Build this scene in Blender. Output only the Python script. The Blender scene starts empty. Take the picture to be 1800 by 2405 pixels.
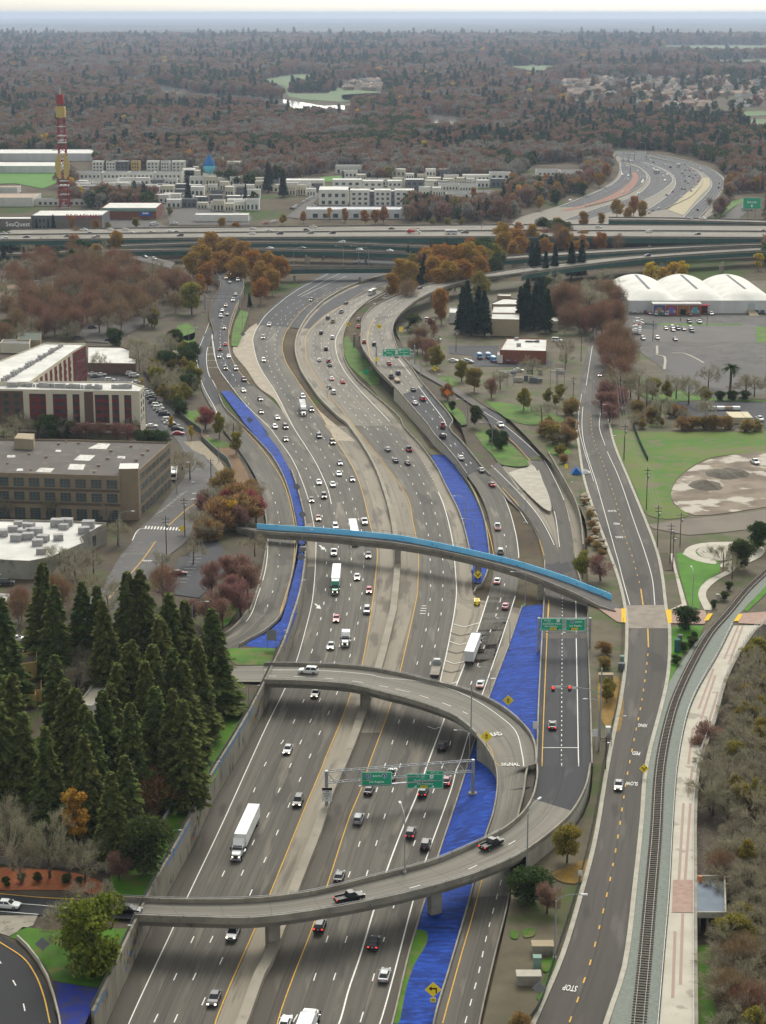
import bpy,bmesh,math,random
from mathutils import Vector,Matrix
from mathutils.bvhtree import BVHTree
from mathutils.geometry import tessellate_polygon
rad=math.radians
SC=bpy.context.scene
CAMH,FPX=170.0,4500.0
PITCH=math.atan(1172.5/FPX)
cam=bpy.data.cameras.new("camera")
cam.sensor_fit='VERTICAL';cam.sensor_height=24.0
cam.lens=FPX/2405*24.0
cam.clip_start=5.0;cam.clip_end=200000.0
camo=bpy.data.objects.new("camera",cam)
camo.location=(0,0,CAMH);camo.rotation_euler=(rad(90)-PITCH,0,0)
SC.collection.objects.link(camo);SC.camera=camo
SUN_EL,SUN_AZ=42.0,8.0
w=bpy.data.worlds.new("World");SC.world=w;w.use_nodes=True
nt=w.node_tree;nt.nodes.clear()
sky=nt.nodes.new('ShaderNodeTexSky');sky.sky_type='NISHITA';sky.sun_disc=False
sky.sun_elevation=rad(SUN_EL);sky.sun_rotation=rad(SUN_AZ)
sky.air_density=1.0;sky.dust_density=3.0;sky.ozone_density=1.0
hs=nt.nodes.new('ShaderNodeHueSaturation');hs.inputs['Saturation'].default_value=0.22
tint=nt.nodes.new('ShaderNodeMix');tint.data_type='RGBA';tint.blend_type='MULTIPLY'
tint.inputs[0].default_value=1.0;tint.inputs[7].default_value=(1.0,1.0,0.93,1)
bg=nt.nodes.new('ShaderNodeBackground');bg.inputs[1].default_value=0.135
wo=nt.nodes.new('ShaderNodeOutputWorld')
nt.links.new(sky.outputs[0],hs.inputs['Color']);nt.links.new(hs.outputs[0],tint.inputs[6])
nt.links.new(tint.outputs[2],bg.inputs[0]);nt.links.new(bg.outputs[0],wo.inputs[0])
sl=bpy.data.lights.new("sun",'SUN');sl.energy=1.2;sl.angle=rad(25);sl.color=(1.0,0.95,0.88)
so=bpy.data.objects.new("sun",sl)
so.rotation_euler=(rad(90-SUN_EL),0,rad(180-SUN_AZ));SC.collection.objects.link(so)
SC.view_settings.view_transform='Standard';SC.view_settings.look='None'
SC.view_settings.exposure=0.80;SC.view_settings.gamma=1.0;SC.view_settings.use_curve_mapping=False
SC.cycles.max_bounces=5;SC.cycles.diffuse_bounces=3;SC.cycles.glossy_bounces=2
SC.cycles.transmission_bounces=2;SC.cycles.transparent_max_bounces=6;SC.cycles.volume_bounces=0
SC.cycles.use_denoising=True
SC.cycles.sample_clamp_indirect=4
random.seed(7)
TILES={'P':(0,0,1.0),'T1':(0,1800,2.76),'T2':(600,1800,2.76),'T3':(1200,1800,2.76),'T4':(500,1400,3.312),'T5':(900,1400,3.312),'T6':(1300,1300,3.312),'L1':(0,1300,2.76),'L2':(0,760,2.76),'M3':(480,1000,3.312),'M4':(950,1000,3.312),'M5':(440,620,3.312),'M6':(860,620,3.0667),'R7':(1300,640,3.16),'A0':(0,0,1.84),'A1':(900,0,1.84),'B3':(0,340,2.76),'B4':(600,340,2.76),'B5':(1200,340,2.76),'X8':(1150,480,3.011),'X9':(0,400,4.14),'M9':(840,1080,5.53)}
CP,SP=math.cos(PITCH),math.sin(PITCH)
EYE=Vector((0,0,CAMH))
def ray(px,py):
 a,b=(px-900)/FPX,(py-1202.5)/FPX
 return Vector((a,CP-b*SP,-SP-b*CP))
def U(px,py,z=0.0):
 """the point of height z that stands at photo pixel (px, py)"""
 r=ray(px,py);t=(z-CAMH)/r.z
 return EYE+r*t
def PX(p):
 """where a world point stands in the photograph"""
 d=Vector(p)-EYE;c=d.y*CP-d.z*SP;u=d.y*SP+d.z*CP
 return 900+FPX*d.x/c,1202.5-FPX*u/c
def clamp(v,a=0.0,b=1.0):return max(a,min(b,v))
def zl(Y):return 6.0*clamp((800-Y)/(800-560))
def zr(Y):return 3.5*clamp((1150-Y)/300)
def US(px,py,f):
 z=0.0
 for _ in range(12):
  p=U(px,py,z);z=f(p.y)
 return U(px,py,z)
def pix(s):
 """'T1 835,1670 1125,1045 T4 270,1325@6' -> [(px, py, z or None)]"""
 out=[];t=TILES['P']
 for k in s.split():
  if k in TILES:t=TILES[k];continue
  z=None
  if '@' in k:k,zz=k.split('@');z=float(zz)
  x,y=map(float,k.split(','))
  out.append((t[0]+x/t[2],t[1]+y/t[2],z))
 return out
def W(s,z=0.0):
 f=z if callable(z)else None
 return[(US(x,y,f)if f and zz is None else U(x,y,zz if zz is not None else z))for x,y,zz in pix(s)]
def one(s,z=0.0):return W(s,z)[0]
def crv(P,step=2.0,n=None):
 """centripetal-free Catmull-Rom through the points; n samples a span or a step in metres"""
 P=[Vector(p)for p in P]
 if len(P)==2:Q=[P[0]*2-P[1]]+P+[P[1]*2-P[0]]
 else:Q=[P[0]*2-P[1]]+P+[P[-1]*2-P[-2]]
 out=[]
 for i in range(1,len(Q)-2):
  a,b,c,d=Q[i-1:i+3]
  L=max((c-b).length,1e-4)
  m=n or max(1,int(L/step))
  t1=(c-a)*(L/max((b-a).length+L,1e-4));t2=(d-b)*(L/max((d-c).length+L,1e-4))
  for k in range(m):
   t=k/m;t_2=t*t;t_3=t_2*t
   out.append(b*(2*t_3-3*t_2+1)+t1*(t_3-2*t_2+t)+c*(-2*t_3+3*t_2)+t2*(t_3-t_2))
 out.append(P[-1].copy())
 return out
MATS={}
def _new(name):
 m=bpy.data.materials.new(name);m.use_nodes=True;nt=m.node_tree;nt.nodes.clear()
 o=nt.nodes.new('ShaderNodeOutputMaterial');b=nt.nodes.new('ShaderNodeBsdfPrincipled')
 nt.links.new(b.outputs[0],o.inputs[0]);MATS[name]=m
 return m,nt,b
def c4(c):return(c[0],c[1],c[2],1.0)
def _mix(nt,fac,a,b,typ='MIX'):
 m=nt.nodes.new('ShaderNodeMix');m.data_type='RGBA';m.blend_type=typ
 for s,v in((0,fac),(6,a),(7,b)):
  if hasattr(v,'is_linked')or hasattr(v,'node'):nt.links.new(v,m.inputs[s])
  else:m.inputs[s].default_value=v if s==0 else c4(v)
 return m.outputs[2]
def _noise(nt,vec,scale,detail=4,lo=0.35,hi=0.65,stretch=None):
 if stretch:
  mp=nt.nodes.new('ShaderNodeMapping');mp.inputs['Scale'].default_value=stretch
  nt.links.new(vec,mp.inputs['Vector']);vec=mp.outputs[0]
 n=nt.nodes.new('ShaderNodeTexNoise');n.inputs['Scale'].default_value=scale;n.inputs['Detail'].default_value=detail
 nt.links.new(vec,n.inputs['Vector'])
 r=nt.nodes.new('ShaderNodeMapRange');r.inputs[1].default_value=lo;r.inputs[2].default_value=hi
 nt.links.new(n.outputs[0],r.inputs[0])
 return r.outputs[0]
def mat(name,a,b=None,scale=0.5,rough=0.9,lo=0.35,hi=0.65,c=None,cscale=4.0,clo=0.55,chi=0.7,stretch=None,island=0.0,metal=0.0,emit=0.0,spec=None,uv=False):
 """one surface: colour a, patches of b at noise scale, finer specks of c; island varies each leaf"""
 if name in MATS:return MATS[name]
 m,nt,bs=_new(name)
 bs.inputs['Roughness'].default_value=rough;bs.inputs['Metallic'].default_value=metal
 bs.inputs['Specular IOR Level'].default_value=spec if spec is not None else(0.2 if rough>0.7 else 0.5)
 tc=nt.nodes.new('ShaderNodeTexCoord');vec=tc.outputs['UV' if uv else 'Object']
 col=None
 if b is not None:
  col=_mix(nt,_noise(nt,vec,scale,5,lo,hi,stretch),a,b)
 if c is not None:
  col=_mix(nt,_noise(nt,vec,cscale,4,clo,chi,stretch),col if col else a,c)
 if island:
  g=nt.nodes.new('ShaderNodeNewGeometry');h=nt.nodes.new('ShaderNodeHueSaturation')
  r=nt.nodes.new('ShaderNodeMapRange');r.inputs[3].default_value=1-island;r.inputs[4].default_value=1+island
  nt.links.new(g.outputs['Random Per Island'],r.inputs[0]);nt.links.new(r.outputs[0],h.inputs['Value'])
  oi=nt.nodes.new('ShaderNodeObjectInfo');r2=nt.nodes.new('ShaderNodeMapRange')
  r2.inputs[3].default_value=0.48;r2.inputs[4].default_value=0.52
  nt.links.new(oi.outputs['Random'],r2.inputs[0]);nt.links.new(r2.outputs[0],h.inputs['Hue'])
  if col:nt.links.new(col,h.inputs['Color'])
  else:h.inputs['Color'].default_value=c4(a)
  col=h.outputs[0]
 if col:nt.links.new(col,bs.inputs['Base Color'])
 else:bs.inputs['Base Color'].default_value=c4(a)
 if emit:
  bs.inputs['Emission Color'].default_value=c4(a);bs.inputs['Emission Strength'].default_value=emit
 return m
def roadmat(name,a,b,track=0.25,patch=None,joint=0.0):
 """pavement: UV in metres (u across, v along); wheel tracks, long streaks, patches and slab joints"""
 m,nt,bs=_new(name)
 bs.inputs['Roughness'].default_value=0.85;bs.inputs['Specular IOR Level'].default_value=0.25
 tc=nt.nodes.new('ShaderNodeTexCoord');uv=tc.outputs['UV']
 col=_mix(nt,_noise(nt,uv,0.05,4,0.3,0.7,(1.6,0.25,1)),a,b)
 sx=nt.nodes.new('ShaderNodeSeparateXYZ');nt.links.new(uv,sx.inputs[0])
 mu=nt.nodes.new('ShaderNodeMath');mu.operation='MULTIPLY';mu.inputs[1].default_value=2*math.pi/1.83
 nt.links.new(sx.outputs[0],mu.inputs[0])
 cs=nt.nodes.new('ShaderNodeMath');cs.operation='COSINE';nt.links.new(mu.outputs[0],cs.inputs[0])
 r=nt.nodes.new('ShaderNodeMapRange');r.inputs[1].default_value=1;r.inputs[2].default_value=-1
 r.inputs[3].default_value=0;r.inputs[4].default_value=track;nt.links.new(cs.outputs[0],r.inputs[0])
 st=_noise(nt,uv,0.9,4,0.3,0.75,(1.0,0.02,1))
 pr=nt.nodes.new('ShaderNodeMath');pr.operation='MULTIPLY';nt.links.new(r.outputs[0],pr.inputs[0]);nt.links.new(st,pr.inputs[1])
 dk=tuple(v*0.45 for v in a)
 col=_mix(nt,pr.outputs[0],col,dk)
 s2=_noise(nt,uv,1.2,5,0.56,0.80,(1.0,0.022,1))
 col=_mix(nt,s2,col,tuple(v*0.55 for v in a))
 s3=_noise(nt,uv,0.35,4,0.56,0.66,(1.0,0.10,1));s4=_noise(nt,uv,0.13,3,0.58,0.63,(1.0,0.22,1));col=_mix(nt,s4,col,tuple(v*0.72 for v in a))
 if patch:col=_mix(nt,s3,col,patch)
 def mth(op,x,v):
  q=nt.nodes.new('ShaderNodeMath');q.operation=op;nt.links.new(x,q.inputs[0]);q.inputs[1].default_value=v;return q.outputs[0]
 ln=mth('FLOOR',mth('DIVIDE',sx.outputs[0],3.66),0);pv=mth('FLOOR',mth('DIVIDE',sx.outputs[1],85.0),0)
 cb=nt.nodes.new('ShaderNodeCombineXYZ');nt.links.new(ln,cb.inputs[0]);nt.links.new(pv,cb.inputs[1])
 for src_,lo_,hi_ in((cb.outputs[0],.84,1.12),(ln,.86,1.10)):
  wn=nt.nodes.new('ShaderNodeTexWhiteNoise');wn.noise_dimensions='3D' if src_ is cb.outputs[0]else '1D';nt.links.new(src_,wn.inputs['Vector' if src_ is cb.outputs[0]else 'W'])
  mr=nt.nodes.new('ShaderNodeMapRange');mr.inputs[3].default_value=lo_;mr.inputs[4].default_value=hi_;nt.links.new(wn.outputs[0],mr.inputs[0])
  vm=nt.nodes.new('ShaderNodeVectorMath');vm.operation='SCALE';nt.links.new(col,vm.inputs[0]);nt.links.new(mr.outputs[0],vm.inputs['Scale']);col=vm.outputs[0]
 sm=mth('MULTIPLY',mth('LESS_THAN',mth('MODULO',mth('ADD',sx.outputs[0],.12),3.66),.26),.5);col=_mix(nt,sm,col,dk)
 f=_noise(nt,uv,3.0,3,0.3,0.7)
 col=_mix(nt,f,col,(0.92,0.92,0.92),'MULTIPLY')
 if joint:
  m2=nt.nodes.new('ShaderNodeMath');m2.operation='MODULO';m2.inputs[1].default_value=joint;nt.links.new(sx.outputs[1],m2.inputs[0])
  l2=nt.nodes.new('ShaderNodeMath');l2.operation='LESS_THAN';l2.inputs[1].default_value=0.25;nt.links.new(m2.outputs[0],l2.inputs[0])
  m3=nt.nodes.new('ShaderNodeMath');m3.operation='MULTIPLY';m3.inputs[1].default_value=0.35;nt.links.new(l2.outputs[0],m3.inputs[0])
  col=_mix(nt,m3.outputs[0],col,dk)
 nt.links.new(col,bs.inputs['Base Color'])
 return m
class MB:
 def __init__(s):s.v=[];s.f=[];s.m=[];s.uv=[];s.hasuv=False
 def add(s,verts,faces,mi=0,uvs=None):
  o=len(s.v);s.v.extend([tuple(p)for p in verts])
  for f in faces:
   s.f.append([i+o for i in f]);s.m.append(mi)
   if uvs:s.uv.extend([uvs[i]for i in f]);s.hasuv=True
   else:s.uv.extend([(0,0)]*len(f))
  return s
 def box(s,c,d,mi=0,rz=0.0,M=None,taper=1.0):
  x,y,z=d[0]/2,d[1]/2,d[2]/2;ca,sa=math.cos(rz),math.sin(rz);v=[]
  for k,(i,j)in[(k,ij)for k in(-1,1)for ij in((-1,-1),(1,-1),(1,1),(-1,1))]:
   t=taper if k>0 else 1.0
   a,b=i*x*t,j*y*t
   p=Vector((c[0]+a*ca-b*sa,c[1]+a*sa+b*ca,c[2]+k*z));v.append(M@p if M else p)
  return s.add(v,[(3,2,1,0),(4,5,6,7),(0,1,5,4),(1,2,6,5),(2,3,7,6),(3,0,4,7)],mi)
 def prism(s,poly,z0,z1,mi=0,mtop=None):
  n=len(poly);v=[(p[0],p[1],z0)for p in poly]+[(p[0],p[1],z1)for p in poly]
  A=sum(poly[i][0]*poly[(i+1)%n][1]-poly[(i+1)%n][0]*poly[i][1]for i in range(n))
  idx=list(range(n))if A>0 else list(range(n))[::-1]
  s.add(v,[(idx[i],idx[(i+1)%n],idx[(i+1)%n]+n,idx[i]+n)for i in range(n)],mi)
  s.add([v[i+n]for i in idx],[tuple(range(n))],mi if mtop is None else mtop)
  s.add([v[i]for i in idx[::-1]],[tuple(range(n))],mi)
  return s
 def cyl(s,a,b,r,r2=None,n=8,mi=0,cap=True):
  a,b=Vector(a),Vector(b);r2=r if r2 is None else r2;d=(b-a)
  q=d.normalized()if d.length>1e-9 else Vector((0,0,1))
  x=q.orthogonal().normalized();y=q.cross(x)
  v=[a+(x*math.cos(2*math.pi*i/n)+y*math.sin(2*math.pi*i/n))*r for i in range(n)]
  v+=[b+(x*math.cos(2*math.pi*i/n)+y*math.sin(2*math.pi*i/n))*r2 for i in range(n)]
  f=[(i,(i+1)%n,(i+1)%n+n,i+n)for i in range(n)]
  if cap:f+=[tuple(range(n))[::-1],tuple(range(n,2*n))]
  return s.add(v,f,mi)
 def tube(s,P,r,n=6,mi=0):
  P=[Vector(p)for p in P];R=r if isinstance(r,(list,tuple))else[r]*len(P);v=[]
  up=None
  for i,p in enumerate(P):
   d=(P[min(i+1,len(P)-1)]-P[max(i-1,0)]).normalized()
   x=d.orthogonal().normalized()if up is None else(up-d*up.dot(d)).normalized()
   up=x;y=d.cross(x)
   v+=[p+(x*math.cos(2*math.pi*k/n)+y*math.sin(2*math.pi*k/n))*R[i]for k in range(n)]
  f=[(i*n+k,i*n+(k+1)%n,(i+1)*n+(k+1)%n,(i+1)*n+k)for i in range(len(P)-1)for k in range(n)]
  f+=[tuple(range(n))[::-1],tuple(range((len(P)-1)*n,len(P)*n))]
  return s.add(v,f,mi)
 def build(s,name,mats=None,parent=None,loc=None,smooth=False,mesh_only=False):
  me=bpy.data.meshes.new(name);me.from_pydata([tuple(p)for p in s.v],[],s.f)
  mats=mats if isinstance(mats,(list,tuple))else([mats]if mats else[])
  for m in mats:me.materials.append(m)
  if len(mats)>1:me.polygons.foreach_set('material_index',s.m)
  if s.hasuv:
   u=me.uv_layers.new(name='UVMap');u.data.foreach_set('uv',[c for p in s.uv for c in p])
  if smooth:me.polygons.foreach_set('use_smooth',[True]*len(me.polygons))
  me.update()
  if mesh_only:return me
  return link(name,me,parent,loc)
COL=SC.collection.objects
def link(name,me,parent=None,loc=None,rz=0.0):
 o=bpy.data.objects.new(name,me);COL.link(o)
 if parent is not None:o.parent=parent
 if loc is not None:o.location=loc
 if rz:o.rotation_euler=(0,0,rz)
 return o
def tag(o,label=None,cat=None,group=None,kind=None):
 if label:o['label']=label
 if cat:o['category']=cat
 if group:o['group']=group
 if kind:o['kind']=kind
 return o
def thing(name,label,cat,loc=(0,0,0),rz=0.0,group=None):
 o=bpy.data.objects.new(name,None);COL.link(o);o.location=loc;o.rotation_euler=(0,0,rz);o.empty_display_size=0.5
 return tag(o,label,cat,group)
KIDS={}
def kids_of(o):
 return[c for c in KIDS.get(o.name,[])]
def dup(src,loc,rz=0.0,label=None,group=None,scale=None,name=None):
 """copy of a thing with copies of its parts and sub-parts (mesh data shared)"""
 r=src.copy();COL.link(r);r.location=loc;r.rotation_euler=(0,0,rz)
 if scale:r.scale=scale if hasattr(scale,'__len__')else(scale,)*3
 if label:r['label']=label
 if group:r['group']=group
 for ch in src.children:
  c=ch.copy();COL.link(c);c.parent=r
  for g in ch.children:
   d=g.copy();COL.link(d);d.parent=c
 return r
def struct(name,mb,m,kind='structure'):
 o=mb.build(name,m)if isinstance(mb,MB)else mb
 return tag(o,kind=kind)
 # ground, roads
M_ASP=roadmat('worn grey asphalt',(0.090,0.081,0.066),(0.128,0.117,0.094),0.55,(0.165,0.146,0.114))
M_CON=roadmat('worn concrete lanes',(0.170,0.152,0.122),(0.215,0.193,0.156),0.7,(0.23,0.207,0.165),joint=4.6)
M_DRK=roadmat('new black asphalt',(0.026,0.027,0.030),(0.036,0.036,0.040),0.35,(0.060,0.060,0.063))
M_SHO=roadmat('stained shoulder concrete',(0.20,0.174,0.130),(0.27,0.237,0.18),0.0,(0.13,0.112,0.087))
M_SHD=roadmat('dark dirty shoulder',(0.066,0.056,0.043),(0.092,0.080,0.062),0.0,(0.135,0.114,0.086))
M_STR=roadmat('street asphalt',(0.062,0.054,0.045),(0.082,0.073,0.061),0.35,(0.105,0.093,0.08))
M_DECK=roadmat('bridge deck concrete',(0.185,0.170,0.138),(0.225,0.208,0.17),0.6,(0.155,0.142,0.116),joint=9.0)
M_CONC=mat('weathered concrete',(0.30,0.275,0.22),(0.21,0.19,0.155),0.25,c=(0.13,0.115,0.09),cscale=0.9,clo=0.58,chi=0.78)
M_PALE=mat('pale concrete',(0.40,0.375,0.31),(0.33,0.305,0.25),0.4,c=(0.22,0.2,0.16),cscale=1.2,clo=0.6,chi=0.8)
M_WALL=mat('stained retaining wall',(0.27,0.245,0.195),(0.20,0.18,0.14),0.18,c=(0.07,0.062,0.05),cscale=0.55,clo=0.55,chi=0.72,stretch=(1,1,0.45))
M_WHITE=mat('white road paint',(0.72,0.71,0.66),(0.5,0.49,0.45),2.0,lo=0.5,hi=0.75)
M_YEL=mat('yellow road paint',(0.62,0.36,0.06),(0.42,0.27,0.08),1.0,lo=0.45,hi=0.7)
M_BLUE=mat('blue ground cover',(0.006,0.042,0.27),(0.004,0.016,0.10),0.32,lo=0.35,hi=0.75,c=(0.014,0.075,0.40),cscale=1.1,clo=0.48,chi=0.72,stretch=(0.35,1.0,1))
M_GRASS=mat('green grass',(0.068,0.170,0.007),(0.040,0.095,0.009),0.12,c=(0.135,0.120,0.045),cscale=0.30,clo=0.50,chi=0.70)
M_DIRT=mat('bare dirt',(0.20,0.155,0.10),(0.145,0.112,0.07),0.15,c=(0.27,0.22,0.15),cscale=1.3,clo=0.5,chi=0.75)
M_GRAVEL=mat('green grey ballast gravel',(0.185,0.205,0.175),(0.145,0.165,0.14),1.5,c=(0.25,0.26,0.23),cscale=6)
M_LOT=mat('weathered lot asphalt',(0.082,0.076,0.070),(0.105,0.098,0.09),0.06,lo=.4,hi=.6,c=(0.058,0.053,0.05),cscale=0.25,clo=0.52,chi=0.7)
M_DLOT=mat('dark parking asphalt',(0.045,0.045,0.050),(0.06,0.06,0.064),0.1)
M_STEEL=mat('galvanised steel',(0.34,0.35,0.36),(0.27,0.28,0.29),0.5,rough=0.5,metal=0.3)
M_DARKM=mat('dark metal',(0.05,0.05,0.05),rough=0.6)
M_BRICKP=mat('pink brick paving',(0.30,0.20,0.155),(0.36,0.25,0.2),0.8)
M_PROM=mat('promenade concrete',(0.46,0.43,0.355),(0.40,0.37,0.30),0.25,c=(0.30,0.275,0.22),cscale=0.16,clo=0.62,chi=0.66)
def ground_mat():
 m,nt,bs=_new('valley ground')
 bs.inputs['Roughness'].default_value=1.0;bs.inputs['Specular IOR Level'].default_value=0.05
 tc=nt.nodes.new('ShaderNodeTexCoord');v=tc.outputs['Object']
 col=_mix(nt,_noise(nt,v,0.02,5,0.4,0.6),(0.085,0.066,0.045),(0.115,0.095,0.062))
 col=_mix(nt,_noise(nt,v,0.011,5,0.55,0.62),col,(0.055,0.085,0.022))
 col=_mix(nt,_noise(nt,v,0.15,4,0.5,0.7),col,(0.07,0.06,0.05))
 far=_mix(nt,_noise(nt,v,0.00035,6,0.42,0.58,(1,0.5,1)),(0.05,0.05,0.042),(0.13,0.115,0.085))
 far=_mix(nt,_noise(nt,v,0.0007,4,0.60,0.64,(1,0.35,1)),far,(0.085,0.14,0.04))
 sx=nt.nodes.new('ShaderNodeSeparateXYZ');nt.links.new(v,sx.inputs[0])
 r=nt.nodes.new('ShaderNodeMapRange');r.inputs[1].default_value=7000;r.inputs[2].default_value=9000;nt.links.new(sx.outputs[1],r.inputs[0])
 col=_mix(nt,r.outputs[0],col,far)
 nt.links.new(col,bs.inputs['Base Color'])
 return m
g=MB()
ys=[150,400,800,1600,3200,6400,12800,25600,60000]
for a,b in zip(ys[:-1],ys[1:]):
 xa,xb=a*0.45+250,b*0.45+250
 g.add([(-xa,a,-0.35),(xa,a,-0.35),(xb,b,-0.35),(-xb,b,-0.35)],[(0,1,2,3)])
struct('ground',g,ground_mat())
ROADS={}
class Road:
 def __init__(s,L,R,nl):
  s.L,s.R=L,R;n=len(L)
  s.C=[(a+b)/2 for a,b in zip(L,R)]
  vs=L+R;s.bvh=BVHTree.FromPolygons([tuple(p)for p in vs],[(i,i+n,i+n+1,i+1)for i in range(n-1)])
 def hit(s,px,py):
  h=s.bvh.ray_cast(EYE,ray(px,py).normalized())
  return h[0]
 def near(s,p):
  best=min(range(len(s.C)),key=lambda i:(s.C[i].x-p.x)**2+(s.C[i].y-p.y)**2)
  a,b=s.C[max(0,best-1)],s.C[min(len(s.C)-1,best+1)]
  return s.C[best],(b-a).normalized()
def ribmb(L,R,nl,mb=None,z=0.0,mi=0):
 mb=mb or MB();n=len(L);uv=[];d=0.0;V=[]
 for i in range(n):
  if i:d+=((L[i]-L[i-1]).length+(R[i]-R[i-1]).length)/2
  for k in range(3):
   t=k/2;p=L[i].lerp(R[i],t);p.z+=z;V.append(p);uv.append((t*nl*3.66,d))
 F=[]
 for i in range(n-1):
  for k in range(2):
   a=i*3+k;q=(a,a+1,a+4,a+3)
   F.append(q)
 nrm=(V[1]-V[0]).cross(V[3]-V[0])
 if nrm.z<0:F=[f[::-1]for f in F]
 return mb.add(V,F,mi,uv)
def road(key,name,m,L,R,nl=2,z=0.0):
 ROADS[key]=Road(L,R,nl)
 return struct(name,ribmb(L,R,nl,z=z),m)
def stations(s):
 """'T2:1165,1665 T2:1450,1665 0; ...' -> lists of left and right points"""
 L,R=[],[]
 for st in s.split(';'):
  k=st.split()
  if len(k)<3:continue
  z=float(k[2])
  for tok,out in((k[0],L),(k[1],R)):
   t,xy=tok.split(':');out.append(one(t+' '+xy,z))
 return L,R
def ribS(s,n=8):
 L,R=stations(s);return crv(L,n=n),crv(R,n=n)
def byY(P,step=5.0):
 """dense polyline -> function X(Y) by interpolation in Y"""
 D=sorted(crv(P,2.0),key=lambda p:p.y)
 def X(Y):
  if Y<=D[0].y:a,b=D[0],D[min(6,len(D)-1)]
  elif Y>=D[-1].y:a,b=D[-min(6,len(D))],D[-1]
  else:
   lo,hi=0,len(D)-1
   while hi-lo>1:
    m=(lo+hi)//2
    if D[m].y<=Y:lo=m
    else:hi=m
   a,b=D[lo],D[hi]
  t=(Y-a.y)/max(b.y-a.y,1e-6);return a.x+(b.x-a.x)*t
 X.y0,X.y1=D[0].y,D[-1].y
 return X
def ribY(LX,RX,y0,y1,step=5.0,z=0.0):
 n=max(2,int((y1-y0)/step));Y=[y0+(y1-y0)*i/n for i in range(n+1)]
 f=z if callable(z)else(lambda y:z)
 return[Vector((LX(y),y,f(y)))for y in Y],[Vector((RX(y),y,f(y)))for y in Y]
Yof=lambda py,z=0.0:U(900,py,z).y
NBL=W("P 285,2460 T1 835,1670 1125,1045 1215,850 1420,420 1610,0 T4 415,1020 560,725 640,540 720,270 780,0 M3 870,900 852,770 800,540 690,270 580,110 495,0 M5 470,1110 345,955 240,800 195,600 200,480")
SEP=W("T4 1012,250 1050,105 M3 1048,960 1000,640 960,490 790,160 700,20 M5 690,1000 560,790 512,610 520,550 560,470 640,370 860,200 1110,70 B4 520,815 640,750")
NBY=W("P 500,2460 T1 1400,1650 T2 90,840 330,250 435,0 T4 850,1325 990,990 1060,800 1160,540 1250,0 M3 1330,1200 1345,960 1300,800 1210,450 1120,260 945,0 M5 1130,1325 1000,1110 860,910 760,740 745,600 820,450 960,310 1200,190 1570,60 B4 1000,785 1150,720")
MBL=W("P 535,2460 T1 1540,1670 1650,1370 T2 45,1280 110,1120 220,820 370,440 440,220 T4 980,1325 1080,1080 1150,870 1265,560 1360,200 M3 1445,1450 1478,1070 1455,780 1385,500 1290,270 1110,0 M5 1170,1200 1030,1060 945,940 878,830 838,690 845,590 885,490 960,385 1100,265 1340,148 1600,78 B4 1010,800 1160,735")
SBY=W("P 640,2460 T2 150,1640 240,1380 350,1100 460,790 610,330 690,140 T4 1220,1300 1360,920 1450,620 1590,0 M4 105,1250 110,1000 70,760 10,530 M5 1290,1250 1100,1010 950,790 920,650 950,520 1160,355 1400,200 1560,130 B4 1060,845 1220,775")
SBR=W("P 865,2460 T2 810,1665 1020,885 1090,650 1270,150 1310,0 T5 590,1325 660,1090 760,800 900,400 1030,0")
GR=W("P 770,2460 T2 545,1665 605,1450 680,1230 765,945 835,725 940,440 1050,180 T5 340,1325 470,975 555,735 640,520 740,250 820,0")
GL=W("T5 300,1225 440,680 520,320 570,0 M4 395,1100 375,900 320,660 262,510 190,365 100,220 M5 1655,1310 1310,945 1210,810 1160,680 1165,560 1290,380 1460,270 1600,200")
STL=W("P 905,2460 T2 890,1665 1000,1200 1100,870 1180,600 1300,240 1375,0 T5 650,1325 715,1120 810,830 980,380 1095,40")
WALL=W("P 225,2460 T1 690,1670 975,1040 1085,830 1240,540 1390,220 1520,0 T4 320,1050 470,740 570,510 640,280 700,30 M3 800,1000 790,800 740,560 670,345 590,195 470,30")
xNBL,xSEP,xNBY,xMBL,xSBY,xSBR,xGR,xGL,xSTL,xWALL=[byY(p)for p in(NBL,SEP,NBY,MBL,SBY,SBR,GR,GL,STL,WALL)]
YB=Yof(2450)
ytop=Yof(640)
road('base_w','freeway_shoulder_pavement',M_SHO,*ribY(lambda y:min(xWALL(y),xNBL(y)-4)if y>Yof(1080)else xWALL(y),xMBL,YB,Yof(1000)),nl=6,z=-0.12)
SBB=W("P 905,2460 T2 890,1665 1000,1200 1100,870 1180,600 1300,240 1375,0 T5 650,1325 810,830 980,380 1095,40 M4 660,1440 540,1310 525,1100 495,920 430,690 320,470 250,330 120,150 0,20 M5 1650,1200 1450,1020 1310,890 1225,750 1212,650 1220,540 1290,400 1400,300 1500,240 1656,160")
xSBB=byY(SBB)
road('base_e','freeway_shoulder_pavement',M_SHO,*ribY(xMBL,xSBB,YB,Yof(668)),nl=6,z=-0.10)
road('apron','freeway_apron_pavement',mat('pale apron concrete',(0.36,0.31,0.235),(0.29,0.25,0.19),0.2,c=(0.2,0.17,0.13),cscale=0.6),*ribS("M3:700,100 M3:1180,120 0;M5:690,1060 M5:1000,1110 0;M5:560,960 M5:860,910 0;M5:470,830 M5:760,740 0;M5:355,655 M5:745,600 0;M5:480,500 M5:790,500 0;M5:535,462 M5:845,480 0"),nl=5,z=-0.09)
road('NBsh','freeway_shoulder_pavement',M_SHD,*ribY(lambda y:xWALL(y)+.02,lambda y:xNBL(y),YB,Yof(1330)),nl=1,z=-0.08)
road('MDsh','freeway_shoulder_pavement',M_SHD,*ribY(lambda y:xMBL(y)+1.0,lambda y:xSBY(y),YB,Yof(1720)),nl=1.4,z=-0.07)
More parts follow.
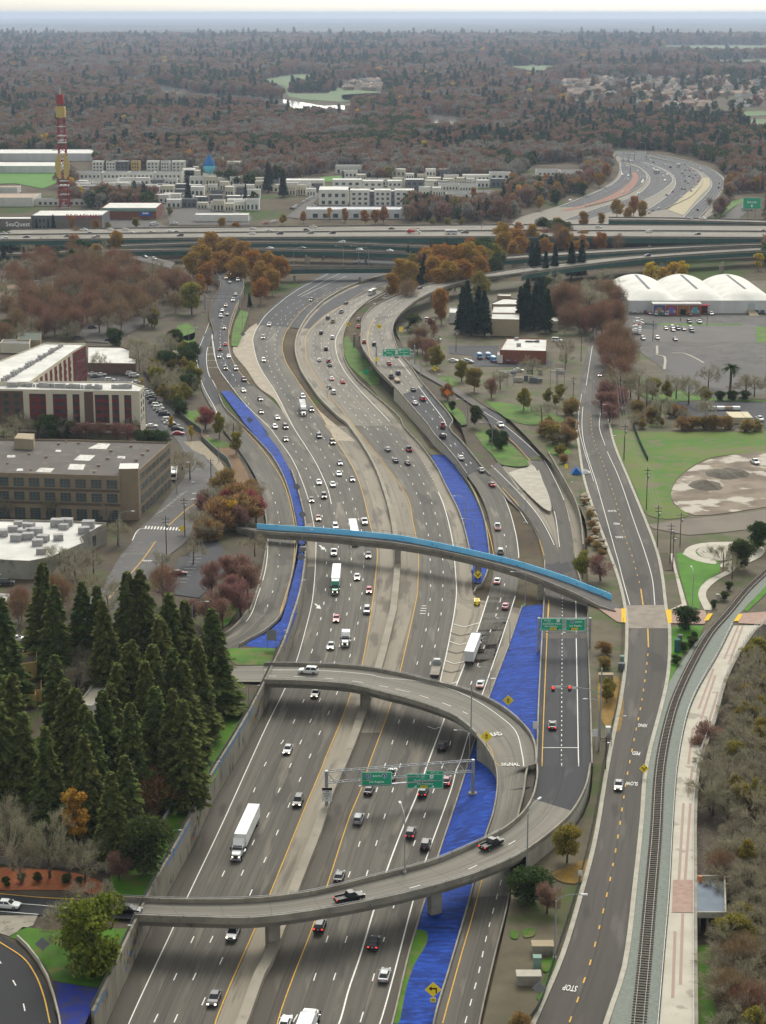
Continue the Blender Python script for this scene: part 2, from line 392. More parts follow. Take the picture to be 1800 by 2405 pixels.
road('SBsh','freeway_shoulder_pavement',M_SHD,*ribY(xSBR,lambda y:xSTL(y),YB,Yof(1700)),nl=1,z=-0.07)
yA=Yof(1180)
road('NB','freeway_road',M_ASP,*ribY(xNBL,xNBY,YB,yA),nl=5)
yD=Yof(762)
road('NB2','freeway_road',M_ASP,*ribY(xSEP,xNBY,yA,yD),nl=4)
road('NB3','freeway_road',M_DRK,*ribS("M5:540,475 M5:880,500 0;M5:610,375 M5:955,385 0;M5:850,190 M5:1110,268 0;M5:1080,65 M5:1345,148 0;B4:560,790 B4:880,850 0;B4:700,725 B4:1060,780 0"),nl=6,z=0.02)
road('NB3b','freeway_road',M_DRK,*ribS("M5:905,500 M5:950,502 0;M5:985,395 M5:1060,402 0;M5:1120,280 M5:1260,290 0;M5:1350,165 M5:1500,180 0;M5:1600,95 M5:1700,110 0"),nl=1,z=0.02)
road('SB','freeway_road',M_ASP,*ribY(xSBY,xSBR,YB,Yof(1610)),nl=5)
road('SBl','freeway_road',M_ASP,*ribY(xSBY,xGL,Yof(1610),Yof(1000)),nl=3)
road('SBk','freeway_road',M_CON,*ribY(xSBY,xGL,Yof(1000),Yof(672)),nl=4)
road('SBr','freeway_road',M_ASP,*ribY(xGR,xSBR,Yof(1610),Yof(1402)),nl=2)
BRL=W("M3 790,800 740,560 660,340 580,190 440,0 M5 470,1130 345,960 255,820 215,600 ")
RB3=ribS("M3:790,760 M3:1010,700 0;M3:720,500 M3:960,490 0;M3:640,300 M3:880,310 0;M3:560,160 M3:770,140 0;M3:440,0 M3:690,10 0;M5:480,1120 M5:690,1090 0;M5:350,960 M5:520,950 0;M5:245,815 M5:400,810 0;M5:195,640 M5:335,640 0;M5:205,520 M5:330,540 .3;M5:180,430 M5:355,440 .8;M5:190,330 M5:385,350 2;M5:225,250 M5:415,250 3.5;M5:260,180 M5:440,170 5;M5:250,110 M5:410,110 6;M5:215,60 M5:340,60 6.5;M5:160,30 M5:250,40 6.5")
road('BR','freeway_road',M_DRK,*RB3,nl=3,z=-0.03)
road('BRc','freeway_road',M_ASP,*ribS("M3:790,760 M3:1010,700 0;M3:720,500 M3:960,490 0;M3:640,300 M3:880,310 0;M3:560,160 M3:770,140 0;M3:440,0 M3:690,10 0;M5:480,1120 M5:690,1090 0;M5:350,960 M5:520,950 0"),nl=3,z=-0.01)
RLK=ribS("M5:205,480 M5:215,490 .3;M5:120,560 M5:190,560 .2;M5:70,680 M5:165,690 0;M5:80,830 M5:180,860 0;M5:120,990 M5:235,990 .3;M5:200,1140 M5:300,1130 .4;M3:150,40 M3:320,20 .5;M3:250,170 M3:440,140 .8;M3:350,320 M3:550,270 1.2;M3:430,480 M3:640,450 1.8;M3:470,680 M3:705,690 2.5;M3:485,880 M3:728,880 3.2;M3:455,1100 M3:710,1050 4;M3:420,1250 M3:680,1200 4.7;M3:350,1457 M3:610,1457 5.4;T4:270,130 T4:500,200 5.7;T4:190,230 T4:400,285 6;T4:90,310 T4:300,340 6;T4:-60,360 T4:120,440 6;P:380,1530 P:450,1570 6")
road('LK','ramp_road',M_ASP,*RLK,nl=2,z=-0.02)
road('LKd','ramp_road',M_DRK,*ribS("M5:205,480 M5:212,486 .3;M5:125,560 M5:185,560 .2;M5:75,680 M5:160,690 0;M5:85,830 M5:175,860 0;M5:135,980 M5:235,980 .3;M5:205,1110 M5:280,1075 .4"),nl=2,z=0.0)
RCX="T5:640,520 T5:870,520 0;T5:740,250 T5:960,230 0;T5:815,0 T5:1030,0 0;M4:690,1150 M4:895,1150 0;M4:700,980 M4:890,1000 0;M4:680,830 M4:865,830 0;M4:640,660 M4:800,610 .4;M4:580,520 M4:720,460 1;M4:500,400 M4:620,350 1.8;M4:420,285 M4:530,240 2.6;M4:330,175 M4:440,130 3.4;M4:240,80 M4:350,30 4.2;M6:440,1155 M6:620,1130 5;M6:330,1030 M6:500,980 5.6;M6:230,915 M6:390,850 6.2;M6:150,830 M6:310,730 6.6;M6:90,770 M6:250,660 7;M6:30,690 M6:205,560 7.4;M6:-30,590 M6:190,470 7.8;M6:-30,490 M6:215,400 8;M6:-20,400 M6:280,330 8.2;M6:60,310 M6:390,250 8.4;M6:230,225 M6:520,190 8.6;M6:400,165 M6:660,140 8.9;M6:640,105 M6:820,105 9.2;M6:860,75 M6:960,90 9.5;M6:1040,45 M6:1100,70 10;M6:1180,25 M6:1240,48 10.5"
RCL,RCR=ribS(RCX)
def part_of(L,R,y0,y1):
 k=[i for i,p in enumerate(L)if y0<=p.y<=y1];return L[k[0]:k[-1]+1],R[k[0]:k[-1]+1]
ROADS['CX']=Road(RCL,RCR,3)
ky=one("M4 560,390",1.8).y;k2=one("M6 290,950",6.0).y
struct('ramp_road',ribmb(*part_of(RCL,RCR,0,ky+8),2),M_ASP)
struct('ramp_road',ribmb(*part_of(RCL,RCR,ky,k2+6),3,z=0.015),M_DRK)
struct('ramp_road',ribmb(*part_of(RCL,RCR,k2,3000),3,z=0.03),M_CON)
RA="T3:165,0 T3:520,0 5.2;T5:1200,1180 T5:1615,1180 4.4;T5:1208,900 T5:1608,900 3.4;T5:1222,600 T5:1598,600 2.4;T5:1238,300 T5:1588,300 1.4;T5:1252,50 T5:1580,60 .8;M4:1090,1200 M4:1335,1120 .5;M4:1092,1060 M4:1322,1000 .4;"
LA,RAr=ribS(RA+"M4:1075,960 M4:1305,860 .4;M4:1030,840 M4:1285,740 .5;M4:940,700 M4:1235,560 .7;M4:860,600 M4:1180,400 1")
road('ONb','ramp_road',M_SHO,*ribS("M4:1090,1060 M4:1400,1060 .4;M4:1030,840 M4:1400,800 .4;M4:930,690 M4:1340,600 .4;M4:800,560 M4:1260,430 .8;M4:700,440 M4:1150,290 1.4;M4:620,360 M4:1060,210 1.9"),nl=3,z=-0.30)
road('ON','ramp_road',M_DRK,*ribS(RA),nl=2.4,z=0.0)
road('ONc','ramp_road',M_STR,*ribS("T5:1238,330 T5:1590,330 1.5;T5:1252,50 T5:1580,60 .8;M4:1090,1200 M4:1335,1120 .5"),nl=2.4,z=0.02)
road('ARML','ramp_road',M_STR,*ribS("M4:1092,1070 M4:1225,1090 .42;M4:1078,960 M4:1205,1000 .42;M4:1030,820 M4:1140,840 .5;M4:950,700 M4:1050,700 .6;M4:850,590 M4:940,575 .8;M4:720,440 M4:820,400 1.3;M4:640,360 M4:735,280 1.9"),nl=1,z=0.0)
road('ARMR','ramp_road',M_STR,*ribS("M4:1210,1085 M4:1322,1040 .42;M4:1195,860 M4:1305,860 .45;M4:1160,680 M4:1262,640 .6;M4:1100,490 M4:1190,420 .9;M4:990,285 M4:1095,262 1.5"),nl=1,z=0.01)
road('ARMd','ramp_road',M_DRK,*ribS("M4:980,275 M4:1110,262 1.5;M4:860,150 M4:950,130 2;M4:690,20 M4:790,-10 2.6;M6:870,1110 M6:1010,1100 2.8;M6:800,1040 M6:890,1040 3"),nl=1,z=0.02)
road('ARMe','ramp_road',M_ASP,*ribS("M6:800,1040 M6:895,1040 3;M6:640,930 M6:720,930 3.2;M6:500,850 M6:570,850 3.4;M6:380,780 M6:430,770 3.6;M6:300,700 M6:335,690 4"),nl=1,z=0.03)
def sheet(name,m,poly,z=None,kind='structure',lift=0.0):
 P=poly if z is None else[Vector((p.x,p.y,z))for p in poly]
 P=[Vector((p.x,p.y,p.z+lift))for p in P]
 t=tessellate_polygon([P]);mb=MB()
 F=[]
 for a,b,c in t:
  n=(P[b]-P[a]).cross(P[c]-P[a]);F.append((a,b,c)if n.z>0 else(a,c,b))
 mb.add(P,F)
 return struct(name,mb,m,kind)
def smooth_poly(P,n=5):
 Q=crv(P+[P[0]],n=n);return Q[:-1]
sheet('island_pavement',M_PALE,smooth_poly(W("M4 740,285 980,285 1090,460 1140,600 1135,665 1080,640 900,470",1.2)),lift=0.1)
P_=lambda s,z=0.0:W(s,z)
sheet('blue_ground',M_BLUE,P_("M4 205,225 325,225 430,370 540,550 620,720 650,900 662,1050 640,1150 600,1220 540,1220 525,1100 495,940 430,690 330,470 270,340"),lift=-0.04)
BL1=P_("M5 262,990@.3 330,985@.3 470,1110@.4 640,1325@.5 M3 445,10@.6 580,180@.9 665,340@1.3 735,530@2 778,700@2.6 785,880@3.3 775,1050@4 745,1250@4.8 715,1457@5.5 T4 660,120@5.7 570,360@6 530,405@6 380,400@6 245,385@6 300,345@6 420,285@6 530,190@5.8 M3 620,1457@5.5 690,1200@4.7 735,1020@4 735,880@3.3 715,690@2.6 650,450@1.9 560,270@1.3 450,135@.8 330,0@.5")
sheet('blue_ground',M_BLUE,BL1,lift=-0.05)
sheet('grass',M_GRASS,P_("M5 340,1000 380,1040 500,1160 640,1325 M3 500,70 470,60 M5 560,1300 440,1150"),'x' and None,'stuff',lift=0.05)
sheet('grass',M_GRASS,smooth_poly(P_("T2 890,1665 1000,1200 1040,1060 1110,1070 1110,1150 1040,1270 990,1400 960,1530 930,1665"),3),None,'stuff',lift=0.03)
sheet('grass',M_GRASS,smooth_poly(P_("T2 1180,600 1300,240 1375,0 1395,0 1360,130 1310,250 1270,400 1220,570"),3),None,'stuff',lift=0.03)
sheet('grass',M_GRASS,smooth_poly(P_("T5 810,830 980,380 1090,50 1110,60 1070,200 1000,400 1010,500 930,600 890,720 850,850"),3),None,'stuff',lift=0.03)
sheet('grass',M_GRASS,P_("M5 1220,580 1250,560 1300,640 1400,760 1500,880 1500,940 1425,945 1330,860 1260,790 1215,690"),None,'stuff',lift=0.06)
sheet('embankment_ground',mat('mossy slope concrete',(0.115,0.10,0.06),(0.09,0.095,0.04),0.2),P_("M5 1415,945 1510,945 1656,1090 M4 200,180 310,225 205,225 120,130 0,0 M5 1650,1240"),None,lift=0.05)
sheet('grass',M_GRASS,P_("M5 415,360@1 480,380@1 450,470@.6 430,550@.4 395,640@.2 345,640@.1 345,560@.3 370,460@.8"),None,'stuff',lift=0.1)
# terrain left and right of the trench
RLKL=RLK[0]
M_SOIL=mat('leaf littered soil',(0.075,0.055,0.034),(0.052,0.042,0.028),0.12,c=(0.060,0.072,0.020),cscale=0.09,clo=0.54,chi=0.64)
Y1=one("T4 150,330",6).y
xLK=byY([p for p in RLKL if p.y>Y1+2])
zLK=lambda y:min(RLKL,key=lambda p:abs(p.y-y)).z
def terrain(rows,m,name='terrain',kind='structure'):
 mb=MB();n=len(rows[0])
 for r in rows:mb.v.extend([tuple(p)for p in r]);
 for i in range(len(rows)-1):
  for k in range(n-1):
   a=i*n+k;q=[a,a+1,a+n+1,a+n]
   A,B,C=(Vector(mb.v[j])for j in q[:3])
   if(B-A).cross(C-A).z<0:q=q[::-1]
   mb.f.append(q);mb.m.append(0);mb.uv.extend([(0,0)]*4)
 return struct(name,mb,m,kind)
rows=[]
Y=YB
while Y<1340:
 if Y<Y1:xb,zb=xWALL(Y)-0.1,5.9
 elif Y<xLK.y1:xb,zb=xLK(Y)-0.3,max(zLK(Y)-0.35,-0.3)
 else:xb,zb=xLK(xLK.y1)-3,-0.3
 zi=max(zl(Y)-0.1,-0.3);xm=-0.30*Y-60
 rows.append([Vector((xb,Y,zb)),Vector((xb-7,Y,zb+(zi-zb)*0.8)),Vector((xb-16,Y,zi)),Vector((xb*.5+xm*.5,Y,zi)),Vector((xm,Y,zi))])
 Y+=8
terrain(rows,M_SOIL)
RB=W("P 1120,2460 T2 1475,1665 1656,860 P 1203,2065 T3 60,640 280,520 430,380 510,220 530,60 T5 1632,1180 1622,900 1610,600 1602,300 1596,60 M4 1425,1000 1408,740 1305,530 1228,385 1117,262 M6 1015,1105 890,1038 722,930 572,850 430,770 335,690 265,590 215,450 290,330",zr)
xRB=byY(RB)
PROMR=W("P 1632,2460 T3 1192,1665 1188,1100 1188,700 1190,300 1215,0 T6 1250,1290 1330,1000 1430,790 1560,600 1620,550 1800,420",zr)
xPR=byY(PROMR)
rows=[]
Y=YB
while Y<1260:
 z=zr(Y);xb=xRB(Y)
 xe=xPR(Y)if Y<xPR.y1 else max(xPR(xPR.y1),0)+(Y-xPR.y1)*3
 xe=min(xe,0.30*Y+60)
 rows.append([Vector((xb,Y,z-0.12))]+[Vector((xb+(xe-xb)*t,Y,z-0.12))for t in(0.25,0.5,0.75,1.0)])
 Y+=8
terrain(rows,mat('tan bare soil',(0.118,0.100,0.063),(0.080,0.068,0.042),0.14,c=(0.065,0.085,0.022),cscale=0.08,clo=0.52,chi=0.62))
# walls, barriers
def along(mb,P,w,z0,h,mi=0,side=0.0):
 """a wall of width w along P; z0(p), h(p) give its foot and height; side shifts it sideways in widths"""
 n=len(P);V=[]
 fz=z0 if callable(z0)else(lambda p:p.z+z0);fh=h if callable(h)else(lambda p:h);fw=w if callable(w)else(lambda p:w)
 for i,p in enumerate(P):
  d=P[min(i+1,n-1)]-P[max(i-1,0)];s=Vector((d.y,-d.x,0)).normalized();ww=fw(p)
  a,b=p+s*ww*(side-0.5),p+s*ww*(side+0.5);z=fz(p);t=z+fh(p)if not callable(h)else h(p)
  V+=[(a.x,a.y,z),(a.x,a.y,t),(b.x,b.y,t),(b.x,b.y,z)]
 F=[]
 for i in range(n-1):
  a=i*4;b=a+4
  F+=[(a,a+1,b+1,b),(a+1,a+2,b+2,b+1),(a+2,a+3,b+3,b+2)]
 F+=[(3,2,1,0),(n*4-4,n*4-3,n*4-2,n*4-1)]
 return mb.add(V,[f[::-1]for f in F],mi)
def barrier(label,P,h=0.85,w=0.35,m=None,cat='barrier',name='concrete_barrier',z0=-0.1,side=0.0):
 return tag(along(MB(),P,w,z0,(lambda p:p.z+h),side=side).build(name,m or M_CONC),label,cat)
def off(P,d):
 out=[]
 for i,p in enumerate(P):
  t=P[min(i+1,len(P)-1)]-P[max(i-1,0)];s=Vector((t.y,-t.x,0)).normalized();out.append(p+s*d)
 return out
mbl=crv(MBL,5)
mw=lambda p:2.0-1.2*clamp((p.y-Yof(1330))/(Yof(1100)-Yof(1330)))
MED=thing('median_barrier','long low concrete wall dividing the two directions of the freeway','barrier')
along(MB(),mbl,mw,-0.15,(lambda p:1.15),side=0.5).build('wall',mat('median concrete',(.30,.272,.215),(.235,.21,.165),.15,c=(.16,.14,.105),cscale=.5,clo=.6,chi=.8),MED)
wl=[p for p in crv(WALL,5)if p.y<Yof(1105)]
wt=lambda p:(6.95 if p.y<Y1-6 else zLK(p.y)+0.8)
RW=thing('retaining_wall','tall stained concrete retaining wall with blue stripe along the left freeway edge','wall')
along(MB(),wl,0.5,-0.2,wt,side=-0.5).build('wall',M_WALL,RW)
M_STRIPE=mat('faded blue paint stripe',(0.035,0.16,0.42),(0.07,0.2,0.4),1.0)
def stripe(y0,y1):
 P=[p for p in wl if min(y0,y1)<=p.y<=max(y0,y1)]
 if len(P)>1:along(MB(),off(P,0.012),0.02,(lambda p:wt(p)-1.0),(lambda p:wt(p)-0.45),side=0.0).build('painted_stripe',M_STRIPE,RW)
for a,b in((2405,2310),(2295,2265),(2090,2060),(2050,1930),(1835,1780),(1790,1660)):
 stripe(Yof(a,6),Yof(b,6))
PATCH=[mat('wall paint '+n,c,rough=0.8)for n,c in(('yellow',(0.55,0.42,0.03)),('violet',(0.16,0.05,0.2)),('blue',(0.04,0.14,0.45)),('orange',(0.55,0.2,0.04)),('green',(0.14,0.3,0.05)))]
rnd=random.Random(3)
for ya,yb in((Yof(1965,3),Yof(1895,3)),(Yof(2260,3),Yof(2205,3)),(Yof(1680,3),Yof(1655,3))):
 mb=MB();P=off([p for p in wl if ya-4<=p.y<=yb+4],0.0)
 L=max((P[-1]-P[0]).length,6);d=(P[-1]-P[0]).normalized();nn=Vector((d.y,-d.x,0))
 for k in range(30):
  t=k/30*L;z=1.6+2.6*(k/30)+rnd.uniform(-.9,.9);hgt=rnd.uniform(.5,1.3);wd=rnd.uniform(.5,1.0)
  q=P[0]+d*t+nn*(0.03+0.004*k*.2)
  mb.add([q+Vector((0,0,z)),q+d*wd+Vector((0,0,z+.3)),q+d*wd+Vector((0,0,z+hgt)),q+Vector((0,0,z+hgt-.25))],[(0,1,2,3),(3,2,1,0)],rnd.randrange(5))
 mb.build('painted_mural',PATCH,RW)
FE=thing('chain_link_fence','dark chain link fence on top of the left retaining wall beside the grass','fence')
fp=[p for p in wl if p.y<Yof(1500,6)]
def fence_mb(P,h,zf,mi=0,gap=2.5):
 mb=MB();acc=0
 for i,p in enumerate(P):
  if i:acc+=(p-P[i-1]).length
  if i==0 or acc>=gap:mb.box((p.x,p.y,zf(p)+h/2),(.08,.08,h));acc=0
 return mb
fq=off(fp,-0.6)
for hh in(0.25,0.6,0.95,1.3,1.65):
 pass
along(MB(),fq,0.04,(lambda p:wt(p)-.9),(lambda p:wt(p)+.75)).build('mesh_panel',mat('fence mesh',(0.05,0.055,0.05),(0.09,0.1,0.08),1.5),FE)
barrier('low dirty concrete wall on the right edge of the blue strip by the on-ramp',[p for p in[p.copy()for p in ROADS['ON'].L[::4]]],.8)
barrier('kerb-like concrete wall between the southbound lanes and the long blue strip',[p for p in crv(STL,5)if p.y<Yof(1420)],.35,.3)
barrier('curved concrete barrier along the outer edge of the southbound freeway lanes',[p for p in crv(SBB,5)if p.y>Yof(1345)],.85)
barrier('curved barrier between the blue strip and the two exit lanes',[p for p in crv(W("M4 540,1310 560,1270 600,1250 655,1110 660,980 620,730 560,570 500,450 430,360 330,215 180,20 M5 1656,1090"),5)],.85)
lk0,lk1=RLK
barrier('outer concrete parapet of the curving left off-ramp beside the bare trees',[p for p in lk0 if Yof(1500,6)<p.y<Yof(1180,2)],1.0,.35,side=-.6)
barrier('dark low wall along the left off-ramp beside the mulch bed',[p for p in lk0 if Yof(1180,2)<=p.y<Yof(960)],.6,.3,mat('dark stained concrete',(.09,.08,.065),(.14,.125,.1),.4),side=-.6)
barrier('concrete barrier between the left off-ramp and its narrow blue strip',[p for p in lk1 if Yof(1520,6)<p.y<Yof(930)],.8,.3,side=.6)
def skirts(P,label,zf=-0.3,m=None,name='embankment_wall'):
 mb=MB();V=[]
 for p in P:V+=[(p.x,p.y,p.z-0.03),(p.x,p.y,min(p.z-0.04,zf(p)if callable(zf)else zf))]
 F=[]
 for i in range(len(P)-1):F+=[(2*i,2*i+1,2*i+3,2*i+2),(2*i+2,2*i+3,2*i+1,2*i)]
 return tag(mb.add(V,F[::2]).build(name,m or M_CONC),label,'wall')
bl_,br_=RB3
skirts([p for p in bl_ if p.z>0.2],'raised concrete side of the branch roadway beside golden trees')
skirts([p for p in br_ if p.z>0.2],'raised concrete side of the branch roadway facing the main lanes')
barrier('brown edged parapet on the left of the branch roadway below the golden trees',[p for p in bl_ if p.z>0.2],.8,.4,mat('rust brown rail',(.16,.09,.05)),side=-.5)
barrier('dark parapet on the right of the branch roadway curving below the golden trees',[p for p in br_ if p.z>0.2],.8,.3,side=.5)
kA,kB=one("M4 560,390",1.8).y,one("M6 590,170",8.6).y
cxl=[p for p in RCL if p.y>kA];cxr=[p for p in RCR if p.y>kA]
skirts([p for p in cxl if p.y<one("M6 190,880",6.4).y],'tall pale abutment wall on the left of the climbing exit roadway',m=M_PALE)
skirts([p for p in cxr if p.y<one("M6 500,980",5.6).y],'low wall on the right of the climbing exit roadway')
CX=thing('viaduct','curving concrete exit viaduct that carries the gantry with two green signs','viaduct')
lo=[i for i,p in enumerate(RCL)if p.y>=one("M6 190,880",6.4).y]
mbv=MB();
for edge,sg in((RCL,-1),(RCR,1)):
 pass
def deck_mb(L,R,depth,inset=0.0):
 """closed slab below a road ribbon"""
 mb=MB();n=len(L);V=[]
 for i in range(n):
  a,b=L[i],R[i];d=depth(i)if callable(depth)else depth;e=(b-a).normalized()*inset
  V+=[a-Vector((0,0,.02)),b-Vector((0,0,.02)),b-e-Vector((0,0,d)),a+e-Vector((0,0,d))]
 F=[]
 for i in range(n-1):
  k=i*4
  for j in range(4):F.append((k+j,k+(j+1)%4,k+4+(j+1)%4,k+4+j))
 F+=[(0,3,2,1),(n*4-4,n*4-3,n*4-2,n*4-1)]
 nrm=(V[1]-V[0]).cross(V[4]-V[0])
 if nrm.z>0:F=[f for f in F]
 else:F=[f[::-1]for f in F]
 return mb.add(V,F)
M_GIRD=mat('concrete girder',(0.22,0.205,0.165),(0.17,0.155,0.125),0.3,c=(0.1,.09,.07),cscale=.8,clo=.6,chi=.75)
M_GREEN=mat('green painted steel',(0.006,0.062,0.046),(0.010,0.078,0.060),0.2,rough=0.5,c=(0.03,0.045,0.03),cscale=.6,clo=.62,chi=.75)
deck_mb([RCL[i]for i in lo],[RCR[i]for i in lo],lambda i:1.7,0.6).build('girder',M_GIRD,CX)
along(MB(),[p for p in cxl],.35,-.05,lambda p:p.z+.85,side=-.5).build('parapet',M_CONC,CX)
along(MB(),[p for p in cxr],.35,-.05,lambda p:p.z+.85,side=.5).build('parapet',M_CONC,CX)
def pier(parent,p,w,d,ztop,z0=-.3,rz=0,m=None,taper=1.0,name='pier'):
 return MB().box((p.x,p.y,(ztop+z0)/2),(w,d,ztop-z0),rz=rz,taper=taper).build(name,m or M_CONC,parent)
for s in("M5 1358,730","M5 1432,830","M5 1300,640","M6 470,260","M6 640,190"):pier(CX,one(s,0),1.2,1.2,6.5)
# bridges over the freeway
def bridge(name,label,L,R,depth,barrier_h=.85,m_road=None,nl=2,m_g=None,parap=(1,1),inset=1.2,rail=True,group=None,slab=.5,m_par=None):
 T=thing(name,label,'bridge',group=group)
 rb=ribmb(L,R,nl);rb.build('deck',m_road or M_DECK,T)
 deck_mb(L,R,slab,0.0).build('slab',M_CONC,T)
 A=[a+(b-a).normalized()*inset-Vector((0,0,slab-.06))for a,b in zip(L,R)];B=[b-(b-a).normalized()*inset-Vector((0,0,slab-.06))for a,b in zip(L,R)]
 deck_mb(A,B,(lambda i:(depth(i)if callable(depth)else depth)-slab+.06)).build('girder',m_g or M_GIRD,T)
 for E,sg,on in((L,-.6,parap[0]),(R,.6,parap[1])):
  if on:
   par=along(MB(),E,.3,-.3,(lambda p:p.z+barrier_h*on),side=sg).build('parapet',m_par or M_CONC,T)
   if rail:
    mb=MB();Q=off(E,.3*sg);mb.tube([q+Vector((0,0,barrier_h*on+.28))for q in Q],.07,5)
    acc=99
    for i,q in enumerate(Q):
     if i:acc+=(q-Q[i-1]).length
     if acc>3.2:mb.box((q.x,q.y,q.z+barrier_h*on+.14),(.12,.12,.28));acc=0
    mb.build('railing',M_STEEL,par)
 return T
R9="T1:-200,955 T1:-200,800 5.97;T1:0,960 T1:0,820 6;T1:250,966 T1:250,840 6.05;T1:540,975 T1:520,852 6.2;T1:870,988 T1:800,866 6.6;T1:1300,1003 T1:1220,882 7;T2:0,1006 T2:0,874 7;T2:430,952 T2:360,830 7;T2:900,862 T2:740,738 7;T2:1350,742 T2:1120,638 7;T3:-20,632 T2:1400,524 7;T3:100,566 T2:1580,436 7;T3:280,432 T3:60,330 6.8;T3:400,314 T3:130,226 6.4;T3:490,152 T3:165,86 5.8;T3:522,0 T3:165,0 5.2"
l9,r9=ribS(R9)
ROADS['R9']=Road(l9,r9,2)
kx=[i for i,p in enumerate(l9)if one("T1 870,988",6.6).x<=p.x]
i0,i1=kx[0],len(l9)
yy=one("T3 110,560",7)
i2=min(range(i1),key=lambda i:(l9[i]-yy).length)
struct('street_road',ribmb(l9[:i0+1],r9[:i0+1],2),M_DRK)
LOWB=bridge('ramp_bridge','lower curving ramp bridge with two black pickup trucks crossing the freeway',l9[i0:i2+1],r9[i0:i2+1],1.9)
for s in("T2 112,1165","T2 1163,955"):
 p=one(s,0.3);pier(LOWB,p+Vector((0,1,0)),2.4,1.6,5.4,rz=.5)
tag(barrier('curved parapet on the outside of the lower ramp where it bends up to the meter',l9[i2:],.9,.35,side=-.6),group=None)
barrier('curved parapet on the inside of the lower ramp bend, beside the concrete loop',r9[i2:],.9,.35,side=.6)
struct('ramp_road',ribmb(l9[i2:],r9[i2:],2),M_DECK)
i3=min(range(len(l9)),key=lambda i:(l9[i]-one('T3 420,290',6.4)).length);struct('ramp_road',ribmb(l9[i3:],r9[i3:],2,z=.03),M_DRK)
skirts(l9[i2:],'outer wall of the bending lower ramp above the tan dirt',m=M_PALE)
skirts(r9[i2:],'inner wall of the bending lower ramp')
onL,onR=ROADS['ON'].L,ROADS['ON'].R
skirts(onL,'wall under the left side of the metered on-ramp');skirts(onR,'wall under the right side of the metered on-ramp')
barrier('right parapet of the dark metered on-ramp beside the tan dirt',onR,.9,.35,side=-.6 if onR[-1].y<onR[0].y else .6)
RRW=[p for p in crv(W("M4 1390,1010 1370,800 1330,660 1280,560 1225,460 1120,275",.4),5)]
rw2=tag(along(MB(),RRW,.4,-.2,lambda p:zr(p.y)+.75).build('retaining_wall',M_WALL),'curved retaining wall with faded stripe below the boulders and bushes on the right','wall')
R8="P:1022,2460 P:1118,2460 0;T2:1165,1665 T2:1450,1665 0;T2:1270,1300 T2:1545,1250 0;T2:1400,850 T2:1640,840 .2;T2:1450,650 T3:0,500 .9;T2:1492,480 T3:40,330 2;T2:1550,300 T3:75,190 3.2;T2:1575,120 T3:105,20 4.3;T5:880,1325 T5:1180,1325 5.2;T5:810,1190 T5:1150,1110 6;T5:700,1060 T5:1010,950 6.7;T5:560,950 T5:830,830 7;T5:380,875 T5:600,735 7;T5:150,803 T5:310,665 7;T4:1400,786 T4:1490,628 7;T4:1100,712 T4:1180,572 7;T4:800,682 T4:840,548 7;T4:400,668 T4:400,541 6.6;T4:150,667 T4:150,545 6.2;T4:-100,667 T4:-100,550 6"
l8,r8=ribS(R8)
ROADS['R8']=Road(l8,r8,2)
j0=min(range(len(l8)),key=lambda i:(l8[i]-one("T2 1400,850",.2)).length)
j1=min(range(len(l8)),key=lambda i:(l8[i]-one("T5 720,1085",6.7)).length)
j2=min(range(len(l8)),key=lambda i:(l8[i]-one("T4 400,668",6.6)).length)
struct('ramp_road',ribmb(l8[:j0+1],r8[:j0+1],2,z=.01),M_ASP)
struct('ramp_road',ribmb(l8[j0:j1+1],r8[j0:j1+1],2,z=.015),M_DECK)
skirts(l8[j0:j1+1],'inner wall of the rising exit loop beside the blue strip');skirts(r8[j0:j1+1],'outer wall of the rising exit loop')
barrier('curb-like parapet on the blue side of the exit ramp',l8[:j1+1],.6,.3,side=-.6)
barrier('outer parapet of the exit loop curving round the warning sign',r8[j0+8:j1+1],.9,.4,side=.6)
barrier('low barrier and dark fence on the right of the exit ramp below the dirt slope',r8[:j0+1],.9,.3,M_CONC,side=.6)
def bank():
 e8=sorted([(p.y,p.x,p.z)for p in l8[:j1]]);eo=sorted([(p.y,p.x,p.z)for p in onL])
 def at(E,y):
  for a,b in zip(E[:-1],E[1:]):
   if a[0]<=y<=b[0]:
    t=(y-a[0])/max(b[0]-a[0],1e-6);return a[1]+(b[1]-a[1])*t,a[2]+(b[2]-a[2])*t
  return(E[0]if y<E[0][0]else E[-1])[1:]
 ysw=onL[-1].y if onL[-1].y<onL[0].y else onL[0].y
 ysw=one('T5 1195,1130',4.2).y;y=YB;rws=[]
 yend=one('T5 1245,50',.8).y
 while y<yend:
  x,z=at(e8,y)if y<one('T2 1565,150',4).y else at(eo,y)
  if y>=one('T2 1565,150',4).y and y<ysw:z=3.6
  xl=xSTL(y);z=min(z,5.4)
  rws.append([Vector((xl,y,0.02)),Vector((xl+(x-xl)*.35,y,z*.5)),Vector((xl+(x-xl)*.7,y,z*.9-.1)),Vector((x+.1,y,z-.12))]);y+=4
 return rws
BANK=bank();terrain(BANK,M_BLUE,'blue_ground')
BANKB=BVHTree.FromPolygons([tuple(p)for r in BANK for p in r],[(i*4+k,i*4+k+1,i*4+k+5,i*4+k+4)for i in range(len(BANK)-1)for k in range(3)])
road('GAP','shoulder_pavement',M_SHD,*ribS('T3:42,320 T3:58,328 2.0;T3:75,190 T3:125,215 3.1;T3:105,20 T3:162,60 4.2;T5:1180,1325 T5:1218,1325 4.9;T5:1152,1180 T5:1203,1180 4.2;T5:1140,1080 T5:1203,1060 3.8'),nl=.5,z=-.1)
UPB=bridge('ramp_bridge','upper curving ramp bridge with a white car crossing above the freeway',l8[j1:j2+1],r8[j1:j2+1],1.9)
struct('street_road',ribmb(l8[j2:],r8[j2:],2),M_DECK)
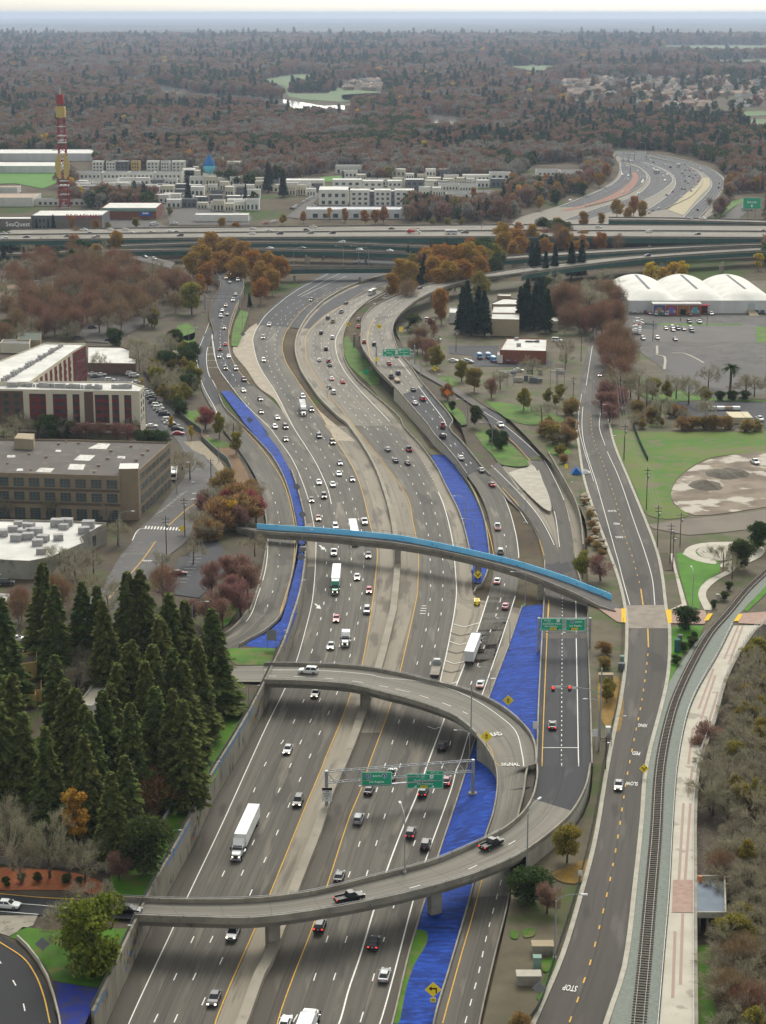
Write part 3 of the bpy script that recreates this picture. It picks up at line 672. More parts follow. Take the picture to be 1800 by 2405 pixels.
pier(UPB,one("T4 1188,868",1.1)+Vector((0,1,0)),2.2,1.6,5.4,rz=.35)
pier(UPB,one("T5 745,1100",0)+Vector((0,2,0)),2.0,1.6,5.4,rz=.35)
RF="M3:250,800 M3:250,775 6;M3:440,828 M3:440,802 6.5;M3:900,860 M3:900,832 7;M3:1300,900 M3:1300,868 7.2;M4:0,930 M4:0,898 7.2;M4:430,1012 M4:430,985 7;M4:880,1134 M4:880,1092 6.3;M4:1250,1278 M4:1260,1214 5.3;M4:1400,1348 M4:1450,1288 4.6;M4:1500,1402 M4:1565,1332 4;M4:1640,1450 M4:1690,1395 3.55"
lf,rf=ribS(RF)
ROADS['FB']=Road(lf,rf,1)
FB=bridge('foot_bridge','slender concrete footbridge with bright blue painted parapet crossing the whole freeway',lf,rf,2.2,.45,m_road=mat('dark walkway',(.09,.085,.08),(.12,.11,.1),.3),nl=1,parap=(1,0),inset=.9,rail=False)
M_CYAN=mat('bright blue parapet paint',(0.16,0.58,0.95),(0.26,0.66,0.95),0.25,c=(0.05,0.10,0.20),cscale=0.9,clo=0.64,chi=0.70,stretch=(.5,.5,2))
kf=[i for i,p in enumerate(rf)if i<len(rf)-5 and i>6]
BP=along(MB(),[rf[i]for i in kf],.25,-.3,lambda p:p.z+1.75,side=.5).build('blue_parapet',M_CYAN,FB)
q=off([rf[i]for i in kf],.15)
mb=MB();mb.tube([p+Vector((0,0,2.7))for p in q],.04,4)
for i in range(0,len(q),2):mb.box((q[i].x,q[i].y,q[i].z+2.2),(.07,.07,1.0))
mb.build('railing',M_DARKM,BP)
mb=MB();gr=random.Random(5)
for k in range(60):
 i=gr.randrange(2,len(kf)-3);a,b=rf[kf[i]],rf[kf[i+1]];d=(b-a).normalized();n_=Vector((-d.y,d.x,0));n_=-n_ if n_.y>0 else n_
 c=a+d*gr.uniform(0,3)+n_*.012+Vector((0,0,gr.uniform(.3,.9)));ww=gr.uniform(.25,1.0);hh=gr.uniform(.1,.4)
 mb.add([c,c+d*ww,c+d*ww+Vector((0,0,hh*.4)),c+d*ww*.6+Vector((0,0,hh)),c+Vector((0,0,hh*.6))],[(0,1,2,3,4)],gr.randrange(3))
tag(mb.build('graffiti',[mat('graffiti dark blue',(.02,.05,.16)),mat('graffiti magenta',(.25,.04,.18)),mat('graffiti pale',(.4,.6,.7))],BP),kind='stuff')
for s,z0,zt in(("M3 770,985",3.4,5),("M3 1505,1068",1.1,5),("M4 572,1178",0,4.8),("M4 1060,1345",0,4)):
 pier(FB,one(s,z0),1.9,1.3,zt+.3,rz=.1)
 # painted markings
MK={}
def mark(key,rd,s,w=.22,col=0,dash=None,z=.05,step=1.5,pts=None):
 mb=MK.setdefault(key,MB())
 if pts is None:
  pts=[]
  for x,y,zz in pix(s):
   h=ROADS[rd].hit(x,y)if rd else None
   pts.append(Vector(h)if h is not None else U(x,y,zz if zz is not None else 0.0))
 if len(pts)<2:return
 P=crv(pts,step);acc=0.0
 seg=[];segs=[]
 for i in range(len(P)):
  if i:acc+=(P[i]-P[i-1]).length
  if dash:
   if acc%dash[1]<dash[0]:seg.append(P[i])
   else:
    if len(seg)>1:segs.append(seg)
    seg=[]
  else:seg.append(P[i])
 if len(seg)>1:segs.append(seg)
 for sg in segs:
  n=len(sg);V=[]
  for i,p in enumerate(sg):
   d=sg[min(i+1,n-1)]-sg[max(i-1,0)];sd=Vector((d.y,-d.x,0)).normalized()*w/2
   V+=[p-sd+Vector((0,0,z)),p+sd+Vector((0,0,z))]
  mb.add(V,[(2*i+1,2*i+3,2*i+2,2*i)for i in range(n-1)],col)
def markX(key,X,y0,y1,**k):
 n=max(2,int(abs(y1-y0)/4));mark(key,None,'',pts=[Vector((X(y0+(y1-y0)*i/n),y0+(y1-y0)*i/n,0))for i in range(n+1)],**k)
DA=dict(dash=(3.66,14.6),step=.9)
lerpX=lambda A,B,t:(lambda y:A(y)*(1-t)+B(y)*t)
markX('n',xNBL,YB,NBL[-1].y)
markX('n',xNBY,YB,NBY[-1].y,col=1)
mark('n',None,"T1 1310,1550 1425,1285 1625,825 T2 55,625 140,435 288,90 T4 755,1250 830,1070 905,905 965,760 1070,460 1135,185 M3 1221,1385 1243,1055 1240,900 1185,675 1107,425 1075,350 1000,205 M5 1005,1265 880,1060 810,980 700,785 683,670 690,580 735,465 790,405",**DA)
mark('n',None,"T1 1130,1660 1265,1355 1375,1115 1575,685 1640,500 T2 85,310 162,140 225,0 T4 692,1120 768,955 840,795 952,500 1025,230 1050,105 M3 1133,1310 1145,1090 1143,950 1110,700 1060,530 1003,370 930,230 855,95 M5 940,1285 820,1105 745,990 660,845 618,690 620,600 660,500",**DA)
mark('n',None,"T1 1000,1660 1075,1500 1190,1250 1405,790 1500,580 T4 400,1325 560,1110 640,960 860,465 905,330 955,75 M3 1023,1400 1050,1070 1046,960 1012,685 990,610",**DA)
mark('n',None,"T4 767,445 812,300 840,180 865,60 M3 945,1265 955,1150 930,800 895,580 860,480 765,275 718,208 650,90 M5 560,1240 470,1070 370,890 300,780 262,640 262,540 300,420",**DA)
mark('n',None,"M3 990,610 960,490 880,310 790,160 700,20 M5 690,1000 560,790 512,610 520,550 560,470 640,370 860,200 1110,70",w=.25)
mark('n','NB3',"M5 780,470 850,390 960,320 1200,200",**DA);mark('n','NB3',"M5 700,470 770,400 900,320 1170,190",**DA);mark('n','NB3',"M5 625,460 700,390 830,310 1000,230",**DA)
mark('n','NB3',"M5 860,250 1110,110 1200,70");mark('n','NB3',"M5 885,255 1130,140 1240,95")
for t in(2,3):pass
def quadmark(key,pts,col=0,z=.06):
 P=[Vector((p.x,p.y,p.z+z))for p in pts];t=tessellate_polygon([P])
 MK.setdefault(key,MB()).add(P,[((a,b,c)if(P[b]-P[a]).cross(P[c]-P[a]).z>0 else(a,c,b))for a,b,c in t],col)
for s in("M3 890,930 905,930 925,948 930,940 945,965 905,962 915,955","M3 855,1385 870,1385 890,1402 897,1393 910,1425 868,1420 880,1410"):quadmark('n',W(s))
markX('s',xSBY,YB,SBY[-1].y,col=1)
markX('s',xSBR,YB,SBR[-1].y,w=.25)
markX('s',xGR,YB,GR[-1].y,w=.3)
markX('s',xGL,Yof(1640),Yof(1155),w=.25);markX('s',xGL,Yof(990),GL[-1].y,w=.25)
mark('s',None,"T2 245,1660 340,1490 425,1245 500,1015 645,595 705,405 762,230 T5 50,1210 105,1035 160,870 258,552 298,408 332,275 353,148 367,25 M4 205,1235 205,1120 200,1020 182,815 135,635 68,460 30,380 M5 1405,1300 1340,1215",**DA)
mark('s',None,"T2 400,1660 485,1450 563,1205 632,985 765,565 820,385 877,200 T5 175,1180 233,1000 405,387 433,250 453,128 462,10 M4 297,1330 302,1105 283,890 247,710 220,620 150,450 68,300 M5 1555,1285 1460,1180",**DA)
mark('s',None,"T2 680,1660 740,1460 808,1215 873,990 1003,575 1072,390 1135,215 T5 507,1195 560,1020 685,680 740,530 790,385 840,260 885,130 920,10 M4 720,1440 755,1330 783,1215 795,1000 788,905 750,718 713,630 622,463 510,298 378,147 250,0 M6 480,1130 420,1050",**DA)
ya,yb=Yof(1010),Yof(690)
for t in(.27,.52,.76):markX('s',lerpX(xSBY,xGL,t),ya,yb,**DA)
mark('s',None,"M4 155,300 190,365 262,510",dash=(1,5),step=.5)
mark('s',None,"T5 1,1 2,2",pts=[])if False else None
for s in("T5 540,215 630,242 750,208","T5 515,352 600,380 650,365","T5 485,502 555,528 640,508","T5 445,665 510,688 575,668","T5 350,1015 400,1035 450,1018"):mark('s',None,s,w=.35,step=50)
for s in("T5 525,285 600,308 690,290","T5 500,425 570,445 640,430","T5 460,575 530,595 605,575"):mark('s',None,s,w=.4,col=2,step=50)
for s in("M9 835,1898 890,1898","M9 825,1930 895,1930","M9 815,1962 885,1962","M9 810,1998 885,1998"):mark('s',None,s,w=.5,step=50)
mark('x','CX',"M4 690,1130 695,1010 660,840 610,680 560,540 500,405 430,300 240,80 M6 440,1165 230,920 110,790 40,690 15,590 20,480 60,390",col=1)
mark('x','CX',"M4 890,1030 890,1000 865,830 800,610 700,430 610,340 520,225 330,0 M6 560,1120 400,910 300,770 200,640",w=.25)
mark('x',None,"M4 640,370 720,470 800,570 880,640 960,760",w=.22,pts=None)
mark('x','ARML',"M4 1088,1010 1040,860 960,720 880,610 760,480",col=1)
mark('x','ARML',"M4 1225,1090 1150,890 1050,710 900,530 700,330 640,280",w=.22)
mark('x','ARMR',"M4 1225,1085 1205,920 1170,680 1100,490 1010,320 970,275",w=.2)
mark('x','ARMR',"M4 1318,960 1290,760 1235,560 1130,340 1085,265",w=.22)
mark('x','ARMd',"M4 1080,262 940,130 770,-10 M6 850,1065",w=.22);mark('x','ARMd',"M4 980,272 860,140 700,0 M6 830,1100",col=1)
for f in(0.33,.64):
 pts=[a.lerp(b,f)for a,b in zip(RCL,RCR)][int(len(RCL)*.32):];mark('x',None,'',pts=pts[::4],**DA)
mark('x','CX',"M6 0,655 130,600 240,760 215,700",w=.2)if False else None
mark('x','CX',"M6 195,560 200,440 265,350 390,270",w=.22)
mark('o','ON',"T3 150,262 200,130 203,0 T5 1238,1250 1255,800 1272,400 1285,60",col=1)
mark('o','ONc',"T5 1272,300 1290,60 M4 1100,1150",col=1)
mark('o','ON',"T3 300,400 400,270 438,120 440,0 T5 1520,1250 1512,800 1503,330",w=.22)
mark('o','ONc',"T5 1503,290 1500,60 M4 1325,1100",w=.22)
mark('o','ON',"T3 150,437 250,335 305,245 318,165 327,80 330,0 T5 1388,1250 1390,955 1390,750 1392,640 1393,330",dash=(1.6,3.6),step=.5)
mark('o','ONc',"T5 1393,300 1395,60 M4 1235,1180",dash=(1.6,3.6),step=.5)
mark('o','ON',"T5 1242,1180 1518,1180",w=.3,step=50)
mark('b','R9',"T2 540,893 1000,790 1180,735 1420,650 T3 0,500 110,440 150,425",dash=(3.0,14.6),step=.8)
mark('b','R9',"T1 0,826 300,852 780,872",col=1);mark('b','R9',"T1 100,888 280,902 580,930",w=.2);mark('b','R9',"T1 0,940 250,960",w=.2)
mark('b','R8',"T5 1095,1325 1085,1240 1030,1050 900,930 700,800 500,715 300,665 0,635 T4 1200,608 840,580 400,575",w=.22)
mark('b','R8',"T4 400,622 650,627 850,638 1050,656 1240,686 1400,718 1540,750 T5 80,718 215,752 400,810 515,852 660,918",dash=(3.4,7.6),step=.6)
mark('b','R8',"T5 745,1075 840,1190 880,1300 T3 0,30",col=1,w=.18)
mark('b','R8',"T2 1215,1665 1330,1240 1400,1000 1470,730",col=1)
mark('b','R8',"T2 1360,1665 1400,1520 1450,1330 1500,1100 1600,720",w=.2,dash=(3,6),step=.6)
mark('b','R8',"T2 1590,330 1570,420",col=1)if False else None
mark('l','LK',"T4 100,300 260,200 350,0 M3 480,1100 495,880 470,680 400,470 350,340 250,170 150,60 M5 220,1130 130,960 80,780 78,700 120,590 215,340 240,230",w=.22)
mark('l','LK',"T4 420,270 540,120 580,0 M3 590,1457 680,1150 705,900 690,700 620,450 520,280 430,160 300,20",col=1,w=.22)
mark('l','LK',"M3 490,1410 530,1300 560,1180 585,1020 590,900 575,690 530,520",dash=(3,14.6),step=.8)
mark('l','LKd',"M5 270,1070 210,930 165,850 152,690 195,545",w=.25)
mark('l',None,"M5 195,545 205,630 240,800 345,955",w=.25,z=.04)
for s in("M5 165,655 180,650 195,655","M5 155,708 185,700 212,706","M5 155,755 190,750 225,755","M5 165,808 200,802 240,808"):mark('l','LKd',s,w=.3,step=30,z=.07)
mark('l','BR',"M5 485,935 380,800 330,680 322,540 345,420 390,300",col=1,w=.22)
mark('l','BR',"M5 440,860 370,870 300,775 262,640 260,520 280,420 300,330 340,200 330,100",dash=(3.6,9),step=.8)if False else None
mark('l','BR',"M5 362,870 300,775 262,670 258,545 275,440 300,330",dash=(3.6,12),step=.8)
M_FADE=mat('faded black paint',(.075,.068,.058))
for k in list(MK):
 struct('road_marking',MK.pop(k),[M_WHITE,M_YEL,M_FADE])
 # streets, railway and promenade on the right (terrain height zr)
def Wr(s):return W(s,zr)
def Wl(s):return W(s,zl)
fsL=Wr("P 1238,2460 T3 165,1665 350,1230 470,830 560,480 640,0 T6 560,1000 585,600 568,400 520,200 450,0 R7 330,1820 240,1540 200,1300 172,1050 212,750 255,560 300,400 375,280 415,180 440,110 520,50")
fsR=Wr("P 1405,2460 T3 600,1665 720,1300 792,750 835,350 866,0 T6 872,980 892,585 862,400 840,200 800,0 R7 690,1880 560,1560 440,1260 392,1000 385,800 402,580 430,400 462,280 485,200 500,140 600,75")
xfL,xfR=byY(fsL),byY(fsR)
yF0,yF1=fsL[0].y+1,min(fsL[-1].y,fsR[-1].y)
road('FS','street_road',M_STR,*ribY(xfL,xfR,yF0,yF1,z=zr),nl=2,z=0.0)
for P,lab in((fsL,'kerb on the dirt side of the riverfront street'),(fsR,'kerb on the railway side of the riverfront street')):
 Q=[p for p in crv(P,6)if p.y<Yof(1000)]
 struct('kerb_pavement',along(MB(),Q,.9,-.1,lambda p:p.z+.15,side=(-.5 if P is fsL else .5)),M_PALE)
mark('f','FS',"T6 595,400 540,200 490,0 R7 500,2212 330,1600 225,1250 215,1050 250,800 290,545",w=.2)
mark('f','FS',"T6 790,400 770,200 715,0 R7 600,1850 490,1530 400,1330",w=.2);mark('f','FS',"R7 385,1285 342,1150 350,1040 385,640",w=.2)
mark('f','FS',"R7 300,1550 210,1250 185,1100 210,900",w=.15)
mark('f','FS',"T6 670,230 613,20 R7 540,1990 480,1760 400,1500 300,1240 280,1100 300,800",col=1,dash=(2.2,7.3),step=.5,w=.25)
mark('f','FS',"T6 698,400 680,275",col=1,w=.35);mark('f','FS',"T6 740,730 735,585",col=1,w=.35)
mark('f','FS',"T3 380,1660 425,1540 470,1405 513,1280 575,1040 628,810 670,600 703,405 730,220 757,45 T6 595,1620 640,1390 685,1165 720,930 738,760",col=1,dash=(2.4,7.0),step=.5,w=.28)
for y in(45,90,137,185,230,280,335):mark('f','FS',f"T6 {770 + y * .2:.0f},{y} {812 + y * .18:.0f},{y + 2}",w=.15)
MK2=[M_WHITE,M_YEL]
struct('road_marking',MK.pop('f'),MK2)
sheet('crossing_pavement',mat('worn crossing concrete',(.26,.23,.185),(.2,.17,.14),.3),Wr("T6 572,405 862,402 893,585 582,585"),lift=.08)
sheet('brick_pavement',M_BRICKP,Wr("T6 345,425 530,430 530,540 490,530"),lift=.12)
sheet('brick_pavement',M_BRICKP,Wr("T6 920,440 1180,445 1200,500 1175,550 920,545"),lift=.12)
sheet('brick_pavement',M_BRICKP,Wr("T6 1440,470 1656,455 1800,470 1800,530 1656,555 1440,545"),lift=.12)
sheet('tactile_pavement',mat('yellow tactile paving',(.62,.40,.02)),Wr("T6 530,430 562,432 566,540 530,538"),lift=.16)
sheet('tactile_pavement',MATS['yellow tactile paving'],Wr("T6 872,440 918,440 922,545 892,545"),lift=.16)
sheet('tactile_pavement',MATS['yellow tactile paving'],Wr("T6 1205,470 1242,470 1205,525 1170,525"),lift=.16)
sheet('tactile_pavement',MATS['yellow tactile paving'],Wr("T6 1440,475 1475,475 1440,530 1402,530"),lift=.16)
balL=Wr("P 1425,2460 T3 640,1665 740,1280 802,850 850,350 878,0 T6 800,1300 900,1000 1010,830 1130,660 1250,540 1400,390 1550,225 1656,100 1800,-40")
balR=Wr("P 1540,2460 T3 955,1665 988,1220 1022,850 1052,300 1075,0 T6 1025,1290 1125,1050 1282,750 1395,540 1440,480 1560,350 1700,210 1850,70")
road('BAL','ballast_ground',M_GRAVEL,*ribY(byY(balL),byY(balR),yF0,balL[-1].y-2,z=zr),nl=1,z=.0)
trk=Wr("P 1498,2460 T3 830,1665 870,1250 905,850 940,450 970,0 T6 905,1290 980,1070 1100,820 1220,620 1360,460 1500,290 1656,140 1800,10")
TR=thing('railway_track','single railway track on green grey ballast between the street and the promenade','railway')
T_=crv(trk,1.5)
for s_ in(-.75,.75):along(MB(),off(T_,s_),.12,.12,lambda p:p.z+.34).build('rail',mat('rusty rail steel',(.17,.13,.10),rough=.6),TR)
mb=MB();acc=0
for i in range(1,len(T_)):
 d=T_[i]-T_[i-1];L_=d.length
 while acc<L_:
  q=T_[i-1]+d*(acc/L_);mb.box((q.x,q.y,q.z+.08),(2.6,.3,.22),rz=math.atan2(d.y,d.x)-math.pi/2);acc+=.95
 acc-=L_
tag(mb.build('sleepers',mat('dark tarred sleeper',(.10,.085,.068),(.14,.12,.095),.8),TR),kind='stuff')
prL=Wr("P 1544,2460 T3 965,1665 1007,1150 1032,850 1062,300 1087,0 T6 1042,1290 1122,1080 1282,800 1402,560")
xpL=byY(prL);yP1=prL[-1].y
road('PROM','promenade_pavement',M_PROM,*ribY(xpL,xPR,yF0,yP1,z=zr),nl=1,z=.02)
sheet('brick_pavement',M_BRICKP,Wr("T3 1052,738 1182,738 1182,950 1045,948"),lift=.1)
for s in("T3 1050,1500 1065,1070","T3 1100,1415 1115,955","T3 1090,735 1120,240","T3 1130,735 1165,240","T3 1150,200 1180,0","T6 1130,1210 1245,900","T6 1150,1290 1260,950","T6 1215,1290 1280,1080","T6 1050,1640 1085,1360","T6 1330,820 1440,560","T6 1365,860 1475,560"):
 mark('pr','PROM',s,w=.55,z=.06)
struct('pavement_marking',MK.pop('pr'),mat('pink paving band',(.33,.24,.2)))
def railing(label,P,h=1.1,m=M_STEEL,gap=2.4,name='railing',bars=(1.0,.5),r=.045):
 T=thing(name,label,'railing');mb=MB()
 for b in bars:mb.tube([p+Vector((0,0,h*b))for p in P],r,4)
 mb.build('rail',m,T);acc=99;mb=MB();last=None
 for i,p in enumerate(P):
  if i:acc+=(p-P[i-1]).length
  if acc>=gap:mb.box((p.x,p.y,p.z+h/2),(.09,.09,h));acc=0
 tag(mb.build('posts',m,T),kind='stuff')
 return T
pl_=crv(prL,2.4)
railing('silver railing between the railway ballast and the promenade',off(pl_,-.25),1.2)
railing('white railing along the river edge of the promenade',off([p for p in crv(PROMR,2.4)if p.y<Yof(1330)],-.2),1.3,mat('white rail paint',(.6,.6,.58)))
prw=[p for p in crv(PROMR,5)]
tag(along(MB(),prw,.6,-4.5,lambda p:p.z+.25,side=.5).build('retaining_wall',M_CONC),'river wall under the outer edge of the promenade','wall')
VP=thing('viewing_platform','grey blue viewing platform on posts jutting over the river bank','platform')
vp=W("T3 1208,972 1208,735 1385,735 1392,972",3.6)
MB().prism([(p.x,p.y)for p in vp],3.2,3.75).build('deck',mat('grey blue membrane',(.135,.165,.20),(.17,.20,.235),.4),VP)
for a,b in((0,3),(1,2),(2,3)):along(MB(),[vp[a],vp[b]],.3,-.3,lambda p:p.z+.95).build('parapet',M_PALE,VP)
for s in("T3 1225,975","T3 1275,975","T3 1350,975","T3 1380,930"):pier(VP,one(s,3.2),.4,.4,3.3,-.3,name='post')
MB().cyl(one("T3 1228,750",3.7),one("T3 1228,750",3.7)+Vector((0,0,1.3)),.45,.35).build('bin',mat('orange plastic',(.5,.18,.05)),VP)
sheet('bank_ground',mat('river bank leaf litter',(.085,.066,.045),(.06,.05,.036),.3,c=(.16,.15,.13),cscale=1.6,clo=.55,chi=.75),[Vector((p.x,p.y,-.2))for p in crv(PROMR,12)]+[Vector((330,1000,-.2)),Vector((330,250,-.2))])
sheet('grass',M_GRASS,smooth_poly(W("T3 1195,1170 1300,1160 1345,1260 1310,1450 1330,1665 1210,1700 1180,1400",-.1)),None,'stuff',lift=.06)
M_LAWN=mat('bright lawn',(.065,.19,.008),(.05,.14,.010),.2)
sheet('grass',M_LAWN,Wr("T6 955,0 1240,-30 1300,100 1290,150 1160,230 1130,330 1145,435 1060,425 1030,330 985,170"),None,'stuff',lift=.05)
sheet('grass',M_LAWN,Wr("T6 890,590 1000,560 1170,565 1130,660 1010,780 960,880 920,970 880,1040 885,900 900,760"),None,'stuff',lift=.05)
sheet('grass',M_LAWN,Wr("T6 1480,440 1656,250 1800,100 1800,170 1656,310 1510,450"),None,'stuff',lift=.06)
sheet('path',M_PROM,smooth_poly(Wr("T6 1175,440 1130,340 1140,270 1210,200 1350,130 1440,0 1480,0 1400,140 1290,200 1200,280 1190,340 1235,440"),3),None,lift=.07)
sheet('path',M_PROM,Wr("T6 900,440 1040,410 1010,300 960,130 930,0 905,0 940,130 985,330 1000,395"),None,lift=.07)
sheet('plaza_pavement',M_PROM,smooth_poly(Wr("R7 960,2090 1000,2040 1100,2010 1300,2000 1470,2010 1565,2050 1540,2110 1400,2170 1250,2190 1250,2160 1400,2120 1440,2070 1380,2035 1250,2025 1100,2040 1055,2070 1090,2110 1200,2140 1200,2165 1060,2140"),3),None,lift=.08)
sheet('plaza_pavement',M_PALE,smooth_poly(Wr("R7 1060,2070 1110,2035 1250,2025 1360,2040 1390,2080 1350,2120 1230,2140 1110,2115"),4),None,lift=.12)
sheet('planting_ground',M_SOIL,Wr("R7 780,2080 850,2080 905,2212 830,2212"),None,lift=.06)
for y in(2090,2135,2185):mark('pk',None,f"R7 {785 + (y - 2080) * .35:.0f},{y} {845 + (y - 2080) * .42:.0f},{y}@3.6",w=.5,z=.15,step=30)
MK.pop('pk')
sheet('grass',mat('field grass',(.055,.135,.008),(.10,.135,.02),.05,lo=.4,hi=.6,c=(.13,.11,.06),cscale=.16,clo=.52,chi=.68),smooth_poly(Wr("R7 440,1170 800,1185 1580,1180 1800,1190 1800,1330 1400,1345 1150,1380 950,1500 880,1600 890,1720 1010,1800 850,1830 700,1800 640,1680 560,1500 480,1330"),3),None,'stuff',lift=.04)
sheet('lot_ground',mat('puddled dirt',(.215,.172,.125),(.13,.10,.072),.09,lo=.4,hi=.6,c=(.40,.36,.30),cscale=.10,clo=.53,chi=.60),smooth_poly(Wr("R7 1800,1310 1450,1340 1150,1390 960,1500 880,1610 895,1710 1040,1800 1250,1790 1580,1740 1800,1720"),3),None,lift=.07)
sheet('lot_ground',mat('grey dirt',(.17,.145,.112),(.13,.112,.088),.08),Wr("R7 700,1870 1000,1830 1300,1800 1800,1730 1800,1920 1500,1900 1250,1930 1000,1950 740,1900"),None,lift=.05)
sheet('lot_pavement',M_LOT,Wr("R7 478,300 1900,318 1900,530 1900,880 1180,930 830,850 800,700 600,560 500,400"),None,lift=.03)
sheet('lot_pavement',mat('paler lot asphalt',(.10,.093,.085),(.12,.112,.10),.05),Wr("R7 595,382 1500,390 1500,515 605,512"),None,lift=.06)
sheet('lot_pavement',mat('smooth grey lot',(.085,.081,.078),(.10,.096,.092),.03),Wr("R7 845,600 960,598 1115,672 1110,700 1900,690 1900,600 1900,860 1200,860 850,720"),None,lift=.07)
sheet('grass',M_GRASS,Wr("R7 590,376 1400,382 1400,395 590,390"),None,'stuff',lift=.09)
sheet('grass',M_GRASS,Wr("R7 1500,400 1800,430 1800,520 1510,520"),None,'stuff',lift=.09)
sheet('grass',M_LAWN,Wr("R7 505,110 550,105 553,295 495,295"),None,'stuff',lift=.05)
sheet('lot_pavement',M_DLOT,Wr("R7 640,375 775,380 770,425 660,420"),None,lift=.09)
sheet('yard_pavement',M_DLOT,Wr("R7 900,960 1900,965 1900,1160 1300,1150 900,1080"),None,lift=.05)
sheet('grass',M_GRASS,Wr("R7 640,900 900,860 1130,930 1800,955 1800,970 1100,950 900,960 660,930"),None,'stuff',lift=.08)
for s in("R7 880,600 960,600 1060,640 1115,672","R7 760,610 822,625 825,720","R7 770,545 770,605"):mark('lt',None,s,w=1.2,z=.1,pts=crv([p+Vector((0,0,.1))for p in Wr(s)],5))
struct('lot_marking',MK.pop('lt'),M_PALE)
sheet('grass',M_GRASS,smooth_poly(Wr("M4 540,20 690,0 760,60 900,180 970,270 900,285 760,270 690,200 600,110"),3),1.9,'stuff')
road('ISL','verge_ground',M_SOIL,*ribS('M4:640,380 M4:1060,215 1.5;M4:520,230 M4:1110,262 1.8;M6:660,1130 M6:1012,1108 2.2;M6:500,985 M6:722,932 2.7;M6:395,860 M6:575,852 3.0;M6:310,730 M6:432,772 3.2;M6:250,640 M6:338,692 3.3;M6:215,520 M6:268,590 3.4'),nl=1,z=-.2)
sheet('grass',M_GRASS,Wr('M6 640,1010 700,1060 730,1140 690,1150 600,1050 540,970'),2.75,'stuff')
sheet('grass',M_GRASS,smooth_poly(Wr("M6 850,985 1000,1000 1200,1040 1400,1100 1420,1140 1200,1160 1050,1130 930,1050"),3),None,'stuff',lift=.06)
sheet('grass',M_GRASS,smooth_poly(Wr("M4 1100,150 1250,170 1300,200 1260,240 1140,220"),3),None,'stuff',lift=.06)
sheet('grass',M_GRASS,smooth_poly(Wr("M6 510,825 600,815 660,850 640,880 560,860"),3),None,'stuff',lift=.06)
sheet('yard_pavement',M_DLOT,Wr('M6 590,590 960,588 955,640 1290,690 1350,700 1330,745 960,740 780,735 760,660 600,645'),None,lift=.05)
sheet('leaf_ground',mat('yellow fallen leaves',(.26,.15,.02),(.17,.11,.035),.5,c=(.1,.08,.05),cscale=2),smooth_poly(Wr("T6 345,940 500,960 545,1100 535,1300 500,1390 400,1340 350,1200"),3),None,'stuff',lift=.06)
sheet('leaf_ground',MATS['yellow fallen leaves'],smooth_poly(Wr("T3 250,700 500,600 470,720 440,760 330,750"),3),None,'stuff',lift=.06)
sheet('grass',M_GRASS,smooth_poly(Wr("T3 0,1060 50,1070 40,1120 0,1110"),3),None,'stuff',lift=.06)
sheet('grass',M_GRASS,smooth_poly(Wr("T3 75,1060 150,1050 155,1095 90,1110"),3),None,'stuff',lift=.06)
sheet('grass',M_GRASS,smooth_poly(Wr("T3 200,1260 280,1225 300,1260 270,1330 210,1330"),3),None,'stuff',lift=.06)
sheet('grass',M_GRASS,smooth_poly(Wr("T3 240,1330 280,1330 200,1520 165,1500"),3),None,'stuff',lift=.06)
# left side ground covers and streets (terrain height zl)
M_GR2=mat('darker grass',(.058,.150,.008),(.040,.095,.012),.15,c=(.12,.11,.03),cscale=.3,clo=.55,chi=.75)  # lawn grass in a slightly darker green
WL1=lambda s:W(s,6.0)
sheet('grass',M_GRASS,WL1("T1 700,835 960,835 1000,720 1100,560 1300,230 1420,30 L1 1410,1380 1620,1010 1560,960 1450,1100 1380,1200 1330,1330 1240,1480 1210,1500 T1 1230,130 1180,180 1050,400 950,560 880,660 720,700"),None,'stuff',lift=.0)
sheet('grass',M_GRASS,WL1("T4 130,405 380,402 490,405 470,470 445,535 190,535 100,480"),None,'stuff',lift=.0)
sheet('grass',M_GR2,WL1("T1 60,1110 150,1040 330,1060 850,1050 840,1130 740,1250 690,1400 650,1440 350,1390 290,1290 200,1170 120,1120"),None,'stuff',lift=.0)
sheet('blue_ground',mat('patchy blue ground cover',(.015,.03,.22),(.05,.045,.06),.4,lo=.4,hi=.75),WL1("T1 350,1395 640,1440 600,1560 555,1665 540,1720 400,1720 390,1600"),None,lift=.01)
sheet('leaf_ground',mat('red fallen leaves',(.30,.075,.03),(.20,.08,.03),.8,c=(.33,.16,.05),cscale=2),smooth_poly(WL1("T1 -60,655 200,660 480,690 640,740 690,800 600,830 520,806 200,800 -60,795"),2),None,'stuff',lift=.02)
sheet('pavement',M_CONC,WL1("T1 -60,966 245,966 215,1030 130,1060 60,1100 -60,1060"),None,lift=.0)
sheet('street_road',M_DRK,smooth_poly(WL1("T1 -60,1075 0,1090 130,1180 230,1300 300,1430 345,1560 370,1720 200,1760 -60,1760"),3),None,lift=.03)
def Pz(s,z):return crv(W(s,z),2)
mark('c',None,'',pts=W("T1 -30,1115 0,1140 150,1240 230,1350 285,1490 325,1665",6.08),col=1,w=.25)
mark('c',None,'',pts=W("T1 -20,1240 20,1295 95,1405 150,1530 175,1665",6.08),dash=(3,9),step=.5)
barrier('white topped curved parapet beside the dark street at the lower left corner',W("T1 115,1118 180,1180 250,1270 310,1380 350,1500 385,1640 395,1720",6),.8,.3,M_PALE)
struct('road_marking',MK.pop('c'),MK2)
sheet('grass',M_GR2,Wl('L1 1300,480 1420,330 1560,300 1570,330 1480,460 1330,540'),None,'stuff',lift=.1)
stL=Wl("L1 430,520 560,330 690,170 780,20 L2 860,1412 905,1330 985,1262 1110,1100 1190,1010 1205,930 1190,830 1150,760 1000,600 940,470")
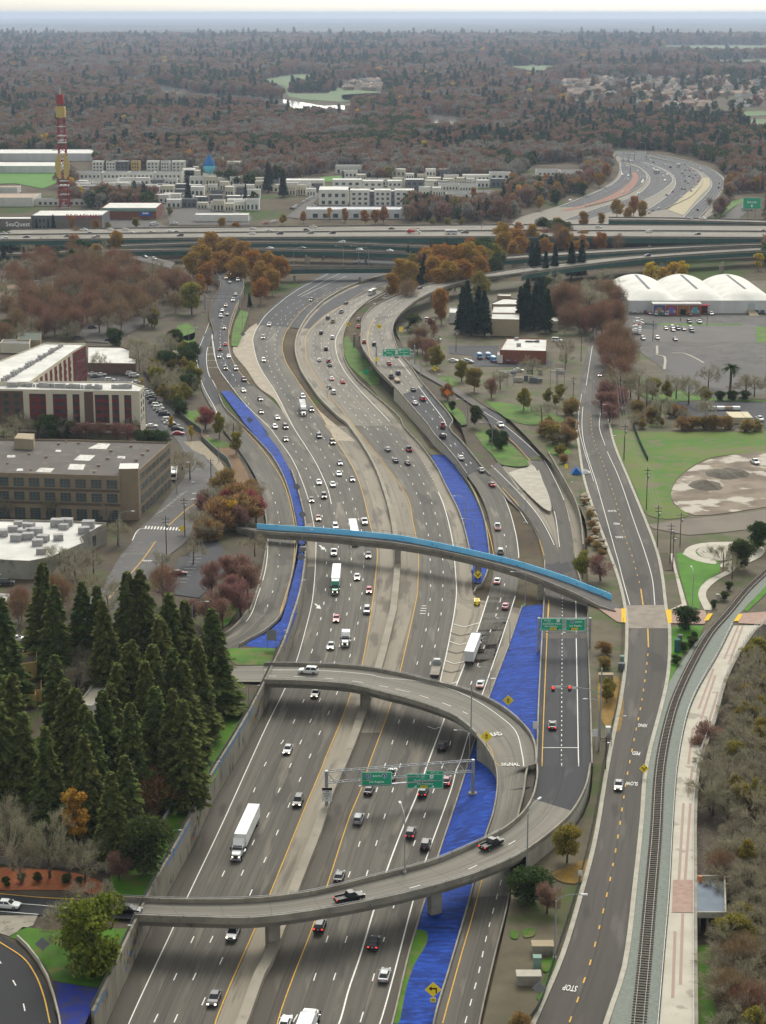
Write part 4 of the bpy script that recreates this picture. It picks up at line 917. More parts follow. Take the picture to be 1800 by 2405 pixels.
stR=Wl("L1 720,540 840,330 960,170 1090,20 L2 1210,1410 1262,1300 1320,1200 1440,1075 1425,980 1380,900 1300,845 1240,810 1190,700 1080,560 990,430")
a_,b_=crv(stL,n=6),crv(stR,n=6);n_=min(len(a_),len(b_))
road('ST','street_road',mat('patched street asphalt',(.088,.084,.080),(.11,.105,.10),.08,c=(.13,.125,.12),cscale=.3,clo=.58,chi=.64),a_[:n_],b_[:n_],nl=3,z=.08)
mark('st',None,'',pts=[p+Vector((0,0,.1))for p in Wl("L1 700,300 L2 915,1546 1010,1415")],col=1,w=.3)
mark('st',None,'',pts=[p+Vector((0,0,.1))for p in Wl("L2 1095,1310 1200,1215 1270,1165 1312,1120")],col=1,w=.3)
mark('st',None,'',pts=[p+Vector((0,0,.1))for p in Wl("L2 858,1408 905,1335 970,1328")],w=.3)
for k in range(12):mark('st',None,'',pts=[p+Vector((0,0,.1))for p in Wl(f"L2 {950 + k * 20},{1314 + k} {942 + k * 20},{1333 + k}")],w=.5,step=30)
for k in range(8):mark('st',None,'',pts=[p+Vector((0,0,.1))for p in Wl(f"L2 {1010 + k * 22},{1238 - k * 18} {1060 + k * 22},{1215 - k * 18}")],w=.12,step=30)
struct('road_marking',MK.pop('st'),MK2)
sheet('lot_pavement',M_DLOT,Wl("L1 1010,250 1120,110 1190,0 L2 1250,1480 1310,1430 1420,1400 L1 1480,40 1440,140 1290,290"),None,lift=.1)
for k in range(9):mark('lm',None,'',pts=[p+Vector((0,0,.15))for p in Wl(f"L1 {1140 + k * 14},{190 - k * 22} {1210 + k * 14},{190 - k * 22}")],w=.12,step=30)
for k in range(7):mark('lm',None,'',pts=[p+Vector((0,0,.15))for p in Wl(f"L2 {600 + k * 40},{340 + k * 8} {600 + k * 40 + 14},{330 + k * 8}")],w=.12,step=30)
struct('lot_marking',MK.pop('lm'),MK2)
sheet('lot_pavement',M_DLOT,Wl("L2 590,340 760,330 930,390 1010,470 1130,580 1220,700 1190,740 1060,720 960,690 940,480 860,420 590,390"),None,lift=.1)
sheet('rubble',mat('tan riprap',(.30,.25,.17),(.17,.14,.10),1.2,c=(.38,.33,.25),cscale=2.5),Wl("L2 1190,765 1300,762 1420,880 1520,1030 1450,1062 1420,960 1330,860 1250,822"),None,'stuff',lift=.12)
sheet('planting_ground',mat('rust mulch',(.17,.095,.04),(.12,.075,.04),.3),Wl("L2 1250,690 1330,720 1430,760 1510,800 1600,960 1640,1080 1540,1040 1480,900 1400,830"),None,lift=.0)
sheet('grass',M_GRASS,Wl("L2 1170,575 1290,560 1300,600 1290,680 1245,660"),None,'stuff',lift=.2)
sheet('grass',M_GRASS,smooth_poly(Wl("L2 1340,740 1470,770 1480,800 1400,800 1320,770"),3),None,'stuff',lift=.1)
sheet('grass',M_GRASS,Wl("L2 1100,120 1200,80 1275,55 1260,150 1180,170 1110,165"),None,'stuff',lift=.2)
sheet('apron_pavement',MATS['pale apron concrete'],Wl("L2 1110,180 1255,150 1250,295 1180,240"),None,lift=.2)
sheet('street_road',M_STR,Wl("L2 1030,90 1070,60 1090,140 1180,260 1230,300 1290,420 1240,400 1150,290 1060,190"),None,lift=.15)
sheet('street_road',M_STR,Wl("B3 910,930 970,920 1000,1000 1090,1104 L2 700,130 560,120 520,40"),None,lift=.3)
sheet('grass',M_GRASS,smooth_poly(Wl("M5 -80,480 0,460 60,520 50,590 0,600 -80,560"),3),None,'stuff',lift=.2)
for k,mb_ in list(MK.items()):pass
# elevated freeway (green steel girders)
def vstat(near,far,z):
 """near and far edges as photo pixels of the deck, one height"""
 f=lambda s:[U(x,y,z if zz is None else zz)for x,y,zz in pix('P '+s)]
 return crv(f(near),n=10),crv(f(far),n=10)
def vbridge(label,near,far,z,depth,nl=2,piers=(),name='viaduct',med=None,z0=-.3,pw=1.6):
 L,R=vstat(near,far,z)
 T=bridge(name,label,L,R,depth,.9,m_road=M_CON,nl=nl,m_g=M_GREEN,inset=.25,rail=False,slab=.55,m_par=mat('dirty parapet concrete',(.15,.135,.11),(.2,.18,.15),.2))
 if med:
  along(MB(),[a.lerp(b,med)for a,b in zip(L,R)],.6,-.05,lambda p:p.z+1.0).build('median_wall',MATS['dirty parapet concrete'],T)
 for px,py in piers:
  p=U(px,py,z0);MB().box((p.x,p.y,(z-depth+z0)/2),(pw,pw,z-depth-z0)).build('pier',M_CONC,T)
 ROADS[label]=Road(L,R,nl)
 return label,T
V_MAIN=vbridge('wide elevated freeway with two carriageways on green girders spanning the whole view',"-80,566 300,562 600,559.5 900,558 1200,557.5 1500,558 1880,560","-80,541 300,537 600,534 900,531 1200,529 1500,529 1880,531",11,4.0,10,[(1525,600),(1030,600),(760,600),(480,600),(930,598)],med=.5)
V_FAR=vbridge('narrow elevated ramp with green girder just beyond the wide elevated freeway',"1430,517.5 1600,519.5 1880,527","1430,511.5 1600,513.5 1880,520",11,3.6,2,[(1500,548),(1700,548)])
V_A=vbridge('elevated ramp on green girders directly below the wide elevated freeway',"285,580 474,573 600,571 800,573.5 1010,582","285,575 474,568.5 600,566.5 800,569 1010,577.5",9,3.6,2,[(720,618),(860,618)])
V_B=vbridge('second lower elevated ramp with pale cars crossing above the dark freeway lanes',"-80,603 100,597 308,590 600,588 781,590.5 965,596","-80,597 100,591 308,585 600,583.5 781,586 965,592",8,3.4,2,[(726,621),(760,610),(610,618)])
V_C=vbridge('short lowest viaduct with green girder and two round concrete piers over dark lanes',"600,635 669,632 800,630 921,629 1000,627","600,631 669,628 800,626 921,625 1000,623",8,3.4,2,[(692,664),(846,667)])
V_D=vbridge('sloping elevated ramp behind the tall conifers right of the golden trees',"1120,617 1183,611 1379,597.5 1700,580 1880,574","1120,610 1183,603.5 1379,589 1700,575 1880,569",9,3.2,2,[(1300,632),(1600,622)])
V_E=vbridge('wide sloping elevated ramp on green girders above the white arched warehouse',"1225,647@9.6 1243,642@9.8 1382.5,622.8 1515,607.9 1700,594.6 1880,586","1225,636@9.6 1243,631.5@9.8 1379,611 1515,599 1700,586.5 1880,578",10,3.4,2,[(1411,662),(1553,640),(1565,638),(1692,648),(1697,640)])
skirts([U(x,y,5)for x,y in((330,612),(365,620),(400,630))],'end wall of the low roadway below the elevated ramps')
road('LOW','street_road',M_STR,[U(x,y,5)for x,y in((290,605),(330,612),(365,620),(402,630))],[U(x,y,5)for x,y in((300,597),(340,600),(375,607),(412,616))],nl=2)
# the freeway beyond, curving away to the right
def Wf(s):return W(s,0.0)
sheet('freeway_shoulder_pavement',M_SHO,smooth_poly(Wf("B5 0,520 60,470 300,400 480,330 610,270 690,205 700,120 650,45 800,48 1000,70 1240,130 1370,200 1388,270 1335,360 1230,490 600,520"),3),None,lift=.0)
FAR={}
def farroad(key,L,R,m=M_DRK,nl=4,z=.06):
 return road(key,'freeway_road',m,crv(Wf(L),n=8),crv(Wf(R),n=8),nl=nl,z=z)
farroad('F1',"B5 1090,500 1180,400 1262,320 1300,250 1235,180 1110,130 930,86 800,60 660,42","B5 1200,500 1275,420 1340,340 1382,260 1365,205 1235,135 1000,78 830,52 680,38")
farroad('F2',"B5 850,440 960,370 1030,310 1065,240 1015,172 900,125 800,104 700,82","B5 1000,420 1100,375 1180,330 1245,240 1220,185 1110,133 930,90 720,55",nl=5)
farroad('F3',"B5 330,490 560,410 780,340 870,280 898,215 850,160 780,125 710,112","B5 520,480 760,400 930,330 1020,270 1055,225 1005,172 880,120 720,88",nl=4)
farroad('F4',"B5 300,405 440,350 600,285 680,235 712,190 710,150 705,120","B5 480,405 640,365 780,310 860,255 885,205 840,160 720,118",nl=3)
farroad('F5',"B5 320,425 480,390 640,330 740,270 790,215 782,180","B5 360,430 540,395 700,345 790,280 828,215 815,180",m=mat('red brown pavement',(.24,.105,.065),(.20,.095,.06),.1),nl=1,z=.14)
farroad('F6',"B5 1020,425 1120,330 1210,260 1240,215","B5 1120,460 1220,340 1290,265 1285,215",m=mat('yellow concrete slope',(.36,.31,.19),(.32,.27,.17),.2),nl=1,z=.3)
for k,(a,b)in{'F1':(0,0),'F2':(0,0),'F3':(0,0),'F4':(0,0)}.items():
 r=ROADS[k]
 mark('far',None,'',pts=[p+Vector((0,0,.1))for p in off(r.L,.6)][::3],w=.35);mark('far',None,'',pts=[p+Vector((0,0,.1))for p in off(r.R,-.6)][::3],w=.35)
 for f in(.25,.5,.75):mark('far',None,'',pts=[a_.lerp(b_,f)+Vector((0,0,.1))for a_,b_ in zip(r.L,r.R)][::3],w=.3,dash=(4,14),step=2)
struct('road_marking',MK.pop('far'),MK2)
for k,lab in(('F1','outer pale barrier of the far curving freeway below the brown wood'),('F2','pale barrier dividing the far curving freeway'),('F4','inner pale barrier of the far curving freeway beside the red strip')):
 barrier(lab,ROADS[k].R[::2],1.1,.5,M_PALE)
sheet('street_road',M_STR,Wf("B5 1360,480 1500,370 1570,340 1590,380 1480,480"),None,lift=.05)
sheet('grass',M_GRASS,smooth_poly(Wf("B5 1310,440 1450,360 1560,345 1450,400 1350,470"),3),None,'stuff',lift=.1)
# vehicles
M_GLASS=mat('dark car glass',(.015,.018,.022),rough=.12,spec=.6)
M_TYRE=mat('tyre rubber',(.018,.018,.018),rough=.9);M_RIM=mat('alloy rim',(.3,.3,.31),rough=.4,metal=.6)
M_HEAD=mat('lit headlight',(1.0,.86,.62),emit=2.2);M_HEADO=mat('clear headlight',(.55,.56,.56),rough=.2)
M_TAIL=mat('red tail light',(.35,.01,.01),rough=.3);M_BRAKE=mat('lit brake light',(1.0,.03,.02),emit=2.0)
M_TRIM=mat('black plastic trim',(.02,.02,.022),rough=.6);M_PLATE=mat('number plate',(.6,.6,.58));M_CHROME=mat('bright metal',(.5,.5,.52),rough=.3,metal=.7)
PAINT={'white':(.72,.72,.70),'silver':(.28,.29,.30),'grey':(.085,.088,.095),'black':(.005,.005,.006),'dark grey':(.022,.023,.026),'red':(.36,.012,.014),'maroon':(.12,.012,.018),'navy blue':(.018,.028,.085),'blue':(.02,.07,.30),'dark green':(.012,.055,.045),'green':(.02,.20,.12),'tan':(.36,.29,.18),'cream':(.62,.55,.36),'beige':(.45,.41,.33),'pink':(.5,.2,.24),'sky blue':(.08,.30,.52),'rust red':(.25,.06,.03)}
def paint(c):return mat('car paint '+c,PAINT[c],rough=.3,spec=.35)
def loft(mb,st,mi=0):
 """st: (x, half width, z low, z mid, z top) sections along x"""
 V=[]
 for x,w_,a,m_,t in st:V+=[(x,-w_*.88,a),(x,-w_,m_),(x,-w_*.93,t),(x,w_*.93,t),(x,w_,m_),(x,w_*.88,a)]
 n=len(st);F=[tuple(range(6))[::-1],tuple(range((n-1)*6,n*6))]
 for i in range(n-1):
  for k in range(6):F.append((i*6+k,i*6+(k+1)%6,(i+1)*6+(k+1)%6,(i+1)*6+k))
 return mb.add(V,[f[::-1]for f in F],mi)
def cabin(L,xb,xf,rb,rf,wl_,wr,zb,zr_):
 """glasshouse between belt line and roof; returns dict of panes and pillars/roof shapes"""
 b=[(xb,-wl_),(xf,-wl_),(xf,wl_),(xb,wl_)];r=[(rb,-wr),(rf,-wr),(rf,wr),(rb,wr)]
 B=[Vector((x,y,zb))for x,y in b];R=[Vector((x,y,zr_))for x,y in r]
 def pane(i,j,s0=.06,s1=.94,v0=.05,v1=.92,e=.012):
  P=[B[i].lerp(B[j],s0).lerp(R[i].lerp(R[j],s0),v0),B[i].lerp(B[j],s1).lerp(R[i].lerp(R[j],s1),v0),B[i].lerp(B[j],s1).lerp(R[i].lerp(R[j],s1),v1),B[i].lerp(B[j],s0).lerp(R[i].lerp(R[j],s0),v1)]
  n=(P[1]-P[0]).cross(P[3]-P[0]).normalized()*e
  return MB().add([p+n for p in P]+[p-n for p in P],[(0,1,2,3),(7,6,5,4),(0,4,5,1),(1,5,6,2),(2,6,7,3),(3,7,4,0)])
 shell=MB();Rt=[p+Vector((0,0,.05))for p in R]
 shell.add(B+R+Rt,[(0,1,5,4),(1,2,6,5),(2,3,7,6),(3,0,4,7),(4,5,9,8),(5,6,10,9),(6,7,11,10),(7,4,8,11),(8,9,10,11)])
 return shell,{'windscreen':[pane(1,2)],'rear_window':[pane(3,0)],'side_window':[pane(0,1,.06,.47),pane(0,1,.52,.90),pane(2,3,.10,.48),pane(2,3,.53,.94)]}
def wheel_mb(x,y,r=.33,w=.23):
 s=1 if y>0 else-1
 return MB().cyl((x,y-s*w,r),(x,y,r),r,n=12,mi=0).cyl((x,y-s*.05,r),(x,y+s*.012,r),r*.62,n=8,mi=1)
def car_parts(kind):
 """list of (part name, MB, material slot key)"""
 out=[];body=MB()
 if kind=='sedan':
  L,w_,z=4.75,.92,.95
  loft(body,[(-2.37,.74,.42,.6,.78),(-2.25,.85,.25,.6,.95),(-1.5,.92,.2,.62,.98),(.9,.92,.2,.62,.96),(1.7,.90,.2,.6,.86),(2.2,.84,.24,.55,.74),(2.37,.72,.4,.55,.64)])
  sh,pn=cabin(L,-1.95,1.05,-1.15,.25,.80,.60,.93,1.40);ax=(-1.42,1.42);lz=.66;tz=.78;xe=2.36
 elif kind=='suv':
  L,w_,z=4.75,.96,1.05
  loft(body,[(-2.36,.82,.5,.8,1.0),(-2.28,.92,.3,.75,1.1),(-1.4,.96,.26,.75,1.12),(.9,.96,.26,.75,1.08),(1.75,.94,.26,.72,1.0),(2.22,.88,.3,.68,.9),(2.37,.78,.45,.68,.78)])
  sh,pn=cabin(L,-2.26,1.15,-1.95,.4,.85,.68,1.08,1.70);ax=(-1.4,1.42);lz=.8;tz=.98;xe=2.36
  for s_ in(-.62,.62):body.box((-.75,s_,1.79),(1.9,.05,.05))
 elif kind=='hatch':
  L,w_,z=4.1,.89,.95
  loft(body,[(-2.05,.76,.42,.65,.9),(-1.98,.86,.25,.65,1.0),(-1.2,.89,.2,.63,1.0),(.8,.89,.2,.63,.97),(1.5,.86,.2,.6,.88),(1.95,.8,.25,.55,.76),(2.05,.7,.4,.55,.66)])
  sh,pn=cabin(L,-1.96,1.0,-1.5,.25,.78,.60,.96,1.46);ax=(-1.25,1.25);lz=.68;tz=.9;xe=2.04
 elif kind=='van':
  L,w_,z=5.2,.98,1.1
  loft(body,[(-2.6,.9,.45,1.0,1.15),(-2.5,.97,.3,.9,1.2),(1.2,.97,.28,.85,1.15),(2.1,.94,.28,.75,1.05),(2.6,.82,.4,.7,.85)])
  sh,pn=cabin(L,-2.5,1.7,-2.4,.7,.92,.8,1.15,2.0);ax=(-1.6,1.6);lz=.85;tz=1.1;xe=2.58
 else:
  L,w_,z=5.6,.98,1.05
  loft(body,[(-2.8,.93,.5,.8,.84),(-2.75,.96,.45,.8,.86),(-.55,.98,.4,.8,.88),(-.5,.98,.4,.8,1.16),(1.3,.98,.36,.8,1.12),(2.2,.95,.36,.78,1.06),(2.7,.9,.42,.75,.98),(2.8,.8,.5,.75,.85)])
  for s_ in(-.91,.91):body.box((-1.65,s_,1.0),(2.3,.1,.34))
  body.box((-2.76,0,1.0),(.09,1.84,.34))
  sh,pn=cabin(L,-.6,1.5,-.35,.75,.88,.72,1.12,1.80);ax=(-1.75,1.75);lz=.92;tz=.98;xe=2.78
  out.append(('bed_liner',MB().box((-1.65,0,.885),(2.15,1.7,.03)),'trim'))
 o=len(body.v);body.v+=sh.v;body.f+=[[i+o for i in f]for f in sh.f];body.m+=[0]*len(sh.f);body.uv+=[(0,0)]*sum(len(f)for f in sh.f)
 out.insert(0,('body',body,'paint'))
 for k,ms in pn.items():
  for m_ in ms:out.append((k,m_,'glass'))
 r=.36 if kind in('suv','pickup','van')else .32
 for x in ax:
  for s_ in(-1,1):out.append(('wheel',wheel_mb(x,s_*(w_+.005),r),'wheel'))
 for s_ in(-1,1):
  out.append(('headlight',MB().box((xe-.08,s_*w_*.68,lz),(.26,.34,.15)),'head'))
  out.append(('tail_light',MB().box((-xe+.05,s_*w_*.74,tz),(.18,.26,.17)),'tail'))
  out.append(('mirror',MB().box((.75 if kind!='pickup' else 1.1,s_*(w_+.08),1.02 if kind in('sedan','hatch')else 1.18),(.14,.2,.13)),'paint'))
 out.append(('grille',MB().box((xe+.005,0,lz-.1),(.05,w_*.9,.2)),'trim'));out.append(('bumper',MB().box((xe-.02,0,.36),(.16,w_*1.6,.16)),'trim'))
 out.append(('number_plate',MB().box((-xe-.01,0,tz-.08),(.04,.34,.14)),'plate'));out.append(('bumper',MB().box((-xe+.02,0,.42),(.14,w_*1.6,.14)),'trim'))
 return out
CARMESH={}
def slotmats(key,colour,lit,brake):
 return{'paint':[paint(colour)],'glass':[M_GLASS],'wheel':[M_TYRE,M_RIM],'head':[M_HEAD if lit else M_HEADO],'tail':[M_BRAKE if brake else M_TAIL],'trim':[M_TRIM],'plate':[M_PLATE]}[key]
def car_thing(kind,colour,lit,brake,near):
 """first of each sort is built; later ones are copies"""
 key=(kind,colour,lit,brake,near)
 if key in CARMESH:
  return dup(CARMESH[key],(0,0,0))
 nm={'sedan':'sedan_car','suv':'suv_car','hatch':'hatchback_car','van':'van','pickup':'pickup_truck'}[kind]
 if near:
  T=bpy.data.objects.new(nm,None);COL.link(T)
  for pn,mb,sl_ in car_parts(kind):
   mk=(kind,pn,sl_,colour if sl_=='paint' else '',lit if sl_=='head' else 0,brake if sl_=='tail' else 0,len(mb.v),tuple(round(c,2)for c in mb.v[0]))
   me=CARMESH.get(mk)or mb.build(pn,slotmats(sl_,colour,lit,brake),mesh_only=True);CARMESH[mk]=me
   link(pn,me,T)
 else:
  mb=MB();mats=[paint(colour),M_GLASS,M_TYRE,M_RIM,M_HEAD if lit else M_HEADO,M_BRAKE if brake else M_TAIL,M_TRIM,M_PLATE]
  base={'paint':0,'glass':1,'wheel':2,'head':4,'tail':5,'trim':6,'plate':7}
  for pn,m_,sl_ in car_parts(kind):
   o=len(mb.v);mb.v+=m_.v;mb.f+=[[i+o for i in f]for f in m_.f];mb.m+=[base[sl_]+k for k in m_.m];mb.uv+=m_.uv
  T=mb.build(nm,mats)
 CARMESH[key]=T
 return T
CATS={'sedan':('sedan','car'),'suv':('suv','car'),'hatch':('hatchback','car'),'van':('van','van'),'pickup':('pickup truck','truck')}
VEH=[]
def place(o,noun,cat,group,phrase,p,h):
 o.location=p;o.rotation_euler=(0,0,h);o.scale=(1.06,1.06,1.06);tag(o,None,cat,group);VEH.append((o,noun,phrase,Vector(p).length))
PHR={'NB':('driving north on the freeway','northbound freeway traffic'),'SB':('driving south on the freeway','southbound freeway traffic'),'BR':('on the merging branch roadway','traffic on the branch roadway'),'CX':('on the climbing exit roadway','traffic on the exit roadway'),'ON':('on the metered on-ramp','ramp traffic'),'R9':('on the lower ramp bridge','ramp traffic'),'R8':('on the upper ramp bridge','ramp traffic'),'ARM':('on the outer right ramp','ramp traffic'),'FS':('on the riverfront street','street traffic'),'V':('on the wide elevated freeway','traffic on the elevated freeway'),'VB':('on the lower elevated ramps','traffic on the elevated ramps'),'FAR':('on the far curving freeway','traffic on the far freeway')}
def cars(spec,key,roads,toward,lit=None,dz=.7):
 """spec: 'tile x,y kind colour' items separated by ;"""
 ph,grp=PHR[key]
 tcur='P'
 for it in spec.split(';'):
  k=it.split()
  if not k:continue
  if k[0]in TILES:tcur=k.pop(0)
  x,y,_=pix(tcur+' '+k[0])[0];kind=k[1];colour=' '.join(c for c in k[2:]if c not in('b','l','r'));fl=[c for c in k[2:]if c in('b','l','r')]
  p=None
  for rk in roads:
   r=ROADS[rk]
   if rk in('NB','NB2','SB','SBl','SBr','SBk','NB3'):h=U(x,y,dz);q=Vector((h.x,h.y,.05));c,t=r.near(q);ok=(c-q).length<(r.L[0]-r.R[0]).length*.75+4 and r.bvh.find_nearest(q)[3]<3
   else:
    g0=r.hit(x,y+dz*4.5*(FPX/4500)*(400/max(300,(CAMH*0+U(x,y,0).y))));ok=g0 is not None
    if ok:q=Vector(g0);c,t=r.near(q);q.z+=.04
   if ok:p=q;break
  if p is None:
   q=U(x,y,dz);p=Vector((q.x,q.y,.08));c,t=ROADS[roads[0]].near(p)
  away=t if t.y>0 else-t
  if key in('V','VB','R9','R8'):away=t if t.x>0 else-t
  d=-away if(toward and 'r' not in fl)or(not toward and 'r' in fl)else away
  h=math.atan2(d.y,d.x)
  near=p.y<830
  on=('l' in fl)if lit is None else(lit or 'l' in fl)
  o=car_thing(kind,colour,on,'b' in fl,near)
  sl_=math.asin(clamp(t.z,-.2,.2));
  place(o,colour+' '+CATS[kind][0],CATS[kind][1],grp,ph,p,h)
NBK=['NB','NB2','NB3','base_w','BRc'];SBK=['SB','SBl','SBr','SBk','base_e']
cars("T1 1515,1075 pickup silver l;1390,1500 sedan dark grey l;T2 278,225 suv black l;T4 800,755 sedan black l;585,1190 sedan silver l;920,385 sedan silver l;963,173 sedan red l;1200,110 suv silver;M3 1190,1175 sedan white l;1283,1280 hatch red l;1010,985 pickup white l;1278,1005 sedan black l;1020,785 suv white;888,717 sedan rust red l;1247,745 pickup white l;835,575 sedan dark grey l;932,545 suv black l;892,437 sedan white l;1000,455 sedan white;1047,372 sedan white;1152,413 sedan dark grey l;1055,287 sedan navy blue l;998,127 suv black l;893,80 suv black;M5 965,278 suv dark grey l;640,470 pickup white l;592,570 suv silver l;595,748 suv white l;900,1030 suv white;966,1133 pickup silver l",'NB',NBK,True)
cars("M3 632,110 sedan dark grey l;550,12 sedan white;632,15 suv black l;M5 325,80 suv white l;300,110 sedan cream l;330,143 sedan dark grey;393,127 suv white l;377,240 sedan cream l;357,285 suv white l;303,325 sedan maroon l;274,365 sedan white;312,393 sedan dark grey;262,410 suv white;290,500 sedan grey l;298,628 sedan red b r;257,667 sedan dark grey b r;249,722 sedan dark grey l;322,722 sedan white l;298,815 suv black l;378,818 suv silver l;442,905 suv maroon;437,988 sedan white l;568,1055 sedan dark grey l;575,1155 sedan dark grey l;702,1200 sedan white l;682,1268 sedan white l;765,1270 suv black l",'BR',['BRc','BR','base_w','apron'],True)
cars("T2 885,50 pickup white;738,150 sedan black;1088,165 suv black b;1240,90 sedan maroon b;670,340 suv silver;1008,430 suv dark grey b;1105,505 suv black;545,710 sedan dark grey;420,1030 suv black b;770,1145 suv dark grey b;838,1350 sedan silver;195,1660 sedan white;T5 757,680 sedan white b;460,1165 suv dark grey;953,75 sedan pink;M4 725,795 pickup white b;748,985 suv silver;722,1213 sedan white b;M3 1427,180 sedan silver;1592,183 pickup black b;1488,267 sedan navy blue;1582,287 sedan dark grey;M5 1237,302 sedan dark grey;1200,372 pickup silver;1096,418 suv grey;1135,447 pickup tan;1043,535 suv dark grey;1130,572 suv white;1080,660 suv dark grey;1028,745 sedan white;1100,755 suv navy blue b;1110,785 sedan dark green;1123,890 sedan white b;1210,915 sedan red b;1104,957 sedan black;1138,997 suv white",'SB',SBK+['CX'],False)
cars("M4 298,88 suv dark grey;298,5 pickup red;440,255 sedan white;597,350 sedan silver;682,462 sedan maroon b;M5 1545,265 pickup white;1460,317 sedan grey;1335,430 sedan grey;1332,485 sedan maroon b;1352,555 sedan maroon b;1376,612 suv black b;1455,630 suv dark grey;1570,778 sedan maroon b;1640,855 suv navy blue;1588,885 pickup black;M6 340,908 sedan black;408,978 suv maroon b;353,1005 sedan white;220,665 sedan rust red;388,175 sedan dark grey;660,158 sedan blue;710,110 suv dark grey",'CX',['CX','ARMd'],False)
cars("T5 1317,1012 sedan black b",'ON',['ON'],False)
cars("M4 748,0 pickup white l",'ARM',['ARMd','ARMe'],True)
cars("T1 835,935 sedan black;T2 610,862 pickup black b;1530,515 pickup black b;T1 50,905 sedan white",'R9',['R9'],False)
cars("T4 745,592 suv white",'R8',['R8'],True)
cars("T3 698,130 sedan grey l",'FS',['FS'],True)
cars("R7 345,765 sedan maroon l;430,113 hatch blue;485,125 pickup white l;525,85 suv white;270,418 suv red",'FS',['FS'],True)
vm=V_MAIN[0]
cars("B3 35,610 suv white;172,600 sedan dark grey;630,598 suv beige;1170,590 suv black;B4 160,578 suv dark grey;360,574 sedan grey;500,575 suv dark grey;1358,572 pickup black;B5 895,566 suv white;1212,580 sedan dark grey;B3 580,575 sedan navy blue;435,595 sedan navy blue",'V',[vm],True)
cars("B3 25,580 pickup white;545,555 pickup white;715,551 sedan white;815,551 sedan white;857,572 sedan white;985,568 sedan beige;1108,564 sedan white;1150,567 sedan grey;1640,578 sedan white;1385,570 sedan dark grey;1640,546 sedan white;B4 92,558 sedan white;333,556 suv grey;375,536 pickup white;885,545 sedan black;B5 570,537 suv white;1640,560 sedan navy blue;450,567 sedan silver;175,600 sedan grey",'V',[vm],False)
cars("B3 935,667 sedan white",'VB',[V_A[0],V_B[0]],True);cars("B4 562,634 suv white",'VB',[V_A[0]],True)
cars("B4 97,673 sedan white;308,673 sedan dark grey;678,682 sedan white;875,689 sedan white",'VB',[V_B[0]],False)
cars("B4 1390,645 sedan white",'VB',[V_D[0]],True);cars("B5 885,720 sedan navy blue",'VB',[V_E[0]],True)
cars("B3 942,728 sedan black;1000,742 suv white",'VB',['LOW'],False)
cars("B5 1160,482 sedan silver;1245,483 pickup white",'VB',[V_FAR[0],vm],False)
cars("B5 755,138 sedan white;740,105 suv white;770,107 sedan silver;763,200 sedan white;762,226 sedan navy blue;723,192 sedan cream l;730,310 suv white;857,232 sedan white l;854,243 sedan white l;830,316 sedan white;824,172 sedan grey;612,280 sedan black;387,358 sedan white;887,140 sedan grey;925,155 sedan cream l;990,205 sedan grey;1013,193 sedan cream l;999,230 sedan cream l;898,98 sedan grey;928,115 suv dark grey;995,130 sedan grey",'FAR',['F4','F3','F2'],True)
cars("B5 1035,147 suv black;1010,325 sedan grey;1050,305 sedan navy blue;1110,287 sedan black;1131,290 sedan dark grey;1170,302 sedan black;1190,277 sedan white;1110,341 sedan white;1150,250 sedan maroon;1132,235 sedan maroon;1212,256 sedan white;1215,237 sedan red b;1218,215 sedan pink b;1183,215 sedan silver;1157,206 sedan black;1198,196 suv white;1180,187 sedan white;1106,182 suv white;1127,202 sedan dark grey;1160,167 sedan red b;1132,165 sedan dark grey;1115,188 sedan grey;1230,155 sedan white;1232,168 suv white;1128,126 sedan dark grey;1347,280 suv black;1352,253 sedan dark grey;960,415 sedan white;920,428 sedan black;897,440 sedan silver;1212,424 suv dark grey",'FAR',['F2','F1'],False)
def onroad(rk,s,z=0.0):
 x,y,_=pix(s)[0];h=ROADS[rk].hit(x,y);return Vector(h)+Vector((0,0,.05))if h is not None else U(x,y,z)
M_BOX=mat('white trailer skin',(.70,.70,.68),(.62,.62,.60),.6,rough=.5)
